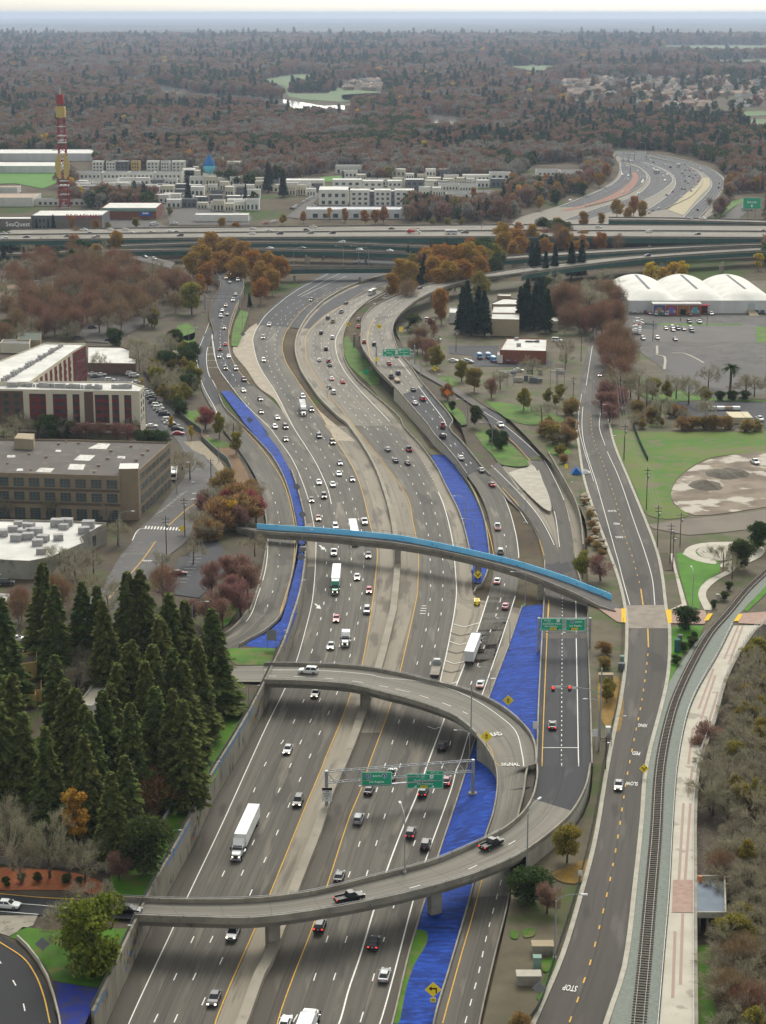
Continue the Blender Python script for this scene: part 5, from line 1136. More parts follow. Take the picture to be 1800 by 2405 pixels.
def semi(label,p,h,colour,trailer=16.0,sleeper=True,box=True,boxcol=None,tl=4.0):
 """p is the middle of the whole vehicle on the road, h its heading"""
 T=thing('semi_truck' if box else 'truck_tractor',label,'truck',p,h)
 pm=paint(colour);tot=(trailer+5.2)if box else 7.4
 f=tot/2
 cab=MB();loft(cab,[(f-2.0,.95,.6,1.2,2.0),(f-.9,.95,.6,1.2,1.85),(f-.15,.85,.6,1.1,1.7),(f,.75,.65,1.1,1.5)])
 loft(cab,[(f-4.9 if sleeper else f-3.6,1.2,.9,1.5,2.6),(f-2.0,1.2,.9,1.5,2.55),(f-1.95,1.1,.9,1.4,2.0)])
 loft(cab,[(f-4.9 if sleeper else f-3.6,1.18,2.5,3.0,3.9),(f-3.3,1.15,2.5,3.0,3.6),(f-2.3,1.05,2.4,2.6,2.75)])
 cab.build('cab',pm,T)
 MB().add([(f-1.72,-1.02,1.95),(f-1.72,1.02,1.95),(f-2.12,.95,2.72),(f-2.12,-.95,2.72),(f-1.9,-1.02,1.95),(f-1.9,1.02,1.95),(f-2.4,.95,2.72),(f-2.4,-.95,2.72)],[(0,1,2,3),(7,6,5,4),(0,4,5,1),(1,5,6,2),(2,6,7,3),(3,7,4,0)]).build('windscreen',M_GLASS,T)
 for s_ in(-1,1):
  MB().box((f-2.6,s_*1.2,2.15),(.9,.05,.6)).build('side_window',M_GLASS,T)
  MB().box((f-.12,s_*.68,1.15),(.25,.3,.2)).build('headlight',M_HEAD,T);MB().box((f-1.9,s_*1.42,2.2),(.12,.25,.7)).build('mirror',M_TRIM,T)
  MB().cyl((f-3.4,s_*1.05,.75),(f-4.6,s_*1.05,.75),.32).build('fuel_tank',M_CHROME,T)
 MB().box((f+.01,0,1.15),(.06,1.0,.75)).build('grille',M_TRIM,T);MB().box((f-.05,0,.55),(.25,2.2,.35)).build('bumper',M_CHROME,T)
 MB().box((f-tot/2-1,0,.85),(tot-3 if not box else 6,.9,.22)).build('chassis',M_TRIM,T)
 ax=[f-1.2,f-5.2,f-6.4]+([f-tot+1.2,f-tot+2.5]if box else[])
 for x in ax:
  for s_ in(-1,1):wheel_mb(x,s_*1.22,.5,.45).build('wheel',[M_TYRE,M_RIM],T)
 if box:
  x1,x0=f-5.3,f-tot
  tr=MB().box(((x0+x1)/2,0,(1.15+tl)/2),(x1-x0,2.55,tl-1.15)).build('trailer',boxcol or M_BOX,T)
  MB().box((x0-.02,0,(1.3+tl)/2),(.05,2.3,tl-1.6)).build('rear_door',mat('trailer door',(.6,.6,.58),rough=.5),tr)
  for s_ in(-1,1):MB().box((x0-.03,s_*1.05,1.05),(.08,.3,.18)).build('tail_light',M_TAIL,tr)
  MB().box((x0+.3,0,.7),(.1,2.3,.12)).build('rear_guard',M_TRIM,tr)
 return T
def lie(tile,x,y,rk,toward,dz=1.6):
 px,py,_=pix(f'{tile} {x},{y}')[0];q=U(px,py,dz);p=Vector((q.x,q.y,.05));_c,t=ROADS[rk].near(p)
 away=t if t.y>0 else-t;d=-away if toward else away
 return p,math.atan2(d.y,d.x)
p,h=lie('T1',1590,440,'NB',True);semi('white day cab truck pulling a long white trailer in the leftmost freeway lanes',p,h,'white',sleeper=False)
p,h=lie('M3',1025,1205,'NB',True);semi('green sleeper truck with long white trailer just below the blue footbridge',p,h,'green')
p,h=lie('M3',1165,840,'NB',True);semi('white truck and trailer passing underneath the blue footbridge',p,h,'white')
p,h=lie('M5',900,1125,'NB',True);semi('white truck with grey roofed trailer driving north far above the blue footbridge',p,h,'white',boxcol=mat('grey trailer skin',(.36,.36,.36),(.6,.6,.58),.3),trailer=14)
p,h=lie('T4',1035,330,'NB',True);semi('white truck tractor without trailer driving north above the upper ramp bridge',p,h,'white',box=False)
p,h=lie('T5',705,400,'SBr',False);semi('white box trailer pulled by dark tractor beside the chevron gore',p,h,'navy blue')
p,h=lie('T2',330,1680,'SB',False,2.5);semi('white truck cut by the bottom edge of the photo on the southbound lanes',p,h,'white',trailer=9)
def flatbed(label,p,h,cabcol,bed=7.0,m=None):
 T=thing('flatbed_truck',label,'truck',p,h);f=(bed+3)/2;c=MB()
 loft(c,[(f-3.0,1.0,.7,1.2,1.7),(f-1.2,1.0,.7,1.2,1.6),(f,.85,.7,1.1,1.4)]);c.build('cab',paint(cabcol),T)
 sh,pn=cabin(3,f-3,f-1,f-2.8,f-1.5,.95,.85,1.65,2.4);sh.build('cab_roof',paint(cabcol),T)
 for k,ms in pn.items():
  for m_ in ms:m_.build(k,M_GLASS,T)
 MB().box((f-3.2-bed/2,0,1.05),(bed,2.4,.22)).build('bed',m or M_STEEL,T);MB().box((f-3.3,0,1.7),(.12,2.2,1.1)).build('headboard',M_STEEL,T)
 for x in(f-1.2,f-bed+.2,f-bed-1.2):
  for s_ in(-1,1):wheel_mb(x,s_*1.1,.45,.35).build('wheel',[M_TYRE,M_RIM],T)
 for s_ in(-1,1):MB().box((f-3.2-bed-.02,s_*.9,.95),(.06,.3,.16)).build('tail_light',M_TAIL,T)
 return T
p,h=lie('T5',412,555,'SBl',False,1.2);flatbed('silver empty flatbed tow truck on the southbound lanes above the upper ramp bridge',p,h,'silver',8,mat('worn bed steel',(.3,.27,.22),(.2,.18,.15),.6))
T=thing('flat_trailer','loaded flat trailer behind the black pickup on the exit roadway','trailer')
rh=onroad('CX','M6 225,850',6.2);c_,t_=ROADS['CX'].near(Vector(rh));T.location=rh;d_=t_ if t_.y>0 else-t_;T.rotation_euler=(0,0,math.atan2(d_.y,d_.x))
MB().box((0,0,.7),(7,2.3,.2)).build('bed',M_TRIM,T);MB().box((-.3,0,1.05),(6,2.1,.5)).build('load',mat('tan timber load',(.4,.31,.2),(.3,.24,.16),1),T)
for x in(-1,.2):
 for s_ in(-1,1):wheel_mb(x,s_*1.1,.38).build('wheel',[M_TYRE,M_RIM],T)
def busv(label,p,h,L=12.0,name='bus',cat='bus',z=3.1,stripe=None):
 T=thing(name,label,cat,p,h);b=MB();loft(b,[(-L/2,1.2,.4,1.4,z-.1),(-L/2+.2,1.27,.35,1.4,z),(L/2-.3,1.27,.35,1.4,z),(L/2,1.15,.4,1.4,z-.2)]);b.build('body',M_BOX,T)
 for s_ in(-1,1):
  n=int(L/1.7)
  for k in range(n):MB().box((-L/2+1.2+k*1.6,s_*1.265,2.1),(1.4,.05,.8)).build('side_window',M_GLASS,T)
  for x in(-L/2+2.6,L/2-2.4):wheel_mb(x,s_*1.25,.48,.35).build('wheel',[M_TYRE,M_RIM],T)
 MB().box((L/2+.01,0,2.0),(.06,2.0,1.1)).build('windscreen',M_GLASS,T);MB().box((-L/2-.01,0,2.2),(.06,1.8,.7)).build('rear_window',M_GLASS,T)
 MB().box((-.5,0,z+.12),(2.4,1.4,.3)).build('roof_unit',M_STEEL,T)
 return T
p,h=lie('M5',1440,215,'SBk',False);busv('white coach on the concrete lanes below the lowest elevated ramp',p,h)
p=onroad('ST','L2 1235,1000',3)+Vector((-6,0,.1));c_,t_=ROADS['ST'].near(p);d_=-t_ if t_.y>0 else t_
busv('dark and white city bus on the street beside the brown warehouse',p,math.atan2(d_.y,d_.x),11)
q=onroad(vm,'B4 1270,580',11);busv('white camper trailer towed by dark pickup on the wide elevated freeway',Vector(q)+Vector((0,0,.05)),math.pi,9,'camper_trailer','trailer')
q=onroad(vm,'B4 1025,576',11);T=flatbed('red and white crane truck on the wide elevated freeway',Vector(q)+Vector((0,0,.05)),0,'white',8,paint('red'));MB().box((-2,0,1.9),(6,1.8,1.4)).build('crane_body',paint('red'),T);MB().tube([(-4,0,2.8),(4.5,0,3.6)],.3).build('boom',paint('red'),T)
q=onroad(vm,'B5 50,540',11);busv('white delivery van with blue patch on the elevated freeway by golden trees',Vector(q)+Vector((0,0,.05)),0,7,'delivery_van','van')
q=W('B5 1535,425',0)[0];busv('white coach on the road beyond the elevated freeway',q,.5)
q=onroad('F2','B5 1085,145');busv('white box lorry on the far curving freeway',Vector(q),1.2,9,'box_lorry','truck',3.8)
q=onroad('F3','B5 945,185');busv('black and white lorry on the middle of the far curving freeway',Vector(q),-1.2,9,'box_lorry','truck',3.8)
def parked(tile,spec,f,group,phrase,h):
 for it in spec.split(';'):
  k=it.split()
  if not k:continue
  x,y,_=pix(tile+' '+k[0])[0];q=US(x,y+1.5,f);hh=h
  if k[-1].startswith('@'):hh=float(k.pop()[1:])
  o=car_thing(k[1],' '.join(k[2:]),False,False,q.y<830)
  place(o,' '.join(k[2:])+' '+CATS[k[1]][0],CATS[k[1]][1],group,phrase,q+Vector((0,0,.15)),hh)
parked('R7',"567,293 sedan red;603,295 sedan white;643,293 suv white;682,297 sedan red;716,308 sedan maroon;762,312 sedan white;801,312 sedan green;840,313 suv white;1018,318 sedan rust red;1173,311 suv white;1512,300 suv grey;1553,300 suv grey",zr,'cars parked along the arched warehouse','parked by the arched warehouse',-1.57)
parked('R7',"634,358 suv white;628,372 sedan white;640,382 suv white;628,393 sedan red;622,405 sedan white;620,418 suv white;620,432 sedan white;618,447 sedan silver;618,460 sedan dark grey",zr,'cars parked in a close row on the grey lot','in the lot\'s close row',0.0)
parked('R7',"835,420 hatch cream;885,413 suv white;888,432 sedan maroon;925,422 suv navy blue;967,425 sedan dark grey;1020,420 suv white;1026,438 pickup black;1008,372 suv dark green;1083,372 pickup white;772,492 suv white;665,495 suv silver;903,500 sedan dark grey",zr,'cars parked on the grey lot','on the open grey lot',-1.5)
parked('R7',"1495,1415 pickup white",zr,None,'on the puddled dirt lot',-1.4)
parked('R7',"1530,1095 pickup white",zr,None,'beside the cream shipping containers',-1.4)
parked('L2',"955,440 sedan silver;965,455 sedan white;975,470 sedan silver;985,485 sedan dark grey;1000,512 suv dark grey;1020,535 suv white;1030,555 suv white;1050,575 sedan grey;1065,592 suv dark grey;1090,630 suv white;1100,650 sedan white;1130,668 suv dark grey;1150,690 suv black;1158,718 sedan red;985,670 sedan white",zl,'cars parked beside the red and cream apartments','beside the apartments',.1)
parked('L2',"870,342 suv white;850,330 suv white;730,312 suv grey;660,335 sedan white;715,372 suv white;890,385 sedan white;620,345 sedan grey;605,330 sedan white;600,30 suv dark grey;710,110 sedan dark grey;510,95 sedan dark grey",zl,'cars parked behind the apartments','behind the apartments',.2)
parked('L1',"112,565 sedan white;1160,137 sedan maroon;20,120 suv white;30,145 suv white;40,200 suv dark grey",zl,None,'parked among the left trees',.1)
parked('M6',"630,700 sedan white;725,700 sedan white;740,708 sedan silver;1100,770 sedan white;505,550 pickup white;455,410 van white;1375,555 van white",zr,None,'parked in the fenced utility yard',-.3)
parked('B3',"790,1080 suv white;825,1055 sedan maroon;1055,900 sedan red;1050,378 suv white;1090,376 sedan white;1420,397 sedan navy blue;30,677 suv dark grey;100,664 suv silver;1130,512 pickup white;990,520 van white;1010,515 van white",0 and zr or(lambda y:0.0),None,'parked left of the elevated freeway',.3)
UT0=None
for i,(x,y)in enumerate(((820,662),(882,660),(921,685),(1015,685),(1068,685),(1118,685))):
 q=Wr(f'M6 {x},{y + 22}')[0]
 if UT0 is None:
  UT0=T=thing('utility_truck','','truck');c=MB();loft(c,[(.8,1.0,.7,1.2,1.7),(2.2,1.0,.7,1.2,1.6),(3.2,.9,.7,1.1,1.4)]);c.build('cab',paint('sky blue'),T)
  sh,pn=cabin(3,.8,2.4,1.0,1.9,.95,.85,1.65,2.4);sh.build('cab_roof',paint('sky blue'),T)
  for k,ms in pn.items():
   for m_ in ms:m_.build(k,M_GLASS,T)
  MB().box((-1.4,0,1.7),(4.2,2.3,1.9)).build('service_body',paint('sky blue'),T);MB().box((-1.4,0,2.7),(4.0,1.2,.25)).build('ladder_rack',M_BOX,T);MB().box((3.2,0,.8),(.2,2.1,.5)).build('bumper',paint('red'),T);MB().box((-3.5,0,.9),(.2,2.2,.4)).build('rear_step',paint('red'),T)
  for xx in(-2.2,2.0):
   for s_ in(-1,1):wheel_mb(xx,s_*1.05,.45,.3).build('wheel',[M_TYRE,M_RIM],T)
  o=T
 else:o=dup(UT0,(0,0,0))
 o.location=q+Vector((0,0,.1));o.rotation_euler=(0,0,-1.5+.04*i)
 tag(o,['light blue utility truck at the left end of its row in the fenced yard','second light blue utility truck from the left in the fenced yard','light blue utility truck parked slightly forward beside the grey cabinet','light blue utility truck just right of the grey cabinet by the brick wall','light blue utility truck second from the right in the fenced yard','light blue utility truck at the right end of its row behind bare branches'][i],'truck','light blue utility trucks in the yard')
 # trees
def leafmat(n,a,b,isl=.4,gain=2.1):
 m=mat(n,tuple(v*gain for v in a),tuple(v*gain for v in b),0.35,.95,island=isl,spec=.05);nt=m.node_tree
 bs=next(x for x in nt.nodes if x.type=='BSDF_PRINCIPLED');out=next(x for x in nt.nodes if x.type=='OUTPUT_MATERIAL');tl=nt.nodes.new('ShaderNodeBsdfTranslucent');mx=nt.nodes.new('ShaderNodeMixShader')
 mx.inputs[0].default_value=.35;nt.links.new(bs.inputs['Base Color'].links[0].from_socket,tl.inputs[0]);nt.links.new(bs.outputs[0],mx.inputs[1]);nt.links.new(tl.outputs[0],mx.inputs[2]);nt.links.new(mx.outputs[0],out.inputs[0])
 return m
M_BARK=mat('grey brown bark',(.075,.058,.044),(.11,.09,.07),1.0);M_BARKP=mat('pale bark',(.30,.265,.215),(.20,.17,.13),.8);M_BARKD=mat('dark bark',(.04,.028,.02),(.055,.04,.03),1)
FOL={'redwood':leafmat('redwood needles',(.046,.066,.017),(.084,.092,.026)),'darkfir':leafmat('dark fir needles',(.012,.027,.016),(.021,.038,.022)),'oak':leafmat('evergreen oak leaves',(.020,.033,.010),(.034,.046,.014)),'golden':leafmat('golden brown leaves',(.145,.072,.014),(.185,.108,.020)),'olive':leafmat('olive yellow leaves',(.095,.085,.018),(.14,.115,.022)),'yellow':leafmat('yellow ginkgo leaves',(.28,.17,.012),(.22,.15,.02)),'rust':leafmat('rust twigs',(.082,.048,.028),(.112,.066,.038)),'grey':leafmat('grey bare twigs',(.112,.101,.068),(.150,.136,.094)),'red':leafmat('red maple leaves',(.12,.035,.035),(.16,.06,.05)),'plum':leafmat('plum twigs',(.105,.058,.046),(.135,.078,.06)),'bright':leafmat('bright green leaves',(.065,.075,.010),(.095,.095,.012)),'orange':leafmat('orange leaves',(.20,.085,.015),(.19,.10,.02)),'bush':leafmat('dry bush',(.16,.105,.04),(.11,.08,.035)),'palm':leafmat('palm fronds',(.030,.046,.018),(.045,.06,.022))}
BARK={'redwood':M_BARKD,'darkfir':M_BARKD,'grey':M_BARK,'rust':M_BARKP,'golden':M_BARKP}
def quad(V,F,c,d,s,w):
 """thin leaf or twig: centre c, half axis d, side s"""
 o=len(V);V+=[c-d-s,c+d-s,c+d+s,c-d+s];F.append((o,o+1,o+2,o+3))
def rdir(r):
 z=r.uniform(-1,1);a=r.uniform(0,6.2832);q=math.sqrt(1-z*z);return Vector((q*math.cos(a),q*math.sin(a),z))
def conifer(seed,h=26.0,rr=4.4,n=5200,size=.62,clear=.04,col=None):
 r=random.Random(seed);V,F=[],[];lev=int(h/.8)
 for i in range(lev):
  t=clear+(1-clear)*(i+r.random()*.6)/lev;R=rr*(1-t)**.82*r.uniform(.82,1.12)+.25
  nb=max(4,int(11*(1-t)+3));a0=r.random()*6.28
  for b in range(nb):
   a=a0+b*6.2832/nb+r.uniform(-.25,.25);L=R*r.uniform(.68,1.12);m=max(2,int(n/lev/nb*(.45+L/rr)))
   for k in range(m):
    q=r.uniform(.18,1.0)**.7;z=t*h-.10*L*q*q*2.2+r.uniform(-.3,.3)
    aa=a+r.uniform(-.20,.20);c=Vector((math.cos(aa)*L*q,math.sin(aa)*L*q,z))
    d=Vector((math.cos(aa),math.sin(aa),-.25+r.uniform(-.4,.5))).normalized();s=d.cross(Vector((r.uniform(-.5,.5),r.uniform(-.5,.5),1))).normalized()
    z_=size*r.uniform(.6,1.2);quad(V,F,c,d*z_*.75,s*z_*.42,0)
 return V,F
def lobes(r,w,h,n,base=.32,top=1.0):
 out=[]
 for i in range(n):
  t=r.uniform(base,top*.92);prof=math.sin(math.pi*clamp((t-base*.55)/(1.05-base*.55)))**.7
  a=r.uniform(0,6.28);q=math.sqrt(r.random())*prof*w*.36;s=w*r.uniform(.13,.22)*(.7+.5*prof)
  out.append((Vector((math.cos(a)*q,math.sin(a)*q,t*h)),s))
 out.append((Vector((0,0,h*.72)),w*.24));out.append((Vector((r.uniform(-.6,.6),r.uniform(-.6,.6),h*.9)),w*.15));return out
def leafy(seed,h=18.0,w=14.0,n=5200,size=.45,nl=22,twig=0.0,base=.3,drop=0.0):
 r=random.Random(seed);LB=lobes(r,w,h,nl,base);V,F=[],[]
 tot=sum(s*s for _,s in LB)
 for c,s in LB:
  for k in range(int(n*s*s/tot)):
   d=rdir(r);rad_=s*(r.random()**.35)*r.uniform(.85,1.18);p=c+Vector((d.x,d.y,d.z*.82))*rad_
   if twig:
    ax=(Vector((p.x,p.y,(p.z-h*.35)*.9)).normalized()+rdir(r)*.55+Vector((0,0,.35-drop))).normalized();L=twig*r.uniform(.5,1.3)
    sd=ax.cross(rdir(r)).normalized();quad(V,F,p,ax*L*.5,sd*size*.5,0)
   else:
    nn=(d+rdir(r)*.8).normalized();e1=nn.orthogonal().normalized();e2=nn.cross(e1);z_=size*r.uniform(.6,1.3);quad(V,F,p,e1*z_*.6,e2*z_*.45,0)
 return V,F,LB
def branchy(seed,h=15.0,w=13.0,wid=.055,depth=5):
 """a bare crown grown branch by branch; thin flat twigs, limbs thicker"""
 r=random.Random(seed);V,F=[],[];ends=[]
 def grow(p,d,L,wd,n):
  q=p+d*L;m=p.lerp(q,.5)+rdir(r)*L*.08
  for a,b in((p,m),(m,q)):
   s=(b-a).cross(rdir(r));s=s.normalized()*max(wd,wid*.5)if s.length>1e-6 else Vector((wd,0,0));o=len(V);V.extend((a-s,a+s,b+s*.8,b-s*.8));F.append((o,o+1,o+2,o+3))
  if n==0:return
  for k in range(4 if n>2 else 5):
   e=(d+rdir(r)*(.62 if n>1 else .8)+Vector((q.x,q.y,0))*(.25/w)+Vector((0,0,.12))).normalized();grow(p.lerp(q,r.uniform(.45,1)),e,L*r.uniform(.55,.85),wd*.55,n-1)
 for k in range(7):
  a=k*.9+r.uniform(-.3,.3);el=r.uniform(.5,1.2);d=Vector((math.cos(a)*math.cos(el),math.sin(a)*math.cos(el),math.sin(el)))
  grow(Vector((0,0,h*r.uniform(.14,.32))),d,h*r.uniform(.24,.32),.14,depth-1)
 mz=max(v.z for v in V);return[v*(h/mz)for v in V],F,[(Vector((0,0,h*.6)),1.0)]
def trunkmb(h,LB=None,r0=.35,seed=1,hb=.35,tip=None):
 m=MB();r=random.Random(seed)
 if LB is None:return m.tube([(0,0,-1),(0,0,h*.5),(0,0,h*.97)],[r0,r0*.6,.04],7)
 m.tube([(0,0,-1),(r.uniform(-.2,.2),r.uniform(-.2,.2),h*hb*.6),(r.uniform(-.4,.4),r.uniform(-.4,.4),h*.72)],[r0*1.15,r0*.85,r0*.3],7)
 for c,s in LB[:14]:
  z0=min(h*hb*r.uniform(.7,1.3),c.z*.7);mid=Vector((c.x*.45,c.y*.45,z0+(c.z-z0)*.6));m.tube([(c.x*.04,c.y*.04,z0),mid,c],[r0*.42,r0*.28,.05],5)
  for _ in range(2):e=c+rdir(r)*s*.9;m.tube([mid.lerp(c,.6),c.lerp(e,.5),e],[r0*.16,r0*.1,.03],4)
 return m
def meshVF(name,V,F,m):
 b=MB();b.v=[tuple(v)for v in V];b.f=F;b.m=[0]*len(F);return b.build(name,m,mesh_only=True)
PROTO={}
def proto(kind,k):
 """crown and trunk meshes of one sort of tree, sort k"""
 key=(kind,k)
 if key in PROTO:return PROTO[key]
 m=FOL[kind];bk=BARK.get(kind,M_BARK);sd=hash(kind)%100 if False else sum(map(ord,kind))+13*k
 if kind=='redwood':h=26.0;V,F=conifer(sd,26,5.8,9500,.68);tr=trunkmb(26,None,.5)
 elif kind=='darkfir':h=24.0;V,F=conifer(sd,24,4.3,4200,.8,clear=.1);tr=trunkmb(24,None,.45)
 elif kind=='palm':
  h=14.0;r=random.Random(sd);V,F=[],[]
  for i in range(46):
   a=r.uniform(0,6.28);el=r.uniform(-.7,1.3);L=r.uniform(2.6,3.6)
   for s in range(7):
    q=(s+.5)/7;e=el-1.3*q*q;c=Vector((0,0,h-.6))+Vector((math.cos(a)*L*q*math.cos(el),math.sin(a)*L*q*math.cos(el),L*(math.sin(el)*q-.55*q*q)))
    d=Vector((math.cos(a)*math.cos(e),math.sin(a)*math.cos(e),math.sin(e)));sdv=d.cross(Vector((0,0,1))).normalized();quad(V,F,c,d*.3,(sdv+Vector((0,0,r.uniform(-.4,.4))))*.42*(1.05-q*.8),0)
  tr=MB().tube([(0,0,-1),(.1,0,h*.5),(0,0,h-.5)],[.42,.34,.36],8)
 else:
  spec={'golden':(19,14,6200,.50,26,0,.22),'olive':(17,13,6000,.48,24,0,.2),'oak':(13,13,6000,.42,24,0,.12),'yellow':(13,8,3000,.42,16,0,.25),'rust':(20,17,5200,.06,34,1.6,.26),'grey':(15,13,4200,.055,26,1.5,.22),'red':(9,9,3600,.10,18,1.0,.25),'plum':(9,8,2300,.09,18,.9,.22),'bright':(13,14,7000,.42,24,0,.05),'orange':(15,6,2400,.42,14,0,.3),'bush':(5,7,2600,.10,14,.8,.05)}[kind]
  h,w_,n,sz,nl,tw,bs=spec;V,F,LB=branchy(sd,h,w_)if kind=='grey' else leafy(sd,h,w_,n,sz,nl,tw,bs,drop=.0);tr=trunkmb(h,LB,.2+h*.013,sd,hb=bs+.1)
 PROTO[key]=(h,meshVF('crown',V,F,m),tr.build('trunk',bk,mesh_only=True));return PROTO[key]
NAMES={'redwood':('redwood_tree','conifer tree'),'darkfir':('fir_tree','conifer tree'),'palm':('palm_tree','palm tree'),'bush':('bush','bush'),'oak':('oak_tree','tree'),'golden':('plane_tree','tree'),'olive':('plane_tree','tree')}
NTREE=[0]
def tree(kind,s,h,label,zf=None,group=None,wide=1.0,foot=False):
 """s: photo pixel of the tree's top (or foot); h metres"""
 px,py,_=pix(s)[0];zf=zf or(lambda y:-.3)
 if foot:p=US(px,py,zf)
 else:
  z=h
  for _ in range(8):
   q=U(px,py,z);z=h+zf(q.y)
  p=Vector((q.x,q.y,z-h))
 NTREE[0]+=1;k=NTREE[0]%3;H,cm,tm=proto(kind,k);r=random.Random(NTREE[0])
 n_,c_=NAMES.get(kind,(kind+'_tree' if kind not in('rust','grey','bright','plum','orange')else{'rust':'russet_tree','grey':'bare_tree','bright':'leafy_tree','plum':'plum_tree','orange':'leafy_tree'}[kind],'tree'))
 T=thing(n_,label,c_,p,r.uniform(0,6.28),group);T.rotation_euler=(r.uniform(-.04,.04),r.uniform(-.04,.04),T.rotation_euler[2]);wide*=r.uniform(.92,1.12)*(1.14 if kind=='redwood' else 1);wide*=.72 if kind=='grey' and h>11 and zf is zl else 1;sc=h/H;T.scale=(sc*wide,sc*wide,sc)
 link('trunk',tm,T);link('crown',cm,T);return T
def grove(kind,tile,items,lab,zf=None,group=None,hdef=20,wide=1.0):
 """several trees that look alike: they share a label and a group"""
 for it in items.split(';'):
  a=it.split()
  if a:tree(kind,tile+' '+a[0],float(a[1])if len(a)>1 else hdef,lab,zf,group,float(a[2])if len(a)>2 else wide)
RWG='tall dark redwoods massed beside the retaining wall'
grove('redwood','L1',"330,205 26;690,290 25;760,700 24;880,560 27;1010,590 27;560,970 23;600,1020 24;130,1020 24;470,860 24;720,840 24;960,700 25;850,960 24;1110,620 25;990,860 24",'dark green redwood inside the dense redwood stand on the left',zl,RWG)
for s,h,lab in(("L1 250,55",29,'tall redwood at the back left beside the concrete building and lot'),("L1 530,180",25,'narrow redwood between two tall pairs behind the yellow condominiums'),("L1 648,212",24,'slender redwood just left of the tall redwood pair'),("L1 820,105",28,'left one of the twin tall redwoods in front of the street'),("L1 922,105",28,'right one of the twin tall redwoods in front of the street'),("L1 1090,250",27,'redwood right of the twin pair, top against the bare plum trees'),("L1 1185,295",24,'pointed redwood beside the lamp post above the off-ramp curve'),("L1 1388,362",26,'rightmost tall redwood next to the off-ramp and upper ramp bridge'),("L1 1275,540",25,'redwood beside the grass strip, second from the right'),("L1 1190,690",24,'redwood in the right row, third from the upper ramp bridge'),("L1 1115,890",25,'dark redwood low in the right row above the shrub'),("L1 810,588",26,'broad redwood right of the tan flat roof'),("L1 690,870",25,'redwood in front of the tan flat roof'),("L1 360,665",26,'redwood right of the yellow balconies'),("L1 440,810",25,'redwood hiding the lower end of the tan roof'),("L1 50,765",26,'redwood left of the yellow balconies'),("L1 10,290",27,'redwood at the left edge of the photo, upper'),("L1 -50,560",26,'redwood at the left edge beside the white car'),("L1 560,1160",22,'lower redwood in the middle of the stand above the orange tree'),("L1 825,1310",20,'small redwood just left of the tan shrub'),("L1 730,1420",19,'small redwood above the yard wall'),("L1 1165,950",24,'redwood nearest the shrub at the stand edge'),("L1 -20,960",26,'large redwood cut by the left edge below the yellow condominiums'),("L1 300,1120",23,'redwood just above the white roof on the left'),("L1 1045,400",27,'redwood behind the front rows with its top below the plum tops')):
 tree('redwood',s,h,lab,zl)
tree('oak',"T1 920,330",12,'round dark evergreen by the grass strip below the redwoods',zl);tree('bush',"T1 1010,30",8,'tan dry shrub spreading over the grass strip',zl,wide=1.3)
tree('bush',"T1 900,60",8,'tan dry shrub beside the redwood trunks',zl,wide=1.1)
tree('orange',"T1 480,115",15,'slim orange leaved tree in front of the dark redwoods',zl,wide=1.1)
for i,s in enumerate(("T1 60,250 14","T1 300,230 16","T1 30,100 15","T1 540,480 9","T1 440,440 9","T1 120,400 12")):tree('grey',s.rsplit(' ',1)[0],float(s.rsplit(' ',1)[1]),['bare grey tree at the far left in front of the redwoods','upright bare tree with mossy trunk by the red leaf bed','bare grey tree at the left edge above the red leaf bed','small bare tree right of the orange tree','thin bare tree beside the orange tree trunk','bare tree in the red leaf bed at left'][i],zl)
tree('plum',"T1 770,555",6,'small reddish tree on the lawn by the chain link fence',zl)
tree('bright',"T1 610,860",13.5,'big bright olive green tree on the lawn by the lower ramp bridge',lambda y:5.9,wide=1.0);tree('grey',"T1 400,830",10,'bare brown tree hugging the bright olive tree',lambda y:5.9,wide=1.1);tree('grey',"T1 600,730",7,'small bare brown tree at the left end of the lower bridge parapet',zl)
for i,s in enumerate(("T1 140,690","T1 245,690","T1 40,720","T1 515,715","T1 430,700")):tree('oak',s,1.8,['dark clipped bush in the red leaf bed by the lamp post','round clipped bush in the red leaf bed','low bush at the left end of the red leaf bed','clipped bush at the right end of the red leaf bed','little bush beside the thin trunk in the leaf bed'][i],zl,wide=1.2)
PG='reddish bare plum trees by the off-ramp'
grove('plum','L1',"1370,60 10;1480,20 10;1560,10 10;1420,190 9;1520,140 9;1330,290 8;1560,200 9;1440,300 8;1250,290 7;1600,60 10",'reddish bare plum tree between the dark lot and the off-ramp',zl,PG)
grove('red','M3',"230,455 9;330,510 9;400,560 8;170,500 8",'red leaved tree above the left end of the footbridge',zl,'red trees above the footbridge')
tree('yellow',"M3 185,570",10,'yellow leaved tree beside the left end of the blue footbridge',zl,wide=1.2)
grove('grey','L2',"1280,1180 10;1340,1240 9;1250,1380 9;1230,840 10;1180,780 10;1130,830 9;1380,1030 9;600,1430 9;480,1440 10;380,1420 10;1050,1440 8;1650,1340 8;760,1260 9",'bare grey street tree near the brown warehouse',zl,'bare street trees around the warehouse')
grove('grey','L1',"420,10 12;560,60 12;640,130 10;700,200 10;330,80 12;640,600 11;560,640 11;500,700 10",'bare pale tree behind the redwoods',zl,'bare trees around the condominiums',wide=1.1)
grove('rust','L1',"390,140 11;130,210 10;110,260 9;1050,70 12 1.1;350,130 11",'rust coloured tree by the lot behind the redwoods',zl,'rust trees behind the redwoods')
tree('red',"L2 1330,545",9,'red maple on the lawn left of the off-ramp',zl);tree('olive',"L2 1420,570",11,'yellow olive tree beside the red maple by the off-ramp',zl,wide=.7);tree('olive',"L2 1530,700",9,'leaning olive tree at the edge of the off-ramp',zl,wide=.8);tree('grey',"L2 1510,590",11,'bare dark tree beside the leaning olive tree',zl)
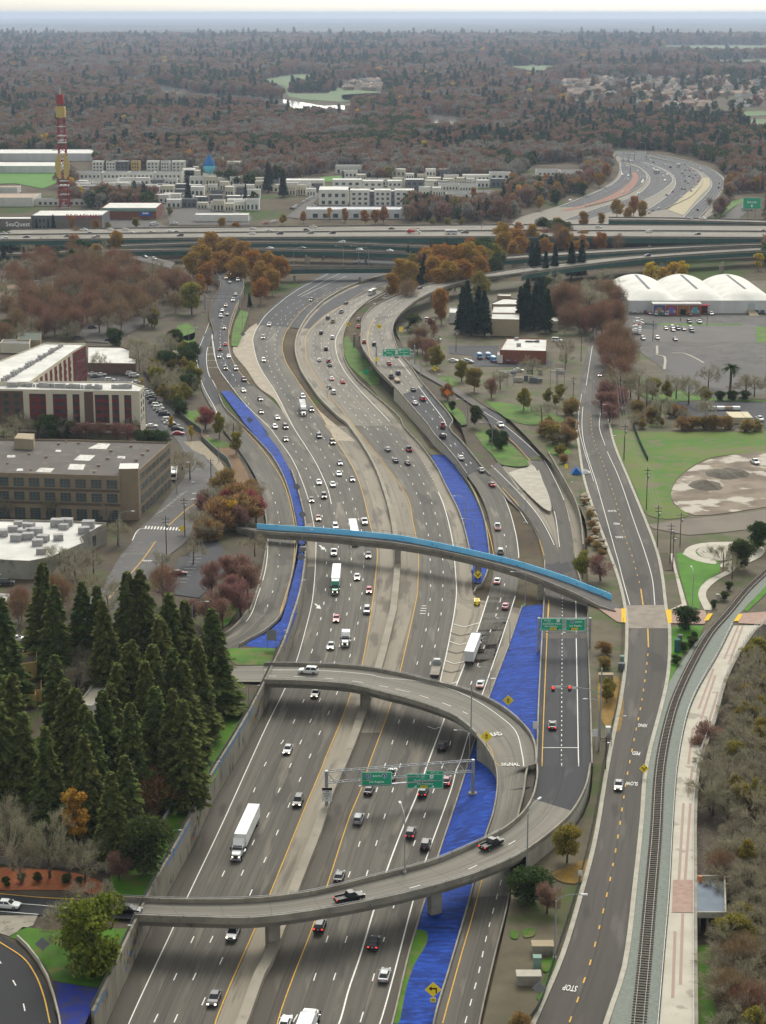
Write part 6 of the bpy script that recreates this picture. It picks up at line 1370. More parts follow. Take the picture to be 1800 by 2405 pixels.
for i,s in enumerate(("L2 918,350","L2 1108,590","L2 1240,660")):tree('yellow',s,6,['small yellow tree at the top of the car park','small yellow tree between parked cars','small yellow tree at the dark fence end'][i],zl,wide=.6)
grove('olive','L2',"1060,380 9;1130,400 9;1200,380 9;1160,430 8",'yellow green tree between car park and ramp',zl,'yellow green trees by the car park')
grove('grey','L2',"960,200 13;1030,220 13;1080,300 11;900,120 14;1000,100 13;1180,300 10;1230,330 10;640,160 12;880,60 14;1110,60 12",'bare grey tree behind the car park',zl,'bare trees behind the car park',wide=1.15)
grove('oak','L2',"1150,40 8;1120,50 7;1150,480 7;1180,510 6;730,30 9;760,40 9;50,-20 10;20,0 9",'dark green evergreen near the slip road',zl,'evergreens near the slip road')
grove('plum','L2',"560,640 7 1.3;640,640 7 1.3;760,645 7 1.3;830,655 7 1.3;500,650 6 1.2",'dark plum coloured bush tree in front of the cream apartments',zl,'plum trees in front of the apartments')
grove('grey','L2',"430,510 12;470,520 12;860,590 9;700,560 8;60,600 11 1.2;20,640 11 1.2;120,560 11",'bare tree in front of the cream apartments',zl,'bare trees in front of the apartments')
grove('oak','L2',"950,690 8 1.2;1040,700 7 1.3;900,690 6;330,690 5;60,690 6 1.3;1000,690 7",'grey green tree between the apartments and the warehouse',zl,'evergreens behind the warehouse')
grove('grey','L2',"30,1100 9;110,1060 10;330,1120 8;690,1140 9;610,1080 9",'thin pale birch before the brown warehouse wall',zl,'birches before the warehouse',wide=.7)
grove('rust','B3',"500,815 21;650,720 22;810,690 23;310,890 20;620,850 21;150,960 18;740,760 22;880,770 22;990,850 20;400,960 19;250,1010 17;700,900 20;560,930 20;850,900 20;780,1000 18;480,1040 17;100,1060 16;1150,790 20;1080,800 20;1200,830 18;180,880 17;930,960 18;640,1010 18;350,1050 16;300,700 18;470,640 17;560,760 18;40,960 15;600,690 20",'russet bare tree in the thick brown wood left of the branch roadway',None,'russet trees of the brown wood',wide=1.15)
grove('grey','B3',"1000,830 20;880,760 22;1230,860 16;1160,900 15;700,1080 13;980,1000 16",'tall grey branched tree at the right edge of the brown wood',None,'grey trees of the brown wood')
grove('golden','B3',"1360,560 22;1480,600 22;1300,640 21;1570,620 22;1250,690 19;1640,680 21;1430,690 20;1340,760 18;750,555 18 .9;480,580 15;280,650 14 .9;620,640 14;1540,720 20;1290,840 16",'golden brown plane tree left of the dark freeway lanes under the elevated freeway',None,'golden plane trees by the branch roadway')
tree('olive',"B3 1240,890",19,'broad olive gold tree left of the branch roadway gantry',None,wide=1.1);tree('olive',"B3 1000,1060",11,'low olive tree on the slip road lawn');tree('olive',"B3 890,960",13,'slim olive tree in front of the brown wood')
grove('golden','B4',"80,690 21;150,720 20;20,750 19;110,800 17;30,860 16",'golden plane tree right of the branch roadway, hiding the viaduct end',None,'golden plane trees between the two roadways')
for s,h in(("B3 370,670",15),("B3 470,680",18),("B3 165,770",13),("B3 260,750",12),("B3 335,790",12),("B3 415,790",12)):tree('palm',s,h,'palm tree among russet trees left below the elevated freeway',None,'palms left of the brown wood',wide=1.2)
grove('darkfir','B3',"70,640 15;155,660 15;345,450 14;240,490 11;310,500 11;570,640 14;1220,215 24;1590,255 17;20,640 17;1620,960 9",'dark fir tree standing singly near the elevated freeway',None,'single firs near the elevated freeway')
grove('olive','B3',"880,470 9;1100,400 8;700,500 9",'small olive tree by the shop parking lot',None,'small olive trees by the shops');grove('golden','B3',"470,460 13 .6;620,480 12 .7;1440,470 11;1530,500 10",'brown leaved tree against the shops above the freeway',None,'brown trees by the shops')
grove('darkfir','B4',"85,105 30 1.2;180,160 26 1.15;130,130 22;255,75 17;405,40 17;100,30 14;1090,700 20 1.3;1065,740 17;985,650 14;1030,690 14;1510,600 14;1265,600 11;1240,610 11",'dark conifer rising above the flats and ramps',None,'dark conifers in the middle distance')
grove('golden','B4',"950,735 21;1000,750 20;1210,640 25;1280,650 24;1370,630 25;1440,650 22;1160,720 22;1250,750 22;1340,740 22;890,830 16;1100,660 20;1450,720 20;1190,800 18;1600,500 20;1620,560 20",'golden plane tree in the grove between the two carriageway curves',None,'golden grove right of the dark lanes')
tree('rust',"B4 980,855",20,'dark rust tree beside the white car on the exit roadway',wide=.9);tree('golden',"B4 1195,930",17,'tall narrow golden tree below the curving viaduct',None,wide=.75);tree('olive',"B4 1460,815",18,'olive yellow tree in front of the sloping viaduct',None);tree('grey',"B4 850,900",9,'bare twiggy bush by the white coach',wide=1.3);tree('oak',"B4 1580,700",16,'grey green tree left of the tall firs');tree('oak',"B4 1540,740",14,'grey green tree under the sloping ramp')
tree('yellow',"B4 480,405",11,'bright yellow tree by the white hall above the freeway');grove('golden','B4',"580,410 12 .8;710,420 13 .9;830,400 14;780,420 12;180,450 9;310,430 10",'brown tree before the white hall',None,'brown trees before the white hall')
tree('orange',"B4 1415,270",17,'orange tree right of the dark roofed townhouses',wide=1.4);grove('rust','B4',"1250,330 13;1150,340 12;1320,350 11;1080,400 11;1560,290 14;1640,250 15;1030,410 11",'rust tree before the dark roofed townhouses',None,'rust trees before the townhouses');grove('olive','B4',"1150,470 9;1250,470 9;1340,470 8;1440,400 9",'olive tree behind the elevated freeway',None,'olive trees behind the elevated freeway')
tree('bright',"B4 925,135",11,'bright green tree among the distant apartments')
grove('golden','B5',"30,540 21;140,510 21;60,590 19;350,530 21 .9;470,580 17;590,565 16;230,600 16;20,620 18;420,620 15;690,350 17;800,330 18;860,360 16;760,400 14;470,430 14;230,190 17;300,240 15;560,95 18;500,100 17;620,120 17;520,160 15;580,180 15;130,280 13;70,300 13;20,310 13;1420,190 17;1500,180 16;1600,200 16;430,210 14;590,440 11",'golden brown tree along the elevated freeway on the right',None,'golden trees right of the interchange',wide=.95)
grove('rust','B5',"350,540 20;700,575 15 .8;400,900 22 .9;340,890 21;100,900 14;1290,340 9;10,270 14",'rust tree near the sloping viaduct',None,'rust trees near the sloping viaduct')
grove('yellow','B5',"915,755 15;1060,755 15;1120,745 15;980,790 11;1610,700 12",'bright yellow tree between the warehouse vaults and the sloping ramp',None,'yellow trees behind the warehouse',wide=1.15)
FG='tall dark firs by the sloping viaduct'
grove('darkfir','X8',"310,265 25;345,255 25;400,330 21;462,283 24;585,258 25;655,250 25;275,525 20;370,515 21;330,540 19;240,560 17",'tall dark fir in the group before the sloping viaduct',None,FG)
grove('darkfir','M6',"690,155 26;735,120 27;800,160 25;860,185 25;1160,105 27;1265,95 27;1215,130 26;1130,160 24;1300,180 24;760,210 23",'tall dark fir beside the utility buildings, trunk bare below',zr,'tall dark firs by the utility yard',wide=1.05)
tree('oak',"M6 340,365",9,'round black green tree right of the exit roadway',zr,wide=1.3);tree('golden',"M6 545,175",20,'tall golden tree behind the round black green tree',zr,wide=.75)
tree('olive',"M6 510,580",12,'rounded olive gold tree beside the two green gantry signs',zr);tree('olive',"M6 690,690",10,'brown gold tree left of the utility yard',zr);tree('olive',"M6 780,745",11,'golden tree at the corner of the fenced yard',zr);tree('bush',"M6 590,870",6,'yellow green shrub by the orange sign',zr,wide=.8)
tree('olive',"M6 1140,890",10,'olive tree on the grass beside the street',zr);tree('grey',"M6 1270,970",10,'grey bare tree on the grass beside the street',zr,wide=1.2);tree('plum',"M6 905,815",9,'reddish thin tree before the utility yard',zr);tree('bush',"M6 1310,1130",6,'rust shrub above the boulder slope',zr,wide=1.2)
tree('oak',"M6 785,1020",7.5,'round dark evergreen between the exit roadway and ramp',zr);tree('oak',"M6 620,990",4,'small dark shrub by the exit roadway barrier',zr)
for i,s in enumerate(("M4 685,30","M4 740,80","M4 765,45")):tree('oak',s,6,['left shrub of the dark clump on the ramp lawn','front shrub of the dark clump on the ramp lawn','rear shrub of the dark clump on the ramp lawn'][i],lambda y:1.0)
tree('olive',"M4 1115,-10",6,'small golden tree above the outer ramp wall',zr)
grove('grey','M6',"970,730 11;1200,640 12;1450,520 13 .8;1440,580 12 .7;480,480 10;430,510 9;350,500 9",'bare dark tree around the utility yard',zr,'bare trees around the utility yard');grove('rust','M6',"1420,140 22;1540,300 15;1590,310 14;370,520 9;330,540 8",'russet bare tree beside the street by the firs',zr,'russet trees by the street')
grove('rust','R7',"100,80 22;370,215 19;330,240 18;470,350 22;520,420 18;400,420 17;490,560 15;300,230 18;560,500 14",'russet bare tree lining the riverfront street',zr,'russet street trees');grove('grey','R7',"300,90 17;350,110 15;280,130 16;250,60 18",'grey bare tree under the sloping viaduct',zr,'grey trees by the viaduct',wide=1.2)
grove('plum','R7',"400,800 11 1.1;430,880 10 1.1;360,890 9;500,850 10;420,960 9",'dark red bare tree leaning over the riverfront street',zr,'red trees over the street')
grove('grey','R7',"640,690 16;800,880 13;1010,760 13;700,760 14;1160,650 13;920,740 12;580,720 13;1440,730 12 1.3;1500,740 11",'bare tree between the field and the grey lot',zr,'bare trees by the lot');grove('olive','R7',"740,780 10;1130,840 8;850,800 9",'yellow leaved tree between the field and the lot',zr,'yellow trees by the lot')
tree('palm',"R7 1315,690",15,'single tall palm at the edge of the grey lot',zr,wide=1.4);grove('bush','R7',"960,1080 5 1.2;1040,1070 5 1.2;1120,1070 5 1.2;1200,1065 5.5 1.3;1280,1070 5 1.2;1440,1090 5 1.2;1500,1100 4 1.2",'yellow brown scrub along the north edge of the field',zr,'scrub along the field');tree('grey',"R7 1140,900",14,'pale barked bare tree before the scrub',zr,wide=.6)
grove('oak','R7',"1240,880 4 1.6;1330,880 4 1.6;1420,880 4 1.6",'low dark hedge bush below the palm',zr,'hedge below the palm')
tree('oak',"R7 1530,1850",9,'dark evergreen at the right edge beside the plaza',zr,wide=1.1);tree('oak',"R7 1405,1985",9,'dark evergreen on the plaza lawn',zr);tree('grey',"R7 1270,2000",9,'bare tan tree on the plaza lawn',zr);tree('grey',"T6 1400,0",8,'bare tan tree beside the railway bend',zr)
tree('olive',"T6 235,-25",8.5,'round golden tree between footbridge and riverfront street',zr,wide=.9);tree('plum',"T6 375,20",7.5,'dark purple tree beside the golden one by the footbridge',zr,wide=1.15);tree('oak',"T6 1035,415",6.5,'dark green tree at the rail crossing',zr,wide=1.3)
for i,(s,w_)in enumerate((("T6 1010,690",1.5),("T6 1080,650",1.5),("T6 1095,610",1.3),("T6 955,790",1.5),("T6 1330,300",1.4),("T6 1250,360",1.4),("T6 1370,220",1.2))):tree('oak',s,2.4,['clipped shrub beside the green cabinets','second clipped shrub beside the railway ballast','shrub nearest the crossing tree','lone clipped shrub below the green cabinets','shrub by the rail crossing gate','shrub left of the rail crossing gate','shrub at the foot of the bare tan tree'][i],zr,wide=w_)
for i,s in enumerate(("T6 390,690","T6 395,800","T6 430,960","T6 420,1010")):tree('bush' if i<2 else 'olive',s,3.2 if i<2 else 5,['brown bush on the bare strip below the footbridge','lower brown bush on the bare strip','golden tree behind the signal pole','golden low tree beside the street kerb'][i],zr)
tree('olive',"T3 370,380",8,'gold and red tree at the outside of the lower ramp bend',zr);tree('oak',"T3 110,660",7,'dark evergreen beside the lower bridge abutment',zr,wide=1.35);tree('plum',"T3 240,760",6,'small red tree next to the dark evergreen',zr,wide=1.2);tree('bush',"T3 60,1600",3,'orange dry bush at the bottom edge by the fence',zr)
grove('bush','M4',"1440,660 2.5;1460,740 2.5;1440,860 2.5;1480,800 2.2;1400,570 2;1500,900 2.5;1530,960 2.5",'round brown bush on the boulder slope',zr,'brown bushes on the boulder slope')
RB_Z=lambda y:-.2
BK='bare scrub trees on the river bank'
grove('grey','T6',"1620,740 10;1500,860 9;1560,880 9;1640,960 10;1440,980 8;1500,1050 9;1600,1150 10;1400,1120 8;1480,1240 9;1560,1300 10;1650,1350 10;1400,1380 8;1300,1470 8;1460,1450 9;1560,1500 9;1640,1560 9;1360,1560 8;1250,1600 7",'bare grey tree on the river bank below the promenade',RB_Z,BK,wide=1.25)
grove('grey','T3',"1300,30 9;1420,100 9;1560,60 10;1640,200 10;1400,430 9;1520,380 10;1640,420 10;1450,560 9;1560,600 10;1420,650 8;1600,760 9;1520,850 9;1640,900 9;1480,1000 9;1600,1080 9;1450,1150 8;1560,1240 9;1640,1330 9;1480,1350 9;1580,1480 9;1460,1550 9;1640,1600 9",'bare grey tree on the river bank below the promenade',RB_Z,BK,wide=1.25)
grove('olive','T3',"1490,110 8 .8;1590,80 8 .7;1530,470 9 .8;1460,960 8;1520,1010 7;1590,1560 8 1.1",'yellow leaved tree among bare scrub on the river bank',RB_Z,'yellow trees on the river bank');grove('olive','T6',"1510,1010 7 .7;1620,1110 8 .8;1600,1200 7 .7;1655,820 6 .7",'yellow leaved tree among bare scrub on the river bank',RB_Z,'yellow trees on the river bank')
grove('plum','T6',"1200,1310 7 1.2;1140,1420 6",'russet leaved tree leaning over the promenade rail',RB_Z,'russet trees over the promenade');grove('rust','T3',"1370,540 8;1500,1100 9;1440,1300 9;1560,1400 9",'rust coloured scrub tree on the river bank',RB_Z,'rust scrub on the river bank',wide=1.2)
def fill(kinds,poly,n,h0,h1,lab,zf=None,seed=1,wide=1.0):
 """trees of one look spread over a patch of ground"""
 r=random.Random(seed);P=[(x,y)for x,y,_ in pix(poly)];xs=[p[0]for p in P];ys=[p[1]for p in P];k=0
 while k<n:
  x,y=r.uniform(min(xs),max(xs)),r.uniform(min(ys),max(ys));c=False;j=len(P)-1
  for i in range(len(P)):
   if(P[i][1]>y)!=(P[j][1]>y)and x<(P[j][0]-P[i][0])*(y-P[i][1])/(P[j][1]-P[i][1])+P[i][0]:c=not c
   j=i
  if not c:continue
  kd=r.choice(kinds);k+=1;adj={'rust':'russet bare tree ','grey':'grey bare tree ','oak':'dark evergreen ','golden':'golden tree ','olive':'olive tree ','bush':'dry brown bush ','plum':'reddish bare tree ','darkfir':'dark fir '}[kd]
  tree(kd,f'P {x},{y}',r.uniform(h0,h1),adj+lab,zf,adj+lab,wide*r.uniform(.85,1.15),True)
fill(('grey','grey','oak','olive'),"L2 960,180 1230,110 1290,440 1130,520 1010,430",30,7,12,'between the apartment car park and the slip road',zl,2)
fill(('rust','grey','grey'),"L2 -20,60 520,40 540,110 260,120 -20,200",18,8,13,'behind the long rear apartment wing',zl,3);fill(('grey','oak','grey'),"L2 -10,660 180,745 460,750 460,735 200,700 60,640",16,6,10,'between the apartments and the warehouse roof',zl,4,1.2)
fill(('plum','grey','rust'),"M6 330,520 480,480 560,720 440,740",14,6,10,'between the viaduct and the utility yard',zr,5);fill(('grey','bush','olive'),"R7 -60,960 80,880 140,1000 130,1280 40,1360 -60,1250",14,4,8,'on the leaf covered slope beside the street',zr,6)
fill(('rust','rust','grey'),"R7 390,160 480,150 490,430 560,600 500,1000 440,1000",20,12,19,'in the tree line along the riverfront street',zr,7);fill(('bush','olive','grey'),"R7 560,1020 1000,1040 1000,1150 560,1160",18,3,7,'in the scrub yard above the field',zr,8)
fill(('rust','rust','rust','grey'),"B3 0,850 600,790 1000,870 1240,960 1150,1104 0,1104",55,13,20,'filling the thick brown wood',None,9,1.1);fill(('golden','golden','olive','oak'),"B4 900,860 1250,800 1560,760 1640,830 1400,880 1050,930",18,14,21,'filling the golden grove',None,10)
fill(('golden','rust','oak'),"B5 0,640 480,600 480,690 0,720",16,12,19,'between the elevated freeway and the sloping ramp',None,11);fill(('grey','rust'),"L1 280,620 720,600 740,800 560,960 420,900",12,8,11,'in the condominium garden',zl,12,.9)
fill(('plum','grey','bush'),"M3 0,500 400,560 430,720 330,780 0,960",18,6,10,'by the left end of the footbridge',zl,13);fill(('grey','rust','oak'),"R7 -40,120 400,60 400,330 200,480 -40,440",22,9,15,'beside the street under the sloping viaduct',zr,14)
fill(('oak','grey','rust'),"B3 0,640 700,640 820,760 300,860 0,860",24,9,15,'among the palms left of the elevated ramps',None,15);fill(('golden','rust','oak','grey'),"B4 980,430 1650,400 1650,500 1000,510",11,7,10,'behind the elevated freeway on the right',None,16);fill(('rust','golden','oak'),"B5 0,300 460,270 480,350 200,440 0,480",24,9,14,'left of the far curving freeway',None,17)
fill(('bush','olive'),"M4 1120,120 1250,100 1300,330 1240,330",9,2.5,5,'on the slope above the outer ramp',zr,18)
fill(('grey','grey','grey','grey','olive'),"T3 1300,0 1656,0 1656,1660 1420,1660 1360,1250 1470,1050 1470,650 1300,600",50,6,9,'in the river bank scrub',RB_Z,19,1.1);fill(('grey','grey','grey','grey','olive'),"T6 1656,760 1656,1656 1330,1656 1400,1300 1530,1000",40,6,9,'in the upper river bank scrub',RB_Z,20,1.1)
# buildings
WHT=mat('white membrane roof',(.62,.61,.57),(.50,.49,.45),.12,c=(.38,.35,.30),cscale=.3,clo=.6,chi=.8);CRM=mat('cream stucco',(.60,.55,.43),(.55,.50,.39),.2)
OFFW=mat('off white stucco',(.68,.66,.60),(.60,.58,.53),.3);REDP=mat('dark red panel',(.17,.032,.03),(.15,.03,.028),.5);BRN=mat('brown brick',(.135,.085,.062),(.11,.07,.052),.6)
M_WIN=mat('window glass',(.03,.045,.05),(.06,.085,.085),.15,rough=.15);M_GREY=mat('grey cladding',(.15,.155,.16),(.13,.135,.14),.5);M_DG=mat('dark grey roof',(.07,.072,.075),(.09,.09,.09),.3)
TAN=mat('tan render',(.33,.27,.18),(.29,.235,.155),.3);YST=mat('yellow stucco',(.50,.36,.13),(.45,.32,.115),.4);BRK=mat('red brick',(.24,.085,.05),(.2,.075,.045),.6);CGR=mat('board marked concrete',(.30,.285,.24),(.24,.225,.19),.3,c=(.12,.11,.09),cscale=.5,clo=.6,chi=.8)
ROOFG=mat('grey shingle',(.17,.165,.16),(.14,.135,.13),.3);ROOFT=mat('tan tile roof',(.36,.27,.20),(.30,.22,.165),.3);SAGE=mat('sage green metal',(.20,.30,.25),(.18,.27,.23),.3);WHTW=mat('white metal wall',(.62,.62,.60),(.55,.55,.53),.15,stretch=(1,1,.1))
M_AC=mat('hvac sheet metal',(.36,.35,.34),(.28,.275,.27),.8)
def inset(P,d):
 c=sum(P,Vector())/len(P);return[p+(c-p).normalized()*d for p in P]
def block(name,label,roof,zt,zb,wall,rm=None,par=.6,cat='building'):
 """a building from its roof outline (world points at zt): walls with a raised parapet and the roof between"""
 T=thing(name,label,cat);P=[Vector((p.x,p.y,zt))for p in roof]
 A=sum(P[i].x*P[(i+1)%len(P)].y-P[(i+1)%len(P)].x*P[i].y for i in range(len(P)))
 if A<0:P=P[::-1]
 n=len(P);mb=MB();I=inset(P,.35)
 V=[(p.x,p.y,zb-1)for p in P]+[tuple(p)for p in P]+[tuple(p)for p in I]+[(p.x,p.y,zt-par)for p in I]
 mb.add(V,[(k*n+i,k*n+(i+1)%n,(k+1)*n+(i+1)%n,(k+1)*n+i)for k in range(3)for i in range(n)]);mb.build('wall',wall,T)
 Q=[Vector((p.x,p.y,zt-par+.004))for p in I];t=tessellate_polygon([Q]);MB().add(Q,t).build('roof',rm or WHT,T)
 return T,P
def facing(P):
 """edges of an outline that look towards the camera, longest first"""
 c=sum(P,Vector())/len(P);out=[]
 for i in range(len(P)):
  a,b=P[i],P[(i+1)%len(P)];d=b-a;nrm=Vector((d.y,-d.x,0)).normalized()
  if nrm.dot((a+b)/2-c)<0:nrm=-nrm
  v=(a+b)/2-EYE
  if nrm.dot(v)<0:out.append((d.length,a,b,nrm))
 return sorted(out,key=lambda e:-e[0])
WINM={}
def windows(T,a,b,nrm,z0,rows,dz,cols,w_,h_,t0=.04,t1=.96,m=None,name='window',frame=None,skip=()):
 """each window a mesh of its own (data shared), a few centimetres proud of the wall"""
 a=Vector((a.x,a.y,0));b=Vector((b.x,b.y,0));d=b-a
 if d.cross(nrm).z>0:a,b=b,a;d=-d
 ang=math.atan2(d.y,d.x);m=m or M_WIN;key=(round(w_,2),round(h_,2),m.name,bool(frame))
 if key not in WINM:
  mb=MB().box((0,0,0),(w_,.10,h_),0)
  if frame:
   nx=max(2,int(w_/1.0));ny=max(2,int(h_/.8))
   for i in range(nx+1):mb.box((-w_/2+i*w_/nx,-.02,0),(.09,.12,h_),1)
   for i in range(ny+1):mb.box((0,-.02,-h_/2+i*h_/ny),(w_,.12,.09),1)
  WINM[key]=mb.build(name,[m,frame]if frame else m,mesh_only=True)
 for r in range(rows):
  for c in range(cols):
   if(r,c)in skip:continue
   p=a+d*(t0+(t1-t0)*(c+.5)/cols)+nrm*.03;o=link(name,WINM[key],T);o.location=(p.x,p.y,z0+r*dz+h_/2);o.rotation_euler=(0,0,ang)
def strip(T,a,b,nrm,t0,t1,z0,z1,m,name='panel',e=.04):
 d=b-a
 if d.cross(nrm).z>0:a,b=b,a;d=-d
 p,q=a+d*t0,a+d*t1;along(MB(),[Vector((p.x,p.y,0))+nrm*e,Vector((q.x,q.y,0))+nrm*e],.08,(lambda v:z0),(lambda v:z1)).build(name,m,T)
def units(T,pts,z,sz=(2.4,1.8,1.5),m=None,name='hvac_unit',jit=3):
 r=random.Random(jit)
 for s in pts:
  p=U(*pix(s)[0][:2],z);k=r.uniform(.7,1.3);MB().box((p.x,p.y,z+sz[2]*k/2),(sz[0]*k,sz[1]*k,sz[2]*k),rz=r.uniform(-.2,.2)).build(name,m or M_AC,T)
R_=lambda s,z:[U(x,y,z)for x,y,_ in pix(s)]
zb=1.6;zt=zb+17
T,P=block('apartment_building','cream and dark red five storey apartments with rows of roof units at left',R_("L2 -230,420 905,437 937,405 840,376 640,374 250,372 -230,352",zt),zt,zb,CRM)
e=facing(P)[0];L_,a,b,n_=e
if(b-a).cross(n_).z>0:a,b=b,a
strip(T,a,b,n_,0,.335,zb,zt-.8,BRN,e=.03)
for x0,x1 in((.37,.465),(.505,.585),(.618,.657),(.745,.825),(.842,.882),(.912,.952)):strip(T,a,b,n_,x0,x1,zb+3.2,zt-1.8,REDP)
strip(T,a,b,n_,.684,.735,zb+3.2,zt-.7,BRN,e=.06)
strip(T,a,b,n_,.33,1.0,zb,zb+2.6,BRN,e=.05)
for x0,x1,c in((.02,.33,5),(.37,.465,2),(.51,.58,2),(.618,.657,1),(.69,.73,1),(.745,.825,2),(.842,.882,1),(.912,.952,1)):windows(T,a,b,n_,zb+3.8,4,3.15,c,2.0,1.9,x0,x1)
e2=facing(P)[1]if len(facing(P))>1 else e
windows(T,e2[1],e2[2],e2[3],zb+3.8,4,3.15,2,1.4,1.9,.1,.9)
units(T,[f"L2 {150 + i * 24},{406 + i * .8:.0f}" for i in range(22)]+[f"L2 {735 + i * 22},{418}" for i in range(6)]+[f"L2 {60 + i * 24},408" for i in range(3)],zt-.5,(1.3,1.3,1.5))
zt2=zt+1.2
T,P=block('apartment_building','long rear wing of the cream apartments with dark red end facing the car park',R_("L2 -150,372 188,378 470,180 556,129 292,124 -150,300",zt2),zt2,zb,CRM)
for L_,a,b,n_ in facing(P)[:3]:
 ends=n_.x>.35 and n_.y<-.1 and L_<30
 if L_<30 and n_.x>.2:
  strip(T,a,b,n_,0,1,zb,zt2-1,REDP,e=.03);windows(T,a,b,n_,zb+1.5,5,3.1,6,1.4,1.8)
 elif L_>30:
  for k in range(9):strip(T,a,b,n_,.02+k*.108,.075+k*.108,zb+3,zt2-1.5,REDP,e=.03)
  windows(T,a,b,n_,zb+3.6,4,3.1,9,1.6,1.8,.0,1)
units(T,[f"L2 {20 + i * 16},{378 - i * 9.6:.0f}" for i in range(25)],zt2-.5,(1.5,1.5,1.6),jit=5)
zb=2.9;zt=zb+17
T,P=block('warehouse','brown concrete three storey warehouse with grid windows and patched grey roof',R_("L2 -330,955 775,986 905,946 1105,768 460,750 -330,742",zt),zt,zb,mat('brown grey concrete',(.255,.20,.135),(.215,.165,.11),.2,c=(.12,.09,.06),cscale=.6,clo=.6,chi=.8),mat('patched tar roof',(.105,.092,.080),(.085,.076,.068),.1,c=(.14,.12,.10),cscale=.3))
L_,a,b,n_=facing(P)[0]
if(b-a).cross(n_).z>0:a,b=b,a
STEELW=mat('steel window grid',(.18,.17,.15))
for z0,h_ in((zb+1.0,4.0),(zb+7.6,3.0),(zb+12.4,3.0)):windows(T,a,b,n_,z0,1,4,11,L_/11*.68,h_,0,1,frame=STEELW)
DBR=mat('dark concrete band',(.10,.08,.058))
for z in(zb+6.3,zb+11.1):strip(T,a,b,n_,0,1,z,z+.9,DBR,'band',.05)
for L_,a,b,n_ in facing(P)[1:3]:
 if L_>20:
  for z0,h_ in((zb+.8,2.9),(zb+5.0,2.6),(zb+9.2,2.4),(zb+13.2,2.0)):windows(T,a,b,n_,z0,1,4,8,L_/8*.72,h_,.02,.98,frame=STEELW)
tw=R_("L2 776,932 902,930 902,906 780,906",zt+2.2);MB().prism([(p.x,p.y)for p in(tw[0]+Vector((0,-2.2,0)),tw[1]+Vector((0,-2.2,0)),tw[2],tw[3])],zb-1,zt+2.2,0,1).build('stair_tower',[MATS['brown grey concrete'],OFFW],T)
pt=R_("L2 95,800 220,808 228,770 120,765",zt);MB().prism([(p.x,p.y)for p in pt],zt-.6,zt+3.2).build('penthouse',TAN,T)
for i,s in enumerate(("L2 570,810 690,815 718,780 640,776","L2 478,885 580,890 620,855 520,850","L2 440,945 540,950 556,912 455,910","L2 230,962 330,965 355,938 260,935","L2 760,872 810,876 815,860 765,858","L2 105,955 150,955 150,940 115,940","L2 45,868 100,868 100,853 50,853","L2 358,830 395,832 398,820 365,818")):
 q=[p+Vector((0,0,.03))for p in R_(s,zt-.58)];MB().add(q,[(0,1,2,3)]).build('roof_patch',mat('white roof patch',(.58,.56,.52),(.25,.22,.2),.7,lo=.5,hi=.7),T)
units(T,["L2 430,770","L2 190,850","L2 300,870","L2 200,950","L2 610,965","L2 700,880","L2 925,855","L2 885,890","L2 960,825","L2 380,785","L2 510,780","L2 720,830","L2 50,910","L2 640,925","L2 850,800"],zt-.6,(.9,.9,.6),mat('rusty roof vent',(.22,.12,.08),(.3,.25,.2),1),'roof_vent')
zb=4.2;zt=zb+7.5
T,P=block('office_building','low concrete building with white roof and many grey roof units at left',R_("L2 -330,1500 50,1532 190,1538 330,1512 545,1418 525,1380 692,1290 440,1276 -330,1262",zt),zt,zb,CGR)
units(T,["L2 120,1310","L2 85,1345","L2 190,1330","L2 190,1350","L2 145,1365","L2 375,1312","L2 435,1305","L2 110,1405","L2 185,1395","L2 245,1435","L2 280,1410","L2 240,1365","L2 415,1330","L2 575,1320","L2 15,1375","L2 545,1358","L2 270,1490","L2 380,1400"],zt-.5,(3.2,2.4,1.8))
for L_,a,b,n_ in facing(P)[:3]:windows(T,a,b,n_,zb+2.2,1,3,max(1,int(L_/9)),2.2,3.2,.1,.9)
YR=mat('dark brown shingle',(.06,.042,.034),(.08,.06,.05),.5)
for s,zt_,lab in(("L1 120,720 240,700 240,625 130,655",13,'yellow condominium tower with slanting dark roof among the redwoods'),("L1 350,660 480,640 475,580 360,620",13,'yellow condominium wing with chimney behind pale bare branches'),("L1 70,800 165,770 165,715 80,755",11,'yellow condominium wing left of the white garage door'),("L1 95,890 270,885 270,795 100,800",9,'yellow condominium terrace with balconies'),("L1 -60,910 235,915 235,880 -60,870",9,'yellow condominium wing cut by the left edge')):
 T,P=block('condominium',lab,R_(s,zt_),zt_,5.2,YST,YR);
 for L_,a,b,n_ in facing(P)[:2]:windows(T,a,b,n_,zt_-4.0,1,3,max(1,int(L_/4)),1.4,1.6,.05,.95)
block('condominium','low condominium with long tan and white flat roof between redwoods',R_("L1 505,975 600,985 680,880 770,690 715,685 660,800 590,860",10),10,5.5,OFFW,mat('tan flat roof',(.42,.36,.27),(.5,.47,.4),.2))
block('garden_building','white roofed building glimpsed through the redwoods above the leaf bed',R_("T1 130,175 340,185 345,30 260,20 150,130",9),9,5.5,OFFW);block('shed','white roofed shed at the left edge by parked cars',R_("L1 -60,330 25,330 66,262 -60,258",8),8,4.5,OFFW)
block('house','green roofed house behind the apartments',R_("L2 110,105 260,105 270,50 140,50",5),5,.3,TAN,mat('green shingle',(.09,.11,.085)));block('house','flat roofed cream house behind the apartments',R_("L2 0,125 190,130 200,100 20,100",5),5,.3,CRM,ROOFG)
block('shop','white and sage roofed low shop behind the car park',R_("L2 570,255 880,258 885,225 840,215 840,165 790,148 570,145",5.5),5.5,.5,BRN,WHT);block('house','tan block with dark roof at the left edge below the brown wood',R_("B3 -60,970 60,975 145,930 90,905 -60,905",8),8,-.3,CRM,mat('brown flat roof',(.2,.13,.08)))
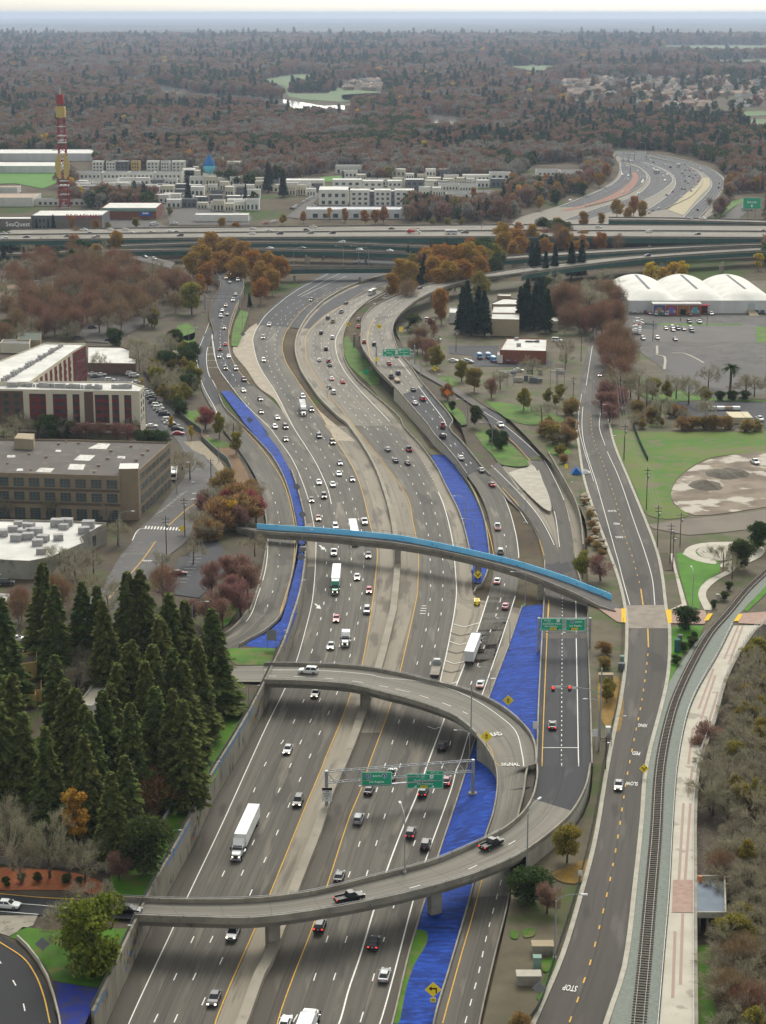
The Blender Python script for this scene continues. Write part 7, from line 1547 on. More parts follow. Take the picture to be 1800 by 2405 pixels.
for i,s in enumerate(("B3 20,850 100,850 110,820 40,815","B3 160,905 250,905 265,880 185,875","B3 290,890 340,890 345,870 300,868","B3 470,830 540,830 545,810 480,808")):block('house',['white house under the palms at left','dark roofed house below the palms','small house right of the palms','small house in the brown wood'][i],R_(s,5),5,-.3,OFFW,[WHT,ROOFG,ROOFG,ROOFG][i])
zy=lambda s:zr(one(s,2).y)
T,P=block('utility_building','white roofed brick utility building in the fenced yard',R_("M6 964,618 1298,626 1304,536 1016,531",9),9,3.2,BRK,WHT);units(T,[f"M6 {1155 + i * 16},560" for i in range(6)],8.6,(1.5,1.5,.6),M_WIN,'skylight');units(T,["M6 1085,545","M6 1100,590"],8.6);windows(T,*facing(P)[0][1:],3.6,1,3,3,5,3.5,.2,.95,SAGE,'garage_door')
T,P=block('pump_station','tan pump station with white roofs and lit porch between the firs',R_("M6 905,395 1105,400 1105,355 905,352",11),11,2.8,TAN,WHT);windows(T,*facing(P)[0][1:],5,1,3,4,2.2,2.5);p=U(*pix('M6 1005,428')[0][:2],9);q=facing(P)[0]
MB().box((p.x,q[1].y-.4,8.2),(1.6,.3,.5)).build('porch_lamp',mat('lit porch lamp',(1,.62,.15),emit=2.5),T)
block('pump_station','stepped white roof behind the tan pump station',R_("M6 905,350 1100,352 1100,300 920,300",10),10,2.5,TAN,WHT);block('pump_station','dark sided block with white roof between the tall firs',R_("M6 908,290 1098,290 1098,250 990,245 910,275",9),9,2,BRN,WHT);block('pump_station','small far flat roofed block by the viaduct pier',R_("M6 945,228 1045,230 1045,212 955,210",7),7,2,TAN,WHT);block('utility_shed','low white roofed shed left of the firs',R_("M6 600,350 700,350 700,315 605,310",7),7,2,OFFW,WHT);block('utility_shed','pale shed behind the street firs',R_("M6 1320,410 1385,412 1385,385 1325,382",7),7,2.4,CRM,WHT)
block('transformer_house','low switchgear housing beside the parked utility trucks',R_("M6 945,655 985,657 987,628 950,626",6.5),6.5,3.2,OFFW)
SUB=thing('substation','small electrical substation with pale cabinets and steel frames behind bare trees','substation');r=random.Random(9)
for k in range(16):p=Wr(f"M6 {r.randint(960, 1400)},{r.randint(775, 860)}")[0];MB().box((p.x,p.y,p.z+1.1),(r.uniform(1.5,4),r.uniform(1.2,2.2),r.uniform(1.2,2.6))).build('cabinet',M_PALE if k%2 else M_GREY,SUB)
for x in(1040,1350,1405):
 p=Wr(f"M6 {x},870")[0];mb=MB()
 for dx in(-1.5,1.5):mb.box((p.x+dx,p.y,p.z+3.2),(.3,.3,6.8))
 mb.box((p.x,p.y,p.z+6.5),(4,.3,.3));mb.box((p.x,p.y,p.z+4.5),(4,.2,.2));mb.build('frame',M_STEEL,SUB)
yz=one("R7 560,300",.6);ye=yz.y;zb=.6
xs=[one(f"R7 {x},300",.6).x for x in(555,915,1275,1640)];zw=zb+7.2;D0,D1,RISE=14.0,84.0,4.4
AW=thing('arched_warehouse','long white warehouse with three barrel vault roofs and painted mural panels','warehouse')
MB().box(((xs[0]+xs[3])/2,ye+(D1)/2,(zb-1+zw)/2),(xs[3]-xs[0],D1,zw-zb+1)).build('wall',WHTW,AW)
for k in range(3):
 xa,xb=xs[k],xs[k+1];mb=MB();N=16;V=[]
 for j,(yy,ff)in enumerate(((ye-.3,0.0),(ye+D0*.35,.55),(ye+D0*.7,.88),(ye+D0,1.0),(ye+D1,1.0))):
  for i in range(N+1):
   t=i/N;V.append((xa+(xb-xa)*t,yy,zw+.06+(1-(2*t-1)**2)*RISE*ff))
 mb.add(V,[(j*(N+1)+i,j*(N+1)+i+1,(j+1)*(N+1)+i+1,(j+1)*(N+1)+i)for j in range(4)for i in range(N)]);v=mb.build('vault_roof',mat('white vault membrane',(.68,.67,.62),(.58,.57,.52),.1,c=(.5,.47,.4),cscale=.5,clo=.6,chi=.8),AW,smooth=True)
 MB().box(((xa+xb)/2,ye+D0+34,zw+RISE+.12),(1.6,62,.12)).build('skylight',M_GREY,v)
fx0,fx1=one("R7 728,300",.6).x,one("R7 1078,300",.6).x
MB().box(((fx0+fx1)/2,ye-4,zb+3.0),(fx1-fx0,8,6.4),0).build('porch_building',WHTW,AW);MB().box(((fx0+fx1)/2,ye-4,zb+6.4),(fx1-fx0+.8,8.8,.5)).build('porch_roof',WHT,AW)
MUR=[('indigo mural paint',(.12,.10,.30)),('crimson mural paint',(.42,.07,.07)),('ochre mural paint',(.36,.17,.06)),('brick mural paint',(.38,.10,.06))];ww=(fx1-fx0)/4
for k,(nm,c)in enumerate(MUR):
 cx=fx0+ww*(k+.5);pn=MB().box((cx,ye-8.05,zb+2.8),(ww-.2,.12,5.8)).build('mural_panel',mat(nm,c,tuple(v*.6 for v in c),.5),AW)
 if k==2:MB().box((cx,ye-8.14,zb+1.7),(ww*.48,.1,3.4)).build('door',mat('dark door',(.02,.022,.02)),AW)
 else:
  cc=[(.30,.22,.16),(.16,.16,.42),None,(.10,.34,.42)][k];m_=mat('mural motif %s'%nm,cc);mb=MB()
  mb.add([(cx+dx*ww,ye-8.13,zb+z)for dx,z in((-.36,.9),(.36,.9),(.40,2.2),(.26,3.2),(.2,4.6),(-.2,4.6),(-.26,3.2),(-.40,2.2))],[tuple(range(8))]);mb.build('mural_motif',m_,pn)
  for s_ in(-.27,.27):MB().cyl((cx+s_*ww,ye-8.16,zb+2.2),(cx+s_*ww,ye-8.13,zb+2.2),.7,n=12).build('mural_motif',mat('mural pale disc',(.5,.45,.35)),pn)
q=one("R7 1118,300",.6);MB().box((q.x,ye-3,zb+5.0),(4.2,4,.5)).build('awning',mat('pink red awning',(.5,.06,.08)),AW);MB().box((q.x,ye-1.2,zb+2.4),(3.8,.3,4.4)).build('entrance',mat('dark red entrance',(.12,.03,.03)),AW)
q=one("R7 1467,300",.6);MB().box((q.x,ye-.25,zb+3.6),(4.2,.2,4.2)).build('roller_door',mat('pale roller door',(.42,.47,.45)),AW);MB().add([(q.x-2.4,ye-.3,zb+1.6),(q.x+2.4,ye-.3,zb+1.6),(q.x+2.8,ye-11,zb+.1),(q.x-2.8,ye-11,zb+.1),(q.x-2.4,ye-.3,zb),(q.x+2.4,ye-.3,zb)],[(0,1,2,3),(0,3,4),(1,5,2)]).build('loading_ramp',TAN,AW)
for i,x in enumerate((1337,1390,1446)):
 p=Wr(f"R7 {x},1115")[0];MB_=MB().box((p.x,p.y+4,p.z+1.3),(3.0,12,2.7));o=MB_.build('shipping_container',mat('cream container paint',(.56,.50,.34),(.5,.44,.3),1.0,stretch=(4,.2,1)));tag(o,['left one of the three cream shipping containers','middle one of the three cream shipping containers','right one of the three cream shipping containers'][i],'container','cream shipping containers in the yard')
 MB().box((p.x,p.y-2.05,p.z+1.3),(2.7,.1,2.4)).build('door',mat('cream container door',(.46,.41,.28)),o)
for i,x in enumerate((1175,1242,1298,1358)):
 p=Wr(f"R7 {x},1022")[0];T=thing('work_trailer',['small white flat trailer at the left end of the yard row','second small white trailer in the yard row','tan trailer in the yard row','white trailer at the right end of the yard row'][i],'trailer',p);MB().box((0,0,1.0),(3.2,2.2,1.3)).build('body',TAN if i==2 else M_BOX,T)
 for s_ in(-1.2,1.2):wheel_mb(s_,-1.1,.35).build('wheel',[M_TYRE,M_RIM],T)
for i,s in enumerate(("R7 1260,1500","R7 1130,1582","R7 1340,1490")):
 p=Wr(s)[0];r=random.Random(i);N=14;V=[(p.x,p.y,p.z+(2.2 if i==1 else 1.6))]
 for ring,f in((1,.45),(2,1.0)):V+=[(p.x+math.cos(6.283*k/N)*7*f*r.uniform(.8,1.1),p.y+math.sin(6.283*k/N)*9*f*r.uniform(.8,1.1),p.z+(1.3 if ring==1 else-.1)*r.uniform(.8,1.1))for k in range(N)]
 F=[(0,1+k,1+(k+1)%N)for k in range(N)]+[(1+k,1+N+k,1+N+(k+1)%N,1+(k+1)%N)for k in range(N)];tag(MB().add(V,F).build('spoil_heap',mat('dark heap soil',(.11,.095,.07),(.08,.07,.05),.6)),['brown spoil heap behind the puddles','grey green conical heap on the puddled lot','ragged spoil heap beside the green rubbish'][i],'heap')
def far(tile,x0,x1,yb,h,d,wall,roof,name,label,rows=0,cols=0,group=None,ww=None,skew=0.0,m=None,z=-.3):
 """box building: front foot from x0 to x1 at yb (tile pixels), height h and depth d in metres"""
 a,b=one(f"{tile} {x0},{yb}",z),one(f"{tile} {x1},{yb}",z);P=[a,b,b+Vector((skew*d,d,0)),a+Vector((skew*d,d,0))]
 T,Q=block(name,label,P,z+h,z,wall,roof,par=.5)
 if group:T['group']=group
 if rows:
  dz=(h-1.2)/rows;windows(T,a,b,Vector((0,-1,0)),z+.9,rows,dz,cols,ww or(b-a).length/cols*.45,dz*.5,m=m)
 return T
TH='white and grey townhouses beyond the elevated freeway'
for i,(x0,x1,yb,wl_,nm)in enumerate(((600,670,178,OFFW,0),(690,750,178,OFFW,0),(757,835,178,M_GREY,0),(852,905,178,YST,0),(953,1030,178,OFFW,0),(1045,1100,178,OFFW,0),(1115,1200,178,OFFW,0),(1385,1450,175,YST,0),(1470,1560,200,CRM,0))):far('B3',x0,x1,yb,12+(i>6)*3,14,wl_,M_DG if i%2 else WHT,'townhouse','tall white and grey townhouse in the row behind the long white terrace' if i<7 else['yellow townhouse left of the tall cream block','tall cream townhouse at the right end of the yellow houses'][i-7],3,3,TH)
for i,(x0,x1)in enumerate(((487,660),(665,830),(835,1000),(1005,1180))):far('B3',x0,x1,250,11,22,OFFW,M_DG,'terrace_house',['leftmost section of the long white terrace with dark upper floor','second section of the long white terrace','third section of the long white terrace','rightmost section of the long white terrace by the teardrop tank'][i],2,6,'sections of the long white terrace')
far('B3',1185,1260,235,12,20,OFFW,WHT,'terrace_house','white end block right of the long white terrace',3,2)
r=random.Random(11);k_=0
for yb,x0,x1,hh in((272,480,1200,7),(305,780,1660,7.5),(120,1120,1560,10),(150,870,1300,9),(345,1370,1640,9),(240,1200,1660,9),(330,870,1340,8),(215,1180,1400,10),(380,1000,1640,7),(430,1380,1650,8),(95,900,1560,9),(195,1270,1650,9),(262,1230,1660,8),(290,480,900,7),(318,870,1330,8),(362,980,1180,7),(412,1080,1650,7)):
 x=x0
 while x<x1-40:
  w_=r.randint(55,100);far('B3',x,x+w_,yb+r.randint(-8,8),hh*r.uniform(.8,1.2),r.uniform(9,16),r.choice((OFFW,OFFW,CRM,M_GREY,YST if yb<200 else OFFW)),r.choice((WHT,WHT,ROOFG)),'small_house','small pale flat roofed house in the crowded blocks beyond the elevated freeway',1,3,'pale houses beyond the elevated freeway');x+=w_+r.randint(3,22)
far('B3',415,860,350,9,30,BRK,ROOFG,'shop','wide brick hall with grey hipped roof behind the shops',0,0);far('B3',480,650,340,9,40,OFFW,ROOFG,'shop','pale hall beside the red lattice tower');far('B3',730,870,385,8,12,TAN,TAN,'shop','tan block with rooftop cage behind the white roofed shops');far('B3',860,985,345,7,16,WHTW,WHT,'canopy','white flat canopy over a loading yard');far('B3',225,740,395,6,10,OFFW,ROOFG,'shop','long low storefront roof behind the shops',1,14);far('B3',-60,215,400,8,45,OFFW,ROOFT,'shop','flat tan roofed shop at the left edge',0,0)
T=far('B3',205,665,555,12,45,M_GREY,WHT,'shopping_centre','grey shopping centre with white roof and red letters on its front',2,16)
far('B3',-60,205,560,10,18,mat('taupe panel',(.21,.185,.16),(.19,.17,.145),.2),WHT,'shopping_centre','taupe fronted shop hall at the left edge above the freeway');far('B3',360,665,558,9,8,MATS['taupe panel'],WHT,'shopping_centre','taupe lower front of the shopping centre',0,0);far('B3',660,1015,482,9.5,50,BRK,WHT,'shop','brick store with sage green fascia and white roof',0,0)
a,b=one("B3 660,482"),one("B3 1015,482");tag(MB().box(((a.x+b.x)/2,a.y-.6,8.0),(b.x-a.x+1,1.0,2.6)).build('fascia_sign',SAGE),'long sage green fascia along the brick store roof edge','fascia')
far('B3',-60,610,105,9,70,WHTW,WHT,'warehouse','long white warehouse at the left edge behind the green field',0,0);far('B3',-60,360,185,8,60,WHTW,WHT,'warehouse','nearer white warehouse at the left edge by the green field',0,0);far('B3',-60,115,315,6,20,OFFW,ROOFT,'shop','low tan block at the left edge below the green field');far('B3',1265,1610,500,6,16,OFFW,WHT,'shop','low white roofed block right of the shop parking lot',0,0);far('B3',1040,1230,365,5,10,WHTW,WHT,'depot','white depot roof behind parked white trucks')
sheet('grass',M_LAWN,W("B3 -60,180 375,180 375,245 280,285 100,250 -60,255"),None,'stuff',lift=.1);sheet('lot_pavement',M_STR,W("B3 680,480 1000,485 1100,540 690,548"),None,lift=.1);sheet('lot_pavement',M_STR,W("B3 1000,345 1300,345 1640,470 1620,520 1100,520 1060,400"),None,lift=.08)
for i,(x0,x1,yb,h,d,wl_,rows,cols,lab)in enumerate(((412,600,392,14,40,OFFW,2,4,'white and grey apartment block at the left corner of the white rows'),(615,740,395,14,22,OFFW,3,3,'left block of the front white apartment row'),(772,880,395,14,22,OFFW,3,3,'middle block of the front white apartment row'),(903,1030,395,14,22,OFFW,3,3,'right block of the front white apartment row'),(695,830,330,14,20,OFFW,3,3,'left block of the second white apartment row'),(858,950,330,14,20,OFFW,3,3,'middle block of the second white apartment row'),(973,1095,335,16,20,M_GREY,3,3,'grey right block of the second white apartment row'),(500,690,300,11,22,OFFW,2,4,'long white apartment block at the back of the rows'),(740,772,395,13,20,M_GREY,2,1,'narrow grey link in the front apartment row'),(880,903,395,13,20,M_GREY,2,1,'second narrow grey link in the front apartment row'))):far('B4',x0,x1,yb,h,d,wl_,WHT,'apartment_block',lab,rows,cols,m=M_WIN)
far('B4',330,975,480,8,26,WHTW,mat('grey metal roof',(.42,.44,.45),(.5,.51,.52),.1),'hall','long low white hall with pale metal roof beside the elevated freeway',1,9);far('B4',120,445,275,7,24,OFFW,WHT,'hall','long low white roofed block behind the tall conifers',1,8)
for i,(x0,x1,yb,h,wl_)in enumerate(((578,660,245,12,OFFW),(660,720,250,9,CRM),(725,800,245,10,M_GREY),(800,865,240,13,OFFW),(885,975,240,13,CRM),(975,1030,245,9,OFFW),(1050,1105,250,9,CRM),(1105,1170,240,13,OFFW),(1195,1280,240,13,M_GREY),(1225,1320,255,9,OFFW),(1345,1440,260,10,OFFW),(1440,1520,260,10,OFFW),(1520,1655,262,13,OFFW),(1105,1180,290,9,CRM))):far('B4',x0,x1,yb,h,14,wl_,WHT if i%3 else ROOFG,'town_block','white stepped town block behind the apartment rows',2,3,'white stepped town blocks')
for i,(x0,x1,yb,lab)in enumerate(((1190,1320,330,'dark roofed townhouse row left of the orange tree'),(1320,1440,335,'dark roofed townhouse row behind the orange tree'),(1440,1560,390,'dark roofed grey townhouse row right of the orange tree'),(1240,1400,395,'lower dark roofed townhouse row by the ramp trees'))):far('B4',x0,x1,yb,11,22,OFFW,M_DG,'townhouse_row',lab,2,6)
for i,(x0,x1,yb,w_,rf,lab)in enumerate(((140,360,180,CRM,ROOFG,'cream gabled hall left of the dark conifer pair'),(520,690,190,OFFW,ROOFG,'pale gabled hall right of the dark conifer pair'),(970,1130,105,BRK,ROOFT,'brick low apartment slab on the green'),(1145,1210,105,BRK,ROOFT,'second brick apartment slab on the green'),(980,1180,190,M_GREY,mat('blue roof',(.05,.12,.3)),'blue roofed school building'))):far('B4',x0,x1,yb,9 if i<2 else 6,18,w_,rf,'hall',lab,1,6)
r=random.Random(14)
for yb,x0,x1 in((270,0,120),(300,0,480),(330,200,400),(225,560,960),(272,720,1650),(300,1100,1300),(350,1060,1200),(225,1000,1650)):
 x=x0
 while x<x1-40:w_=r.randint(50,95);far('B4',x,x+w_,yb+r.randint(-8,8),r.uniform(7,10),r.uniform(9,15),r.choice((OFFW,OFFW,CRM,M_GREY)),r.choice((WHT,WHT,ROOFG)),'small_house','small pale house in the white blocks by the apartment rows',1,3,'pale houses by the apartment rows');x+=w_+r.randint(3,25)
r=random.Random(4)
for k in range(26):x=r.randint(350,1640);yb=r.randint(45,160)if x<950 else r.randint(110,200);far('B4',x,x+r.randint(60,150),yb,5,12,r.choice((CRM,TAN,OFFW,BRK)),r.choice((ROOFT,WHT,ROOFG)),'low_apartment','long low flat roofed apartment slab among autumn trees',1,6,'low apartment slabs among the trees')
for i,(x0,x1,yb)in enumerate(((170,320,245),(325,470,250),(20,190,310))):far('B5',x0,x1,yb,12 if i<2 else 9,26,OFFW,M_DG,'apartment_block',['grey roofed apartment block left of the far curving freeway','grey roofed apartment block beside autumn trees and the far freeway','lower grey roofed block at the left of the far freeway'][i],3,5)
sheet('street_road',M_STR,W("B4 200,470 410,310 430,318 300,480"),None,lift=.15);sheet('grass',M_LAWN,W("B4 420,210 560,200 570,240 430,240"),None,'stuff',lift=.1);sheet('grass',M_LAWN,W("B4 350,30 430,0 520,-20 480,40 400,50"),None,'stuff',lift=.1);sheet('grass',M_LAWN,W("B4 930,100 1180,80 1190,115 940,118"),None,'stuff',lift=.1)
parked('B4',"240,415 suv black;255,405 sedan white;270,395 sedan white;320,370 sedan white;340,358 suv white;360,345 sedan white;375,338 suv white;385,395 suv white;70,510 sedan red;115,500 sedan white;130,495 sedan white;1385,440 suv white;1490,415 sedan white",lambda y:0.0,'cars parked beyond the elevated freeway','parked beyond the elevated freeway',.6)
b0=one("B3 421,408",-.3);HT=106.0;TW=thing('lattice_tower','tall red and white lattice tower with yellow leaf shaped shields','tower',b0);MR=mat('red tower paint',(.30,.03,.03));MWT=mat('white tower paint',(.6,.6,.58));MY=mat('yellow shield',(.62,.46,.13),(.5,.38,.12),1.0)
wz=lambda z:2.9+3.0*(1-z/HT)
for k in range(4):
 a=math.pi/4+k*math.pi/2;MB().tube([(math.cos(a)*wz(z),math.sin(a)*wz(z),z)for z in range(0,95,8)],.5,5).build('leg',MR,TW)
mb=MB();mw_=MB()
for z in range(0,96,6):
 for k in range(4):
  a,a2=math.pi/4+k*math.pi/2,math.pi/4+(k+1)*math.pi/2;P0=Vector((math.cos(a)*wz(z),math.sin(a)*wz(z),z));P1=Vector((math.cos(a2)*wz(z+6),math.sin(a2)*wz(z+6),z+6));P2=Vector((math.cos(a2)*wz(z),math.sin(a2)*wz(z),z));mb.cyl(P0,P1,.3,n=4,cap=False)
  (mw_ if z%12==0 else mb).cyl(P0,P2,.45,n=4,cap=False)
mb.build('red_lattice',MR,TW);mw_.build('white_lattice',MWT,TW)
for s_ in(-1,1):
 mb=MB()
 for j in range(12):z=27+j*1.85;w_=5.2*math.sin(math.pi*(j+1.4)/13.5)**.6;mb.box((s_*(w_/2+1.3),-wz(z)*.72-.5,z),(w_,1.0,1.8))
 tag(mb.build('leaf_shield',MY,TW),kind='stuff')
mb=MB()
for j in range(5):mb.box((0,0,81+j*1.9),(8,8,1.6))
tag(mb.build('square_shield',MY,TW),kind='stuff');MB().box((0,0,96),(7,7,8),taper=.7).build('red_cap',MR,TW);MB().cyl((0,0,95),(0,0,HT),.5,.2).build('mast',MWT,TW)
for z in(20,58,64):MB().box((0,0,z),(2.2*wz(z)*.75,2.2*wz(z)*.75,1.0)).build('white_platform',MWT,TW)
p=one("B3 1360,250",-.3);T=thing('teardrop_tank','blue and pale teardrop shaped tank on a stem among white houses','tank',p);mb=MB();N=14;V=[];prof=[(0,9),(3.6,10.5),(6.0,14),(6.3,18),(5.0,22),(2.6,26),(.2,30)]
for q_,z in prof:V+=[(math.cos(6.283*k/N)*q_,math.sin(6.283*k/N)*q_,z)for k in range(N)]
F=[(j*N+k,j*N+(k+1)%N,(j+1)*N+(k+1)%N,(j+1)*N+k)for j in range(6)for k in range(N)];mb.add(V,F);mb.m=[(2 if i//N<1 else 1 if i//N<3 else 0)for i in range(len(F))];mb.build('tank',[mat('deep blue tank',(.02,.16,.42)),mat('sky blue tank',(.15,.5,.62)),mat('pale tank',(.62,.58,.45))],T,smooth=True);MB().cyl((0,0,-1),(0,0,10),1.2).build('stem',MWT,T)
# signs, gantries, lamps, poles
SGN=mat('green sign sheeting',(.006,.40,.205),(.005,.36,.185),.8,rough=.5);WLET=mat('white sign lettering',(.92,.93,.90),rough=.5);YSG=mat('yellow sign sheeting',(.95,.70,.015),rough=.5);BLET=mat('black sign lettering',(.01,.01,.01));SHB=mat('blue shield',(.02,.10,.42));SHR=mat('red shield',(.45,.03,.04));SBK=mat('grey sign back',(.22,.225,.23));WSG=mat('white sign sheeting',(.66,.66,.63));ORS=mat('orange sign sheeting',(.80,.20,.03))
def text(s,parent,loc,size,m=None,rot=(math.pi/2,0,0),sx=1.0,name='lettering'):
 c=bpy.data.curves.new(name,'FONT');c.body=s;c.size=size;c.align_x='CENTER';c.align_y='CENTER';c.extrude=.008;c.resolution_u=2;c.offset=size*.012;c.materials.append(m or WLET)
 o=bpy.data.objects.new(name,c);COL.link(o);o.parent=parent;o.location=loc;o.rotation_euler=rot;o.scale=(sx,1,1);return o
def onplane(px,py,A,B):
 n=Vector((B.y-A.y,A.x-B.x,0));r=ray(px,py);return EYE+r*((A-EYE).dot(n)/r.dot(n))
def shield(parent,x,z,h,typ):
 y=-.09
 pts={'I':[(-.45,.38),(-.3,.5),(0,.42),(.3,.5),(.45,.38),(.42,-.05),(.2,-.38),(0,-.5),(-.2,-.38),(-.42,-.05)],'U':[(-.5,.3),(-.35,.5),(0,.42),(.35,.5),(.5,.3),(.46,-.2),(.3,-.42),(0,-.5),(-.3,-.42),(-.46,-.2)],'S':[(-.4,.25),(-.2,.46),(0,.5),(.2,.46),(.4,.25),(.46,-.1),(.3,-.42),(0,-.5),(-.3,-.42),(-.46,-.1)]}[typ]
 def pl(sc,yy,m):MB().add([(x+a*h*sc,yy,z+b*h*sc)for a,b in pts],[tuple(range(len(pts)))]).build('route_shield',m,parent)
 pl(1.0,y,WLET)
 if typ=='I':
  pl(.88,y-.01,SHB);MB().box((x,y-.025,z+.33*h),(.62*h,.02,.14*h)).build('route_shield',SHR,parent)
 if typ=='S':pl(.88,y-.01,SGN)
def panel(parent,c,w_,h_,lines,m=SGN,edge=True,name='sign_panel'):
 """lines: (text, x, z, size) in halves of the panel; shields as ('#I5', x, z, size)"""
 T=MB().box((0,0,0),(w_,.1,h_)).build(name,m,parent);T.location=c
 if edge:
  mb=MB()
  for x,z,a,b in((0,h_/2-.1,w_-.16,.07),(0,-h_/2+.1,w_-.16,.07),(w_/2-.1,0,.07,h_-.16),(-w_/2+.1,0,.07,h_-.16)):mb.box((x,-.06,z),(a,.03,b))
  tag(mb.build('white_border',WLET,T),kind='stuff')
 for s,x,z,sz in lines:
  if s[0]=='#':shield(T,x*w_/2,z*h_/2,sz*h_,s[1]);text(s[2:],T,(x*w_/2,-.13,z*h_/2-.02),sz*h_*(.62 if len(s)<4 else .5),BLET if s[1]=='U' else WLET)
  elif s[0]=='!':MB().box((x*w_/2,-.08,z*h_/2),(sz*h_*2.6,.05,sz*h_)).build('yellow_tab',YSG,T);text(s[1:],T,(x*w_/2,-.13,z*h_/2),sz*h_*.8,BLET)
  elif s[0]=='^':
   k=sz*h_;d=(-1 if s[1]=='d' else 1);a=MB()
   if s[1]=='d':a.add([(x*w_/2+q*k,-.09,z*h_/2+v*k)for q,v in((-.12,.5),(.12,.5),(.12,0),(.4,0),(0,-.5),(-.4,0),(-.12,0))],[tuple(range(7))])
   else:a.add([(x*w_/2+q*k,-.09,z*h_/2+v*k)for q,v in((-.5,-.35),(-.35,-.5),(.1,-.05),(.3,-.25),(.45,.45),(-.25,.3),(-.05,.1))],[tuple(range(7))])
   a.build('arrow',BLET if len(s)>2 else WLET,T)
  else:text(s,T,(x*w_/2,-.1,z*h_/2),sz*h_)
 return T
def truss(parent,A,B,zb_,h_=1.5,d=1.0):
 mb=MB();dx=B-A;n=max(6,int(dx.length/1.8));u=dx.normalized();s=Vector((u.y,-u.x,0))*d/2
 for sd in(s,-s):
  for z in(zb_,zb_+h_):mb.cyl(A+sd+Vector((0,0,z)),B+sd+Vector((0,0,z)),.11,n=5)
  for i in range(n):
   p,q=A+dx*i/n+sd,A+dx*(i+1)/n+sd;mb.cyl(p+Vector((0,0,zb_ if i%2 else zb_+h_)),q+Vector((0,0,zb_+h_ if i%2 else zb_)),.07,n=4)
 for i in range(n+1):
  p=A+dx*i/n;mb.cyl(p+s+Vector((0,0,zb_)),p-s+Vector((0,0,zb_)),.05,n=4);mb.cyl(p+s+Vector((0,0,zb_+h_)),p-s+Vector((0,0,zb_+h_)),.05,n=4)
 return mb.build('truss',M_STEEL,parent)
def corner_panel(T,org,A,B,tile,x0,y0,x1,y1,lines,yoff=-.75,**k):
 t=TILES[tile];P=[onplane(t[0]+x/t[2],t[1]+y/t[2],A,B)for x,y in((x0,y0),(x1,y0),(x0,y1),(x1,y1))]
 c=sum(P,Vector())/4;w_=((P[1]-P[0]).length+(P[3]-P[2]).length)/2;h_=abs((P[0].z+P[1].z-P[2].z-P[3].z)/2)
 return panel(T,c-org+Vector((0,yoff,0)),w_,h_,lines,**k)
A=one("T2 463,250",1.1);h=BANKB.ray_cast(EYE,ray(*pix("T2 1410,178")[0][:2]).normalized())[0];B=Vector(h)if h is not None else one("T2 1410,178",3.5)
G1=thing('sign_gantry','steel truss gantry with two green route signs between the two ramp bridges','gantry',A);Bl=B-A;zt=onplane(*pix("T2 463,105")[0][:2],A,B).z-A.z;B0=Vector((Bl.x,Bl.y,0))
truss(G1,Vector((0,0,0)),B0,zt,2.6);MB().cyl((0,0,-.2),(0,0,zt+2.8),.42,.36,10).build('post',M_STEEL,G1);MB().cyl((B0.x,B0.y,Bl.z-.3),(B0.x,B0.y,zt+2.8),.42,.36,10).build('post',M_STEEL,G1);MB().cyl((B0.x,B0.y,Bl.z-1),(B0.x,B0.y,Bl.z+.35),1.0,1.0,14).build('footing',M_CONC,G1)
corner_panel(G1,A,A,B,'T2',690,27,884,120,[('#I5',-.55,.42,.34),('SOUTH',.02,.42,.17),('#I5',.52,.42,.34),('Los Angeles',0,-.36,.2)])
corner_panel(G1,A,A,B,'T2',984,40,1215,134,[('TO',-.42,.66,.16),('#S99',-.12,.62,.26),('#U50',.36,.62,.26),('South Lake Tahoe',0,.12,.19),('San Francisco',0,-.32,.19),('^u',-.52,-.75,.2),('!ONLY',-.06,-.75,.17),('^u',.42,-.75,.2)])
corner_panel(G1,A,A,B,'T2',1110,21,1214,42,[('EXIT 518',0,0,.6)],edge=False,name='exit_tab')
mb=MB();mb.tube([B0*.22+Vector((0,-1.6,zt-.9)),B0*.8+Vector((0,-1.6,zt-.9))],.1,5);mb.box((B0.x*.5,B0.y*.5-1.2,zt-.95),(B0.length*.56,.8,.06),rz=math.atan2(B0.y,B0.x));mb.build('catwalk',M_STEEL,G1)
c=onplane(*pix("T2 466,175")[0][:2],A,B)-A;q=panel(G1,c+Vector((0,-.6,0)),2.2,3.2,[],WSG,False,'lane_sign');MB().box((0,-.06,1.3),(2.2,.06,.6)).build('black_header',BLET,q)
for k,s in enumerate(('CAR','POOLS','ONLY','2+')):text(s,q,(0,-.08,.7-k*.55),.5,BLET)
A=one("T5 1207,428",2.0);B=one("T5 1592,330",3.9);B=Vector((B.x,A.y,B.z));G2=thing('sign_gantry','gantry with two green signs over the dark on-ramp beside the footbridge','gantry',A);zt=onplane(*pix("T5 1207,262")[0][:2],A,B).z-A.z;B0=Vector((B.x-A.x,0,0))
truss(G2,Vector((0,0,0)),B0,zt,3.2,.8);MB().cyl((0,0,-.3),(0,0,zt+3.4),.38,.32,10).build('post',M_STEEL,G2);MB().cyl((B0.x,0,-.3),(B0.x,0,zt+3.4),.38,.32,10).build('post',M_STEEL,G2)
corner_panel(G2,A,A,B,'T5',1228,168,1399,260,[('TO',-.62,.64,.17),('#S99',-.28,.6,.28),('#U50',.55,.62,.26),('South Lake Tahoe',0,.1,.2),('San Francisco',-.08,-.32,.19),('!ONLY',.12,-.75,.2),('^dk',.52,-.75,.2)],yoff=-.6)
corner_panel(G2,A,A,B,'T5',1419,172,1572,266,[('#I5',-.36,.5,.34),('SOUTH',.3,.5,.17),('Los Angeles',0,-.12,.2),('^dk',-.5,-.68,.2),('!ONLY',-.1,-.68,.2)],yoff=-.6)
mb=MB();mb.box((B0.x*.45,-1.3,zt-.3),(B0.x*.82,.6,.06));mb.build('catwalk',M_STEEL,G2)
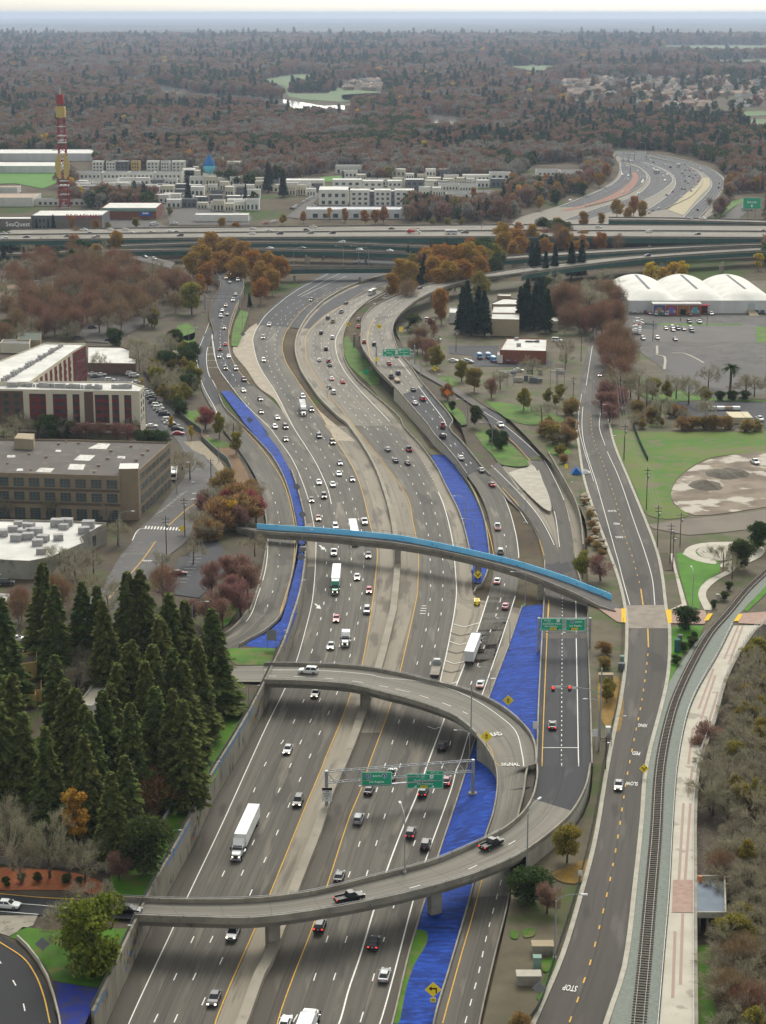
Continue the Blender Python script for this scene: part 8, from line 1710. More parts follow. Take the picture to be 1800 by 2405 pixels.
A=one("M6 350,715",7.5);B=one("M6 75,700",7.0);B=Vector((B.x,A.y,A.z));G3=thing('sign_gantry','gantry with two small green signs standing on the curving exit viaduct','gantry',A);zt=onplane(*pix("M6 350,660")[0][:2],A,B).z-A.z;B0=Vector((B.x-A.x,0,0));truss(G3,Vector(),B0,zt-.4,1.2,.8)
for x in(0,B0.x):MB().cyl((x,0,-.5),(x,0,zt+5),.4,.3,8).build('post',M_STEEL,G3)
corner_panel(G3,A,A,B,'M6',120,609,213,663,[('#U50',-.65,.55,.3),('EAST',-.1,.55,.2),('TO 99',.55,.55,.2),('Fresno',0,-.1,.24),('^d',-.6,-.68,.22),('^d',.5,-.68,.22)],yoff=-.6)
corner_panel(G3,A,A,B,'M6',228,605,320,659,[('#U50',-.65,.55,.3),('WEST',-.1,.55,.2),('TO',.4,.55,.2),('#I80',.72,.55,.28),('San Francisco',0,-.1,.21),('^d',0,-.68,.22)],yoff=-.6)
A=one("M5 140,345",1.5);B=one("M5 412,330",2.5);B=Vector((B.x,A.y,A.z));G4=thing('sign_gantry','grey truss gantry seen from behind over the branch roadway','gantry',A);truss(G4,Vector(),Vector((B.x-A.x,0,0)),6.0,2.2);[MB().cyl((x,0,-1),(x,0,8.4),.4,.35,8).build('post',M_STEEL,G4)for x in(0,B.x-A.x)]
for i,(x0,x1,y)in enumerate(((680,765,84),(800,878,86),(645,775,182))):
 a,b=one(f"B5 {x0},{y + 16}"),one(f"B5 {x1},{y + 16}");T=thing('sign_gantry',['left white backed sign gantry at the far end of the curving freeway','right white backed sign gantry at the far end of the curving freeway','grey truss gantry over the red strip of the far freeway'][i],'gantry',a);d=b.x-a.x;truss(T,Vector(),Vector((d,0,0)),6,2.5)
 for x in(0,d):MB().cyl((x,0,0),(x,0,8),.5,n=6).build('post',M_STEEL,T)
 if i<2:[MB().box((d*f,-.8,7.5),(d*.16,.2,6)).build('sign_back',WSG,T)for f in(.1,.3,.5,.7,.9)]
T=thing('road_sign','green sign on the road at the far right edge beyond the elevated freeway','sign',one("B5 1550,495"));MB().cyl((-2,0,-1),(-2,0,12),.3).build('post',M_STEEL,T);MB().cyl((4,0,-1),(4,0,12),.3).build('post',M_STEEL,T);panel(T,Vector((1,-.4,15)),15,9,[('Exit only',0,.2,.25),('^d',0,-.5,.3)])
def diamond(s,z,top,label,m=YSG,glyph=None,size=1.25,plate=None,back=False):
 p=z if isinstance(z,Vector)else(US(*pix(s)[0][:2],z)if callable(z)else one(s,z));T=thing('warning_sign',label,'sign',p);MB().cyl((0,0,-.5),(0,0,top),.06,n=6).build('post',M_STEEL,T);r=size*.72
 D=MB().add([(0,-.08,top+r),(r,-.08,top),(0,-.08,top-r),(-r,-.08,top),(0,-.02,top+r),(r,-.02,top),(0,-.02,top-r),(-r,-.02,top)],[(0,3,2,1),(4,5,6,7),(0,1,5,4),(1,2,6,5),(2,3,7,6),(3,0,4,7)]).build('diamond_panel',SBK if back else m,T)
 if glyph=='signal':
  MB().box((0,-.11,top),(.42,.05,1.0)).build('signal_symbol',BLET,D)
  for dz,c in((.32,SHR),(0,YSG),(-.32,SGN)):MB().cyl((0,-.16,top+dz),(0,-.13,top+dz),.14,n=10).build('signal_dot',c,D)
 elif glyph=='left':MB().add([(q*r,-.11,top+v*r)for q,v in((.3,-.5),(.45,-.5),(.45,.25),(-.15,.25),(-.15,.45),(-.55,.15),(-.15,-.15),(-.15,.05),(.3,.05))],[tuple(range(9))]).build('arrow_symbol',BLET,D)
 elif glyph=='split':[MB().add([(q*r*s_,-.11,top+v*r)for q,v in((.05,-.45),(.2,-.45),(.2,-.1),(.45,.1),(.5,-.05),(.55,.35),(.2,.3),(.35,.2),(.05,0))],[tuple(range(9))]).build('arrow_symbol',BLET,D)for s_ in(1,-1)]
 if plate:q=MB().box((0,-.06,top-r-.55),(.95,.06,.8)).build('plate',m,T);text(plate,q,(0,-.1,top-r-.55),.7,BLET)
 return T
bk=lambda s:Vector(BANKB.ray_cast(EYE,ray(*pix(s)[0][:2]).normalized())[0]or one(s,2))
diamond('',bk("T2 1152,1600"),4.6,'yellow left curve warning sign with speed plate in the blue strip',glyph='left',size=2.0,plate='25')
diamond('',bk("T5 972,942"),4.4,'yellow signal ahead sign standing in the blue strip below the footbridge',glyph='signal',size=1.9);diamond("T5 803,1225",6.2,4.2,'yellow signal ahead sign on the inside of the exit loop',glyph='signal',size=1.9)
diamond("M4 572,1235",.3,3.2,'yellow diamond with split arrows at the blue gore nose',glyph='split',size=1.9);diamond("T3 862,72",zr,2.2,'yellow diamond sign on the railway side of the riverfront street',glyph='split',size=1.5);diamond("M5 1494,520",8.0,2.4,'yellow arrow diamond at the nose between exit roadway and ramp',glyph='split',size=2.2);diamond("M5 1255,510",.2,3.0,'yellow diamond sign beside the curved southbound barrier',glyph='left',size=2.0)
diamond("M6 498,800",zr,3.2,'yellow diamond sign on the lawn by the rounded olive tree',glyph='left',size=2.0);diamond("M6 585,985",zr,3.8,'orange diamond sign at the exit roadway wall',ORS,size=2.2);diamond("T3 182,1550",zr,3.4,'grey back of a diamond sign by the lower right fence',back=True,size=1.7);diamond("L2 1182,1370",zl,2.2,'small yellow sign at the crosswalk corner',size=1.6)
for s,z,lab in(("M3 722,545",2,'grey back of a diamond sign in the narrow blue strip, upper'),("M3 765,760",3,'grey back of a diamond sign in the narrow blue strip just above the footbridge'),("M3 757,1100",4.2,'grey back of a diamond sign just below the footbridge'),("M5 488,1270",.4,'grey back of a diamond sign in the wide end of the blue strip'),("M5 433,590",.3,'grey back of a diamond sign on the triangular lawn'),("T1 282,1255",5.9,'grey back of a diamond sign on the lawn beside the olive tree')):diamond(s,z,3.2,lab,back=True,size=1.9)
for s,z,m,w_,h_,top,lab in(("T5 1185,1105",3.6,WSG,1.3,1.8,2.4,'white rectangular sign at the right edge of the blue strip'),("T5 1645,1165",zr,WSG,1.2,1.8,2.4,'white rectangular sign on the dirt right of the on-ramp'),("M4 1258,400",zr,YSG,1.1,1.7,3.4,'yellow rectangular sign on the wall above the outer ramp'),("M5 1475,800",6.8,YSG,1.4,2.0,2.6,'yellow rectangular sign on the exit viaduct parapet'),("M5 1393,895",.1,SGN,2.6,2.2,2.4,'small green white edged sign on the grass below the viaduct'),("M5 1195,222",.8,WSG,1.6,2.4,1.2,'white marker on the median barrier by the black lanes'),("M5 1092,1030",.8,WSG,1.3,2.4,1.6,'white marker on the median barrier at the coach bend'),("T3 450,735",zr,WSG,.9,1.2,.9,'small white box on the dirt beside the street fence'),("M6 252,510",8.2,YSG,2.0,2.6,1.6,'yellow chevron plate on the outside of the viaduct bend'),("T4 458,410",5.9,SBK,2.6,2.9,2.4,'back of a large sign on two posts at the lawn corner')):
 p=US(*pix(s)[0][:2],z)if callable(z)else one(s,z);T=thing('road_sign',lab,'sign',p);
 for x in((-w_*.4,w_*.4)if w_>2 else(0,)):MB().cyl((x,0,-.5),(x,0,top+h_/2),.07,n=6).build('post',M_STEEL,T)
 MB().box((0,-.1,top+h_/2),(w_,.06,h_)).build('panel',m,T)
p=one("M4 566,1395",0);T=thing('crash_cushion','yellow and black striped crash cushion at the gore nose','crash cushion',p);MB().box((0,1.5,.6),(1.6,3.4,1.2)).build('cushion',YSG,T);MB().box((0,-.25,.6),(1.6,.1,1.2)).build('nose',BLET,T);D=diamond('',p+Vector((0,-.5,0)),.75,'small yellow nose diamond on the crash cushion',size=1.0)
for k in range(3):MB().box((0,.4+k*1.0,1.22),(1.2,.35,.05)).build('black_band',BLET,T)
p=US(*pix("T6 352,1530")[0][:2],zr);RM=thing('signal_mast','traffic signal mast with curved arm and two red lights over the on-ramp','traffic signal',p);a=onplane(*pix("T6 372,1100")[0][:2],p,p+Vector((1,0,0)))-p;e=[onplane(*pix(s)[0][:2],p,p+Vector((1,0,0)))-p for s in("T6 372,1095","T6 280,1058","T6 185,1042","T6 60,1035","T5 1322,705")]
MB().cyl((0,0,-.3),(a.x,0,a.z+6.5),.24,.16,8).build('pole',M_STEEL,RM);MB().tube(e,.13,6).build('arm',M_STEEL,RM)
for s in("T5 1322,720","T5 1450,716"):
 c=onplane(*pix(s)[0][:2],p,p+Vector((1,0,0)))-p;H=MB().box((c.x,-.25,c.z),(.75,.45,1.5)).build('signal_head',M_TRIM,RM);MB().cyl((c.x,-.52,c.z+.42),(c.x,-.48,c.z+.42),.26,n=12).build('red_lamp',mat('lit red lamp',(1,.02,.01),emit=4),H)
for s in("T5 1357,703","T5 1485,712"):c=onplane(*pix(s)[0][:2],p,p+Vector((1,0,0)))-p;MB().box((c.x,-.2,c.z),(1.7,.06,.55)).build('white_plate',WSG,RM)
LP0=[None]
def lamp(s,z,ang,label,h=9.5,sc=1.0):
 p=z if isinstance(z,Vector)else(US(*pix(s)[0][:2],z)if callable(z)else one(s,z))
 if LP0[0]is None:
  T=thing('street_lamp',label,'street lamp',p);MB().cyl((0,0,-.5),(0,0,8.6),.13,.08,8).build('pole',M_STEEL,T);MB().tube([(0,0,8.5),(.5,0,9.1),(1.8,0,9.5),(3.4,0,9.55)],.07,5).build('arm',M_STEEL,T);MB().box((3.7,0,9.52),(.9,.34,.16)).build('lamp_head',mat('pale lamp head',(.6,.6,.58)),T);MB().cyl((0,0,-.5),(0,0,.4),.22,n=8).build('foot',M_STEEL,T);LP0[0]=T
 else:T=dup(LP0[0],p,0,label)
 T.location=p;T.rotation_euler=(0,0,rad(ang));T.scale=(sc,)*3;T['group']='street lamps along the roads'
for s,z,ang,lab,sc in(("T1 1358,130",5.9,0,'lamp on the retaining wall beside the tan shrub',.62),("T1 1097,600",5.9,0,'lamp on the retaining wall above the painted patches',.66),("T1 755,1250",5.9,0,'lamp half hidden by the olive tree at the retaining wall',.7),("T4 282,890",5.9,0,'lamp by the wall just below the upper ramp bridge',.68),("T4 498,430",5.9,0,'lamp beside the large sign back at the lawn corner',.62),("M3 695,1410",5.2,0,'lamp in the narrow blue strip below the footbridge',.85),("M3 762,1000",3.8,0,'lamp just under the footbridge in the blue strip',.85),("M3 770,740",3,0,'lamp in the blue strip just above the footbridge',.75),("M3 728,480",2,0,'lamp in the blue strip at the dark car',.75),("M4 473,765",.5,180,'lamp in the right blue strip, upper of two',1.05),("M4 535,940",.3,180,'lamp in the right blue strip, touching the footbridge',1.0),("M4 940,1400",.5,180,'lamp before the footbridge at the top of the long blue strip',1.1),("M4 945,690",.5,180,'lamp between the two ramp arms',.95),("M4 992,900",.3,180,'lamp between the ramp arms, nearer the footbridge',.7),("M4 1365,600",zr,180,'lamp on the boulder slope, upper',.8),("M4 1412,760",zr,180,'lamp on the boulder slope, lower',.7),("T5 985,415",.1,180,'lamp at the left edge of the long blue strip by the box trailer',.95),("T5 832,755",.1,180,'lamp at the blue strip edge behind the white sedan',.75),("T5 685,1045",7,0,'tall thin lamp on the upper ramp bridge',1.35),("T5 672,1310",.1,180,'lamp at the freeway edge inside the loop',.9),("T2 968,695",7,100,'tall thin lamp on the lower ramp bridge',1.35),("T3 285,1250",zr,0,'lamp on the dirt lot by the concrete vaults',1.35),("T3 105,665",zr,60,'tall lamp outside the lower ramp bend',1.4),("T6 365,1440",zr,180,'lamp right of the ramp meter below its arm',1.05),("T6 450,1500",zr,0,'short lamp by the white tank and brown pole',.8),("M5 65,540",.3,0,'lamp on the slip road lawn, upper',1.1),("M5 15,650",.3,0,'lamp on the slip road lawn, lower',1.1),("M5 480,470",.3,0,'lamp on the triangular lawn',1.1),("M5 190,270",4,0,'lamp left of the branch roadway',1.2),("M5 430,480",.5,0,'lamp right of the branch roadway curve',1.0),("M6 395,795",6.5,180,'lamp on the viaduct just behind the green signs',1.2),("M6 295,600",7.8,180,'lamp on the viaduct below the round dark tree',.9),("M6 730,1165",2,180,'lamp on the lawn between exit roadway and ramp',1.2),("M6 590,960",3,180,'lamp behind the orange sign',1.1),("L2 1418,900",zl,180,'lamp on the riprap slope',1.1),("L2 1325,1200",zl,180,'lamp at the street bend by bare trees',1.0),("L2 1145,1100",zl,0,'lamp at the warehouse corner',1.2),("L2 780,1440",zl,0,'lamp by the crosswalk corner',1.2),("L1 1252,550",zl,0,'lamp between the redwoods and the red trees',1.1),("B4 250,795",0,0,'lamp under the lower viaducts, left',1.4),("B4 570,780",0,180,'lamp under the lower viaducts, middle',1.4),("B4 670,780",0,180,'lamp under the lower viaducts, right',1.4),("B4 735,780",0,180,'lamp under the lower viaducts, rightmost',1.3),("M4 682,200",1.2,180,'lamp beside the dark shrub clump',1.25),("R7 520,1390",zr,180,'lamp on the field edge beside the street',1.0),("R7 430,1130",zr,180,'lamp under the red trees by the street',.9),("B5 940,60",0,180,'lamp at the end of the far freeway',1.6),("B5 870,65",0,180,'second lamp at the end of the far freeway',1.6),("B5 1305,485",0,180,'lamp at the right of the far freeway',1.8),("M5 330,920",.2,180,'lamp at the head of the blue strip',1.0),("T6 1080,430",zr,90,'lamp on the lawn by the rail crossing',1.2)):lamp(s,z,ang,lab,sc=sc)
UP0=None;tops=[]
for i,(s,h_,lab)in enumerate((("R7 770,2040",14,'utility pole at the plaza entrance by the parking bays'),("R7 690,1760",15,'utility pole on the field edge halfway along the wires'),("R7 525,1390",14,'utility pole at the kerb beside the green field'),("R7 470,910",14,'utility pole behind the dark red trees'),("R7 430,800",14,'double utility pole frame under the russet trees'),("R7 940,2030",11,'leaning utility pole before the puddled lot'),("R7 145,990",13,'utility pole left of the street by the substation'),("R7 205,660",13,'utility pole left of the street behind the bare tree'),("R7 500,330",14,'utility pole at the corner of the grey lot'),("R7 738,510",11,'dark pole on the grey lot between parked cars'),("R7 865,2160",13,'dark pole beside the park path'),("R7 885,2200",12,'second dark pole beside the park path'),("L2 1200,1380",13,'timber pole at the crosswalk right of the street'),("L2 1082,1530",14,'timber pole standing in front of the street centre line'),("L2 1370,1030",9,'timber pole before the riprap slope'),("T6 405,1680",8,'brown pole beside the white tank'),("B4 832,525",18,'tall pole behind the white hall'),("B4 1465,640",18,'grey mast beside the wide elevated freeway'),("M6 648,635",12,'pale mast in the utility yard'),("R7 1140,390",10,'white pole in the grey lot'))):
 f=zl if s[0]=='L' else(zr if s[0]in 'RTM' else(lambda y:-.3));p=US(*pix(s)[0][:2],f)
 if UP0 is None:UP0=T=thing('utility_pole',lab,'utility pole',p);MB().cyl((0,0,-1),(0,0,12),.19,.12,7).build('pole',mat('weathered timber pole',(.075,.058,.045),(.11,.09,.075),1),T);MB().box((0,0,11.2),(2.6,.14,.16)).build('crossarm',M_BARK,T);MB().box((0,0,10.2),(2.0,.14,.14)).build('crossarm',M_BARK,T);MB().cyl((.5,0,8.8),(.5,0,9.8),.28,n=8).build('transformer',M_STEEL,T)
 else:T=dup(UP0,p,0,lab)
 T.scale=(1,1,h_/12);T['group']='utility poles'
 if i<5:tops.append(p+Vector((0,0,h_*.93)))
mb=MB()
for k in(-1.2,0,1.2):
 for a,b in zip(tops[:-1],tops[1:]):mb.tube([a.lerp(b,t)+Vector((k,0,-3.0*t*(1-t)*1.2))for t in(0,.2,.4,.6,.8,1)],.028,3)
for i,k in enumerate((-1.2,0,1.2)):
 m_=MB()
 for a,b in zip(tops[:-1],tops[1:]):m_.tube([a.lerp(b,t)+Vector((k,0,-3.4*t*(1-t)))for t in(0,.2,.4,.6,.8,1)],.03,3)
 tag(m_.build('power_line',mat('bare wire',(.10,.095,.09),rough=.6)),['power line on the street side of the riverfront poles','middle power line on the riverfront poles','power line on the river side of the riverfront poles'][i],'power line')
RT=[MB().box((0,0,0),(.01,.01,.01))]
def roadtext(s,word,key,w_,toward,hh):
 px,py,_=pix(s)[0];h=ROADS[key].hit(px,py);p=Vector(h)+Vector((0,0,.08))if h is not None else one(s,3.6);c_,t=ROADS[key].near(p);t=t if t.y>0 else-t
 a=math.atan2(t.y,t.x)-math.pi/2+(math.pi if toward else 0);o=text(word,None,p,hh,M_WHITE,(0,0,a),sx=w_/(hh*.62*len(word)),name='road_lettering_marking');tag(o,kind='structure')
roadtext("T5 850,1080",'AHEAD','R8',4.6,False,3.2);roadtext("T5 990,1310",'SIGNAL','R8',4.6,False,3.2);roadtext("T3 385,1437",'STOP','FS',2.6,True,3.0);roadtext("T3 785,112",'SLOW','FS',2.4,True,3.0);roadtext("M4 1615,663",'SLOW','FS',2.6,True,3.4);roadtext("T6 645,1555",'PED','FS',2.0,True,3.0);roadtext("M4 1650,762",'PED','FS',2.2,True,3.4);roadtext("R7 490,1965",'XING','FS',2.6,True,3.4);roadtext("T6 695,1338",'XING','FS',2.2,True,3.0);roadtext("L1 955,50",'XING','ST',3.0,True,3.2);roadtext("L2 1272,1103",'SLOW','ST',2.6,True,3.4);roadtext("L2 1260,1140",'PED','ST',2.4,True,3.4)
p=one("B3 548,480",9.5);T=thing('roof_sign','big red roof letters on the shopping centre front','sign',p+Vector((0,-1.5,0)));MB().box((0,.3,0),(26,.3,.4)).build('frame',M_DARKM,T);text('BROADWAY',T,(0,0,2.0),4.6,mat('red sign letters',(.42,.015,.03)),sx=1.1)
p=one("B3 92,530",5.5);q=one("B3 92,560");T=thing('wall_sign','white shop lettering with round mark on the taupe front','sign',Vector((p.x,q.y-.6,5.5)));MB().cyl((-17,0,0),(-17,.2,0),2.6,n=14).build('round_mark',WSG,T);text('SeaQuest',T,(0,0,0),5.0,WLET)
p=one("B3 932,455",5);q=one("B3 932,482");T=thing('wall_sign','small blue store sign on the brick wall','sign',Vector((p.x,q.y-.6,5)));MB().box((0,0,0),(9,.3,4.5)).build('panel',SHB,T);MB().box((0,-.2,0),(5,.1,1.4)).build('mark',WSG,T)
fq2=[p+Vector((0,0,0))for p in crv(Wr("P 1120,2460 T3 150,1665 300,1300 350,1150 450,830 550,420 600,150 620,0 T6 520,1180 550,900 565,540"),4)]
T=thing('street_fence','dark chain link fence between the tan dirt and the riverfront street','fence');along(MB(),off(fq2,-.8),.04,.05,lambda p:p.z+1.3).build('mesh_panel',MATS['fence mesh'],T);tag(fence_mb(off(fq2,-.8),1.5,lambda p:p.z).build('posts',M_DARKM,T),kind='stuff')
fq3=crv(Wl("L2 930,320 1000,400 1100,520 1210,640 1305,715 1308,755"),4);T=thing('board_fence','dark fence between the apartment car park and the off-ramp lawn','fence');along(MB(),fq3,.1,0,lambda p:p.z+2.2).build('panel',M_DARKM,T)
fq4=crv(Wl("L2 1308,750 1420,850 1480,900 1525,1035"),4);tag(along(MB(),fq4,.3,-.3,lambda p:p.z+1.6).build('low_wall',mat('grey green wall',(.14,.16,.14))),'grey green wall above the riprap slope','wall')
fq5=crv(Wr("R7 593,1145 640,1270 700,1400"),3);tag(along(MB(),fq5,.3,0,lambda p:p.z+1.8).build('green_fence',mat('dark green screen',(.01,.03,.02))),'dark green screen fence slanting across the field','fence')
tag(along(MB(),crv(WL1("T1 -60,625 300,650 685,668 700,700"),4),.2,-.5,lambda p:p.z+1.6).build('garden_wall',mat('grey garden wall',(.17,.155,.135),(.13,.12,.105),.4)),'grey garden wall behind the red leaf bed','wall');tag(along(MB(),crv(WL1("T1 690,690 890,612 935,545 L1 1290,1380 1460,1010"),4),.2,-.5,lambda p:p.z+1.0).build('garden_wall',M_PALE),'pale low wall between the redwoods and the grass strip','wall')
for s,d,m,lab in(("T3 205,1205",(3.8,2.2,1.7),TAN,'concrete vault with tan lid on the dirt'),("T3 115,1400",(4.2,2.2,1.7),M_PALE,'concrete vault with white lid on the dirt'),("T3 170,1300",(1.3,1.2,2.0),SAGE,'green cabinet between the two vaults'),("T6 408,985",(3.6,1.6,1.6),TAN,'tan block with pale lid beside the lamp'),("T6 535,855",(1.0,1.0,2.0),SAGE,'grey green cabinet beside the street kerb'),("T6 530,900",(1.6,1.2,1.6),M_GREY,'dark cabinet beside the street kerb'),("T6 425,1425",(1.0,1.0,2.4),WHT,'white tank by the brown pole'),("T6 960,765",(1.3,1.2,3.4),mat('green steel cabinet',(.03,.11,.09)),'tall green cabinet by the clipped shrubs'),("T6 985,690",(1.0,1.0,2.0),M_GREY,'grey cabinet behind the tall green one'),("T6 1280,365",(1.0,1.0,1.8),M_PALE,'pale cabinet by the rail crossing shrubs')):
 p=US(*pix(s)[0][:2],zr);T=thing('utility_cabinet',lab,'cabinet',p);MB().box((0,0,d[2]/2-.1),(d[0],d[1],d[2]+.2)).build('box',m if d[0]<3 else M_CONC,T);MB().box((0,0,d[2]+.08),(d[0]+.25,d[1]+.25,.16)).build('lid',m,T)
p=Wr("M4 1360,370")[0];T=thing('tent_shelter','blue and white tarp shelter beside the riverfront street','tent',p);MB().add([(-3,-2,0),(1,-2,0),(-1.2,-1.5,2.4),(-3,2,0),(1,2,0),(-1,1.5,2.6),(3.5,-1,0),(3.2,1.5,.2)],[(0,1,2),(1,4,5,2),(4,3,5),(3,0,2,5)]).build('blue_tarp',mat('blue tarp',(.02,.10,.34),(.03,.16,.42),1.5),T);MB().add([(1,-2,.1),(4,-1,.2),(4.2,1.6,.3),(1,2,1.2),(2.2,0,1.7)],[(0,1,4),(1,2,4),(2,3,4),(3,0,4)]).build('white_tarp',WHT,T)
r=random.Random(2);BO=MB().add([(math.cos(a)*(1-abs(z))*1+.0,math.sin(a)*(1-abs(z)),z*.5+.3)for z in(-.5,.1,.55)for a in(0,1.1,2.2,3.1,4.2,5.2)],[(k*6+i,k*6+(i+1)%6,(k+1)*6+(i+1)%6,(k+1)*6+i)for k in(0,1)for i in range(6)]+[tuple(range(12,18))]);bmesh_=BO.build('boulder',mat('tan boulder',(.30,.25,.17),(.22,.18,.12),1.0),mesh_only=True)
for k in range(34):
 t=k/33;x=1385+150*t+r.uniform(-25,25);y=520+440*t+r.uniform(-12,12);p=Wr(f"M4 {x:.0f},{y:.0f}")[0];o=link('boulder',bmesh_,None,p,r.uniform(0,6));o.scale=(r.uniform(1,2),)*3;tag(o,'tan boulder among brown bushes below the riverfront street','boulder','tan boulders on the slope')
p=Wr("R7 943,362")[0];V=[];N=10
for z,rx,ry in((.02,.16,.12),(.45,.13,.11),(.85,.19,.14),(1.1,.2,.13),(1.38,.25,.14),(1.46,.12,.1),(1.54,.07,.07),(1.6,.1,.11),(1.72,.11,.12),(1.8,.04,.05)):V+=[(math.cos(6.283*k/N)*rx,math.sin(6.283*k/N)*ry,z)for k in range(N)]
F=[(j*N+k,j*N+(k+1)%N,(j+1)*N+(k+1)%N,(j+1)*N+k)for j in range(9)for k in range(N)];mb=MB().add(V,F)
for s_ in(-1,1):mb.tube([(s_*.22,0,1.36),(s_*.3,.03,1.08),(s_*.27,-.1,.84)],[.06,.05,.04],6);mb.tube([(s_*.09,0,.86),(s_*.11,-.04*s_,.46),(s_*.12,.12*s_,.04)],[.09,.07,.05],6)
tag(mb.build('person',mat('dark clothing',(.02,.02,.022)),None,p,smooth=True),'person in dark clothes walking across the grey parking lot','person')
ORD=['nearest']+[w+' nearest' for w in('second third fourth fifth sixth seventh eighth ninth tenth eleventh twelfth thirteenth fourteenth fifteenth sixteenth seventeenth eighteenth nineteenth twentieth 21st 22nd 23rd 24th 25th 26th 27th 28th 29th 30th').split()]
byk={}
for v in VEH:byk.setdefault((v[1],v[2]),[]).append(v)
for(noun,ph),L_ in byk.items():
 L_.sort(key=lambda v:v[3])
 for i,v in enumerate(L_):
  lit=''
  if len(L_)==1:lab=f"the only {noun} {ph}"
  else:lab=f"{noun} {ph}, {ORD[i] if i < len(ORD) else 'farthest'} of {len(L_)} alike"
  v[0]['label']=lab
  # far country: river, fields, houses, woods, haze
M_WATER=mat('pale river water',(.20,.20,.185),rough=.08,spec=.9)
for s in("A0 640,362 700,372 770,380 760,398 700,402 655,388","A0 835,405 900,408 1000,414 1100,420 1180,424 1260,436 1330,446 1400,458 1470,456 1525,462 1520,478 1440,470 1380,478 1260,470 1180,452 1080,432 960,424 850,418","A1 190,495 260,505 340,512 345,535 300,540 210,530","A1 640,572 700,575 700,590 650,588","A1 355,540 420,545 415,556 360,552"):sheet('river_water',M_WATER,smooth_poly(W(s),3),None,lift=.5)
FLD=mat('distant green field',(.065,.125,.03),(.085,.125,.045),.01)
for s in("A0 455,346 530,330 605,340 600,352 480,358","A0 1110,352 1290,322 1410,330 1400,345 1300,365 1250,372 1260,405 1420,405 1420,375 1500,385 1656,400 1656,440 1450,440 1250,420 1230,370","A1 490,288 700,284 860,290 720,302 715,330 640,330 640,310 520,306","A1 1210,198 1720,198 1720,232 1210,222","A1 1390,264 1720,258 1720,282 1390,282","A1 1180,492 1400,484 1720,480 1720,498 1240,505","A1 1540,520 1720,514 1720,560 1600,560","A1 -40,462 60,458 80,478 -40,482","A1 770,200 900,202 880,216 770,214","A0 1480,410 1640,402 1640,440 1500,440"):sheet('field',FLD,smooth_poly(W(s),2),None,lift=.35)
CLEAR=["A0 640,360 770,378 840,402 1000,410 1260,432 1400,452 1530,458 1525,482 1260,474 1080,436 850,422 700,406","A1 185,490 345,508 350,545 200,536","A1 640,570 702,572 702,592 640,592","A0 455,340 530,328 610,340 610,362 480,364","A0 1110,350 1290,318 1410,328 1410,345 1300,365 1250,372 1260,400 1420,400 1560,360 1660,340 1660,440 1450,440 1250,420","A1 480,284 860,284 720,312 715,336 640,336","A1 1210,195 1720,195 1720,234 1210,226","A1 1390,258 1720,254 1720,288 1390,288","A1 1180,488 1720,478 1720,500 1240,508","A1 1540,516 1720,512 1720,564 1600,562","B3 -80,60 615,60 615,190 420,200 375,290 480,360 -80,360","B3 480,170 1260,170 1340,230 1640,290 1640,520 1100,560 1000,330 480,330","B3 -80,360 1660,480 1660,790 -80,790","B4 0,260 440,190 560,150 720,150 720,260 960,235 1660,240 1660,410 1280,420 980,400 980,520 0,520","B4 -10,500 1660,500 1660,860 -10,860","B5 60,420 300,350 480,280 640,200 640,20 1000,40 1300,110 1440,230 1400,360 1300,470 100,480","B5 160,120 480,120 480,260 20,320 0,250","B5 -10,470 1660,470 1660,790 -10,790","B5 1440,320 1660,300 1660,480 1360,490"]
CLP=[[(x,y)for x,y,_ in pix(s)]for s in CLEAR]
for P in CLP[:12]:CLP.append([(x,y+9)for x,y in P])
for P in CLP[:3]:CLP.append([(x,y+17)for x,y in P])
def inpoly(x,y,P):
 c=False;j=len(P)-1
 for i in range(len(P)):
  if(P[i][1]>y)!=(P[j][1]>y)and x<(P[j][0]-P[i][0])*(y-P[i][1])/(P[j][1]-P[i][1])+P[i][0]:c=not c
  j=i
 return c
def vn(x,y,s):
 x,y=x/s,y/s;i,j=math.floor(x),math.floor(y);f,g_=x-i,y-j;f=f*f*(3-2*f);g_=g_*g_*(3-2*g_)
 hsh=lambda a,b:((a*374761393+b*668265263)^0x5bd1e995)*1274126177%10007/10007
 return(hsh(i,j)*(1-f)+hsh(i+1,j)*f)*(1-g_)+(hsh(i,j+1)*(1-f)+hsh(i+1,j+1)*f)*g_
HM=[]
for k,(a,b)in enumerate(((OFFW,ROOFT),(CRM,ROOFG),(TAN,ROOFT))):
 mb=MB().box((0,0,2.2),(13,10,5.4));mb.add([(-7,-5.6,4.9),(7,-5.6,4.9),(7,5.6,4.9),(-7,5.6,4.9),(-4.5,0,8.2),(4.5,0,8.2)],[(0,1,5,4),(1,2,5),(2,3,4,5),(3,0,4)],1)
 for x in(-4,0,4):mb.box((x,-5.02,2.4),(1.6,.1,1.5),2)
 HM.append(mb.build('house',[a,b,M_WIN],mesh_only=True))
r=random.Random(21);HB=[]
def house(px,py,lab,grp,sc=1.0):
 p=U(px,py,-.3);o=link('house',HM[r.randrange(3)],None,p,r.uniform(-.5,.5)+r.choice((0,1.57)));o.scale=(sc*r.uniform(.85,1.3),sc*r.uniform(.85,1.2),sc*r.uniform(.85,1.15));tag(o,lab,'house',grp);HB.append((p.x,p.y))
for x0,x1,y0,y1,n in((1310,1800,185,232,150),(1000,1270,202,212,26),(1160,1290,240,264,22),(790,905,192,214,34),(1500,1800,236,262,30)):
 for _ in range(n):house(r.uniform(x0,x1),r.uniform(y0,y1),'tan roofed house in the far estate between woods','tan houses of the far estate',1.5)
for _ in range(60):house(r.uniform(-20,900),r.uniform(250,372),'pale house half hidden in the wooded suburb','houses in the wooded suburb',1.1)
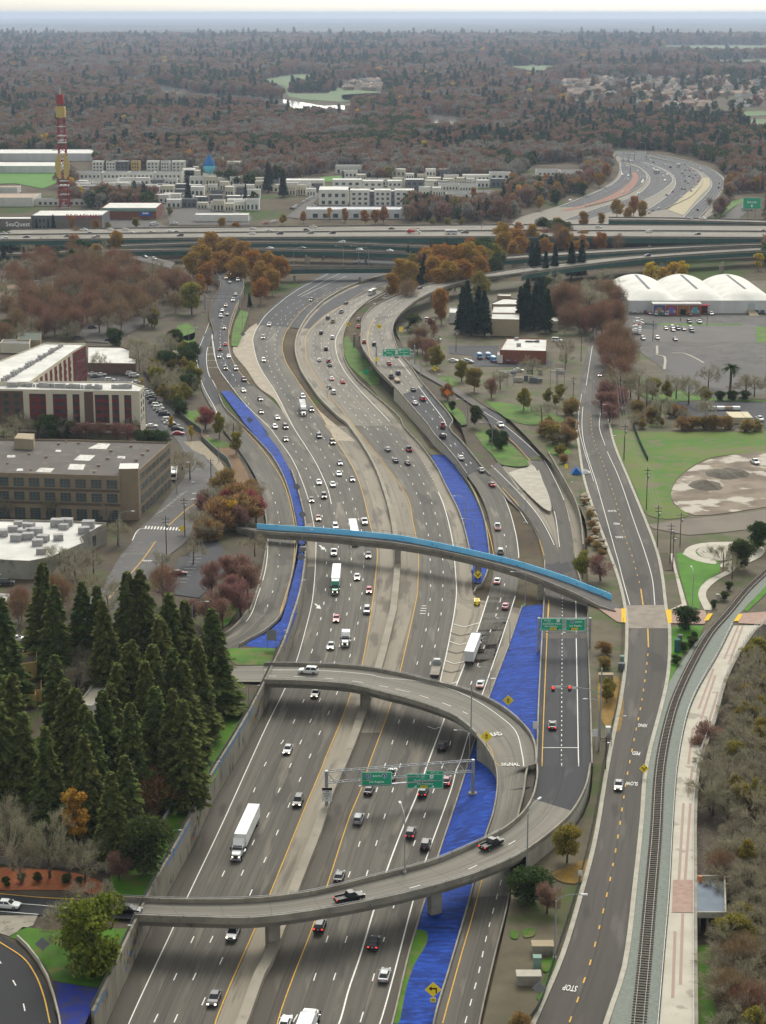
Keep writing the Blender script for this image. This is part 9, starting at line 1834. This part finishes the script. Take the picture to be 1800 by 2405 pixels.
WM={};FOL=dict(FOL,rust=leafmat('far russet twigs',(.085,.052,.034),(.112,.070,.046)),grey=leafmat('far grey twigs',(.088,.082,.068),(.115,.105,.088)))
def woodmesh(kind,k):
 key=(kind,k)
 if key in WM:return WM[key]
 sd=50+k*7+len(kind)
 if kind=='darkfir':V,F=conifer(sd,17,4.6,420,1.5,clear=.06);tr=MB().tube([(0,0,-1),(0,0,15)],[.4,.05],5)
 elif kind=='oak':V,F,LB=leafy(sd,13,14,420,1.25,12,0,.1);tr=MB().tube([(0,0,-1),(0,0,7)],[.4,.2],5)
 elif kind in('golden','yellow','olive'):V,F,LB=leafy(sd,14,12,420,1.15,12,0,.18);tr=MB().tube([(0,0,-1),(0,0,8)],[.35,.2],5)
 else:V,F,LB=leafy(sd,14,14,620,.42,14,2.0,.15);tr=trunkmb(14,LB[:5],.3,sd)
 m=MB();m.v=[tuple(v)for v in V];m.f=list(F);m.m=[0]*len(F);m.uv=[(0,0)]*(4*len(F));o=len(m.v);m.v+=tr.v;m.f+=[[i+o for i in f]for f in tr.f];m.m+=[1]*len(tr.f);m.uv+=tr.uv
 WM[key]=m.build('wood_tree',[FOL[kind],BARK.get(kind,M_BARK)],mesh_only=True);return WM[key]
r=random.Random(77);PTS={}
Yw=1345.0
while Yw<12500:
 sp=max(10.5,Yw/235.0);xw=Yw*.212
 n=int(2*xw/sp)
 for i in range(n):
  x=-xw+2*xw*(i+r.random())/n;y=Yw+r.uniform(-.6,.6)*sp;px,py=PX((x,y,0))
  if any(inpoly(px,py,P)for P in CLP):continue
  if Yw<3600 and r.random()<.10:continue
  if 3500<Yw<6000 and any(abs(x-a)<16 and abs(y-b)<22 for a,b in HB):continue
  if 1310<px<1810 and 184<py<264 and r.random()<.93:continue
  if 785<px<910 and 190<py<216 and r.random()<.85:continue
  u=r.random();cl=vn(x,y,130);c2=vn(x+900,y-300,260);cf=vn(x-5000,y+800,420)
  if cl>.70:kd='oak' if u<.75 else 'rust'
  elif cf>.66+.1*(py>330)-.08*(py<150):kd='darkfir' if u<.3 else('oak' if u<.66 else 'rust')
  elif c2>.70:kd='grey' if u<.6 else 'rust'
  elif u<.08:kd='darkfir'
  elif u<.09:kd='golden'
  elif u<.10:kd='yellow'
  elif u<.20:kd='oak'
  elif u<.28:kd='olive' if r.random()<.25 else 'oak'
  elif u<.45:kd='grey'
  else:kd='rust'
  s=(sp/10.5)**.75*r.uniform(.7,1.25)*(1.0 if kd!='darkfir' else r.uniform(.8,1.35))
  PTS.setdefault(kd,[]).append((y,x,s))
 Yw+=sp*.86
NM={'darkfir':('fir_tree','dark conifer rising out of the wood beyond the elevated freeway'),'oak':('oak_tree','dark green round tree in the wood beyond the elevated freeway'),'rust':('russet_tree','russet bare tree in the wood beyond the elevated freeway'),'grey':('bare_tree','grey bare tree in the wood beyond the elevated freeway'),'golden':('plane_tree','golden tree in the wood beyond the elevated freeway'),'yellow':('yellow_tree','yellow tree in the wood beyond the elevated freeway'),'olive':('plane_tree','olive tree in the wood beyond the elevated freeway')}
NEAR={'darkfir':170,'oak':230,'rust':60,'grey':30,'golden':40,'yellow':60,'olive':30}
def scatter(name,pts,objs):
 """many copies of a few trees as ONE object: points carry size and turn, geometry nodes put the trees there"""
 me=bpy.data.meshes.new(name);me.from_pydata([(x,y,-.4)for y,x,s in pts],[],[]);at=me.attributes.new('tree_size','FLOAT','POINT');at.data.foreach_set('value',[s for _,_,s in pts])
 rt=me.attributes.new('turn','FLOAT','POINT');rr_=random.Random(len(pts));rt.data.foreach_set('value',[rr_.uniform(0,6.28)for _ in pts])
 o=link(name,me);tag(o,kind='stuff');ng=bpy.data.node_groups.new(name,'GeometryNodeTree');ng.interface.new_socket('Geometry',in_out='INPUT',socket_type='NodeSocketGeometry');ng.interface.new_socket('Geometry',in_out='OUTPUT',socket_type='NodeSocketGeometry')
 N=ng.nodes.new;gi,go,ip,jo=N('NodeGroupInput'),N('NodeGroupOutput'),N('GeometryNodeInstanceOnPoints'),N('GeometryNodeObjectInfo');jo.inputs['Object'].default_value=objs;jo.inputs['As Instance'].default_value=True
 sa,ra,cx=N('GeometryNodeInputNamedAttribute'),N('GeometryNodeInputNamedAttribute'),N('ShaderNodeCombineXYZ');sa.data_type=ra.data_type='FLOAT';sa.inputs['Name'].default_value='tree_size';ra.inputs['Name'].default_value='turn'
 L=ng.links.new;L(gi.outputs[0],ip.inputs['Points']);L(jo.outputs['Geometry'],ip.inputs['Instance']);L(ra.outputs['Attribute'],cx.inputs[2]);L(cx.outputs[0],ip.inputs['Rotation']);L(sa.outputs['Attribute'],ip.inputs['Scale']);L(ip.outputs[0],go.inputs[0])
 md=o.modifiers.new('trees','NODES');md.node_group=ng;return o
for kd,pts in PTS.items():
 pts.sort();first={}
 nm,lab=NM[kd]
 for i,(y,x,s)in enumerate(pts[:NEAR[kd]]):
  o=link(nm,woodmesh(kd,i%3),None,(x,y,-.4),r.uniform(0,6.28));o.scale=(s,)*3;tag(o,lab,'tree',lab.replace(' tree in',' trees in'));first.setdefault(i%3,o)
 rest=pts[NEAR[kd]:]
 for k in range(3):
  if rest[k::3]:scatter('woodland',rest[k::3],first[k])
dg=None
bpy.context.view_layer.update();dg=bpy.context.evaluated_depsgraph_get()
for o in[o for o in SC.objects if o.type=='FONT']:
 me=bpy.data.meshes.new_from_object(o.evaluated_get(dg));q=bpy.data.objects.new('lettering',me);COL.link(q);q.parent=o.parent;q.location=o.location;q.rotation_euler=o.rotation_euler;q.scale=o.scale
 if o.get('kind'):q['kind']=o['kind'];q.name='road_lettering_marking'
 bpy.data.objects.remove(o)
hz=MB().box((0,29000,92.0),(34000,62000,190.0));m=bpy.data.materials.new('haze');m.use_nodes=True;nt=m.node_tree;nt.nodes.clear();o_=nt.nodes.new('ShaderNodeOutputMaterial');pv=nt.nodes.new('ShaderNodeVolumePrincipled')
pv.inputs['Color'].default_value=(.58,.69,.88,1);pv.inputs['Density'].default_value=4.2e-5;pv.inputs['Anisotropy'].default_value=.2;nt.links.new(pv.outputs[0],o_.inputs['Volume'])
hb=hz.build('haze',m);tag(hb,kind='stuff')
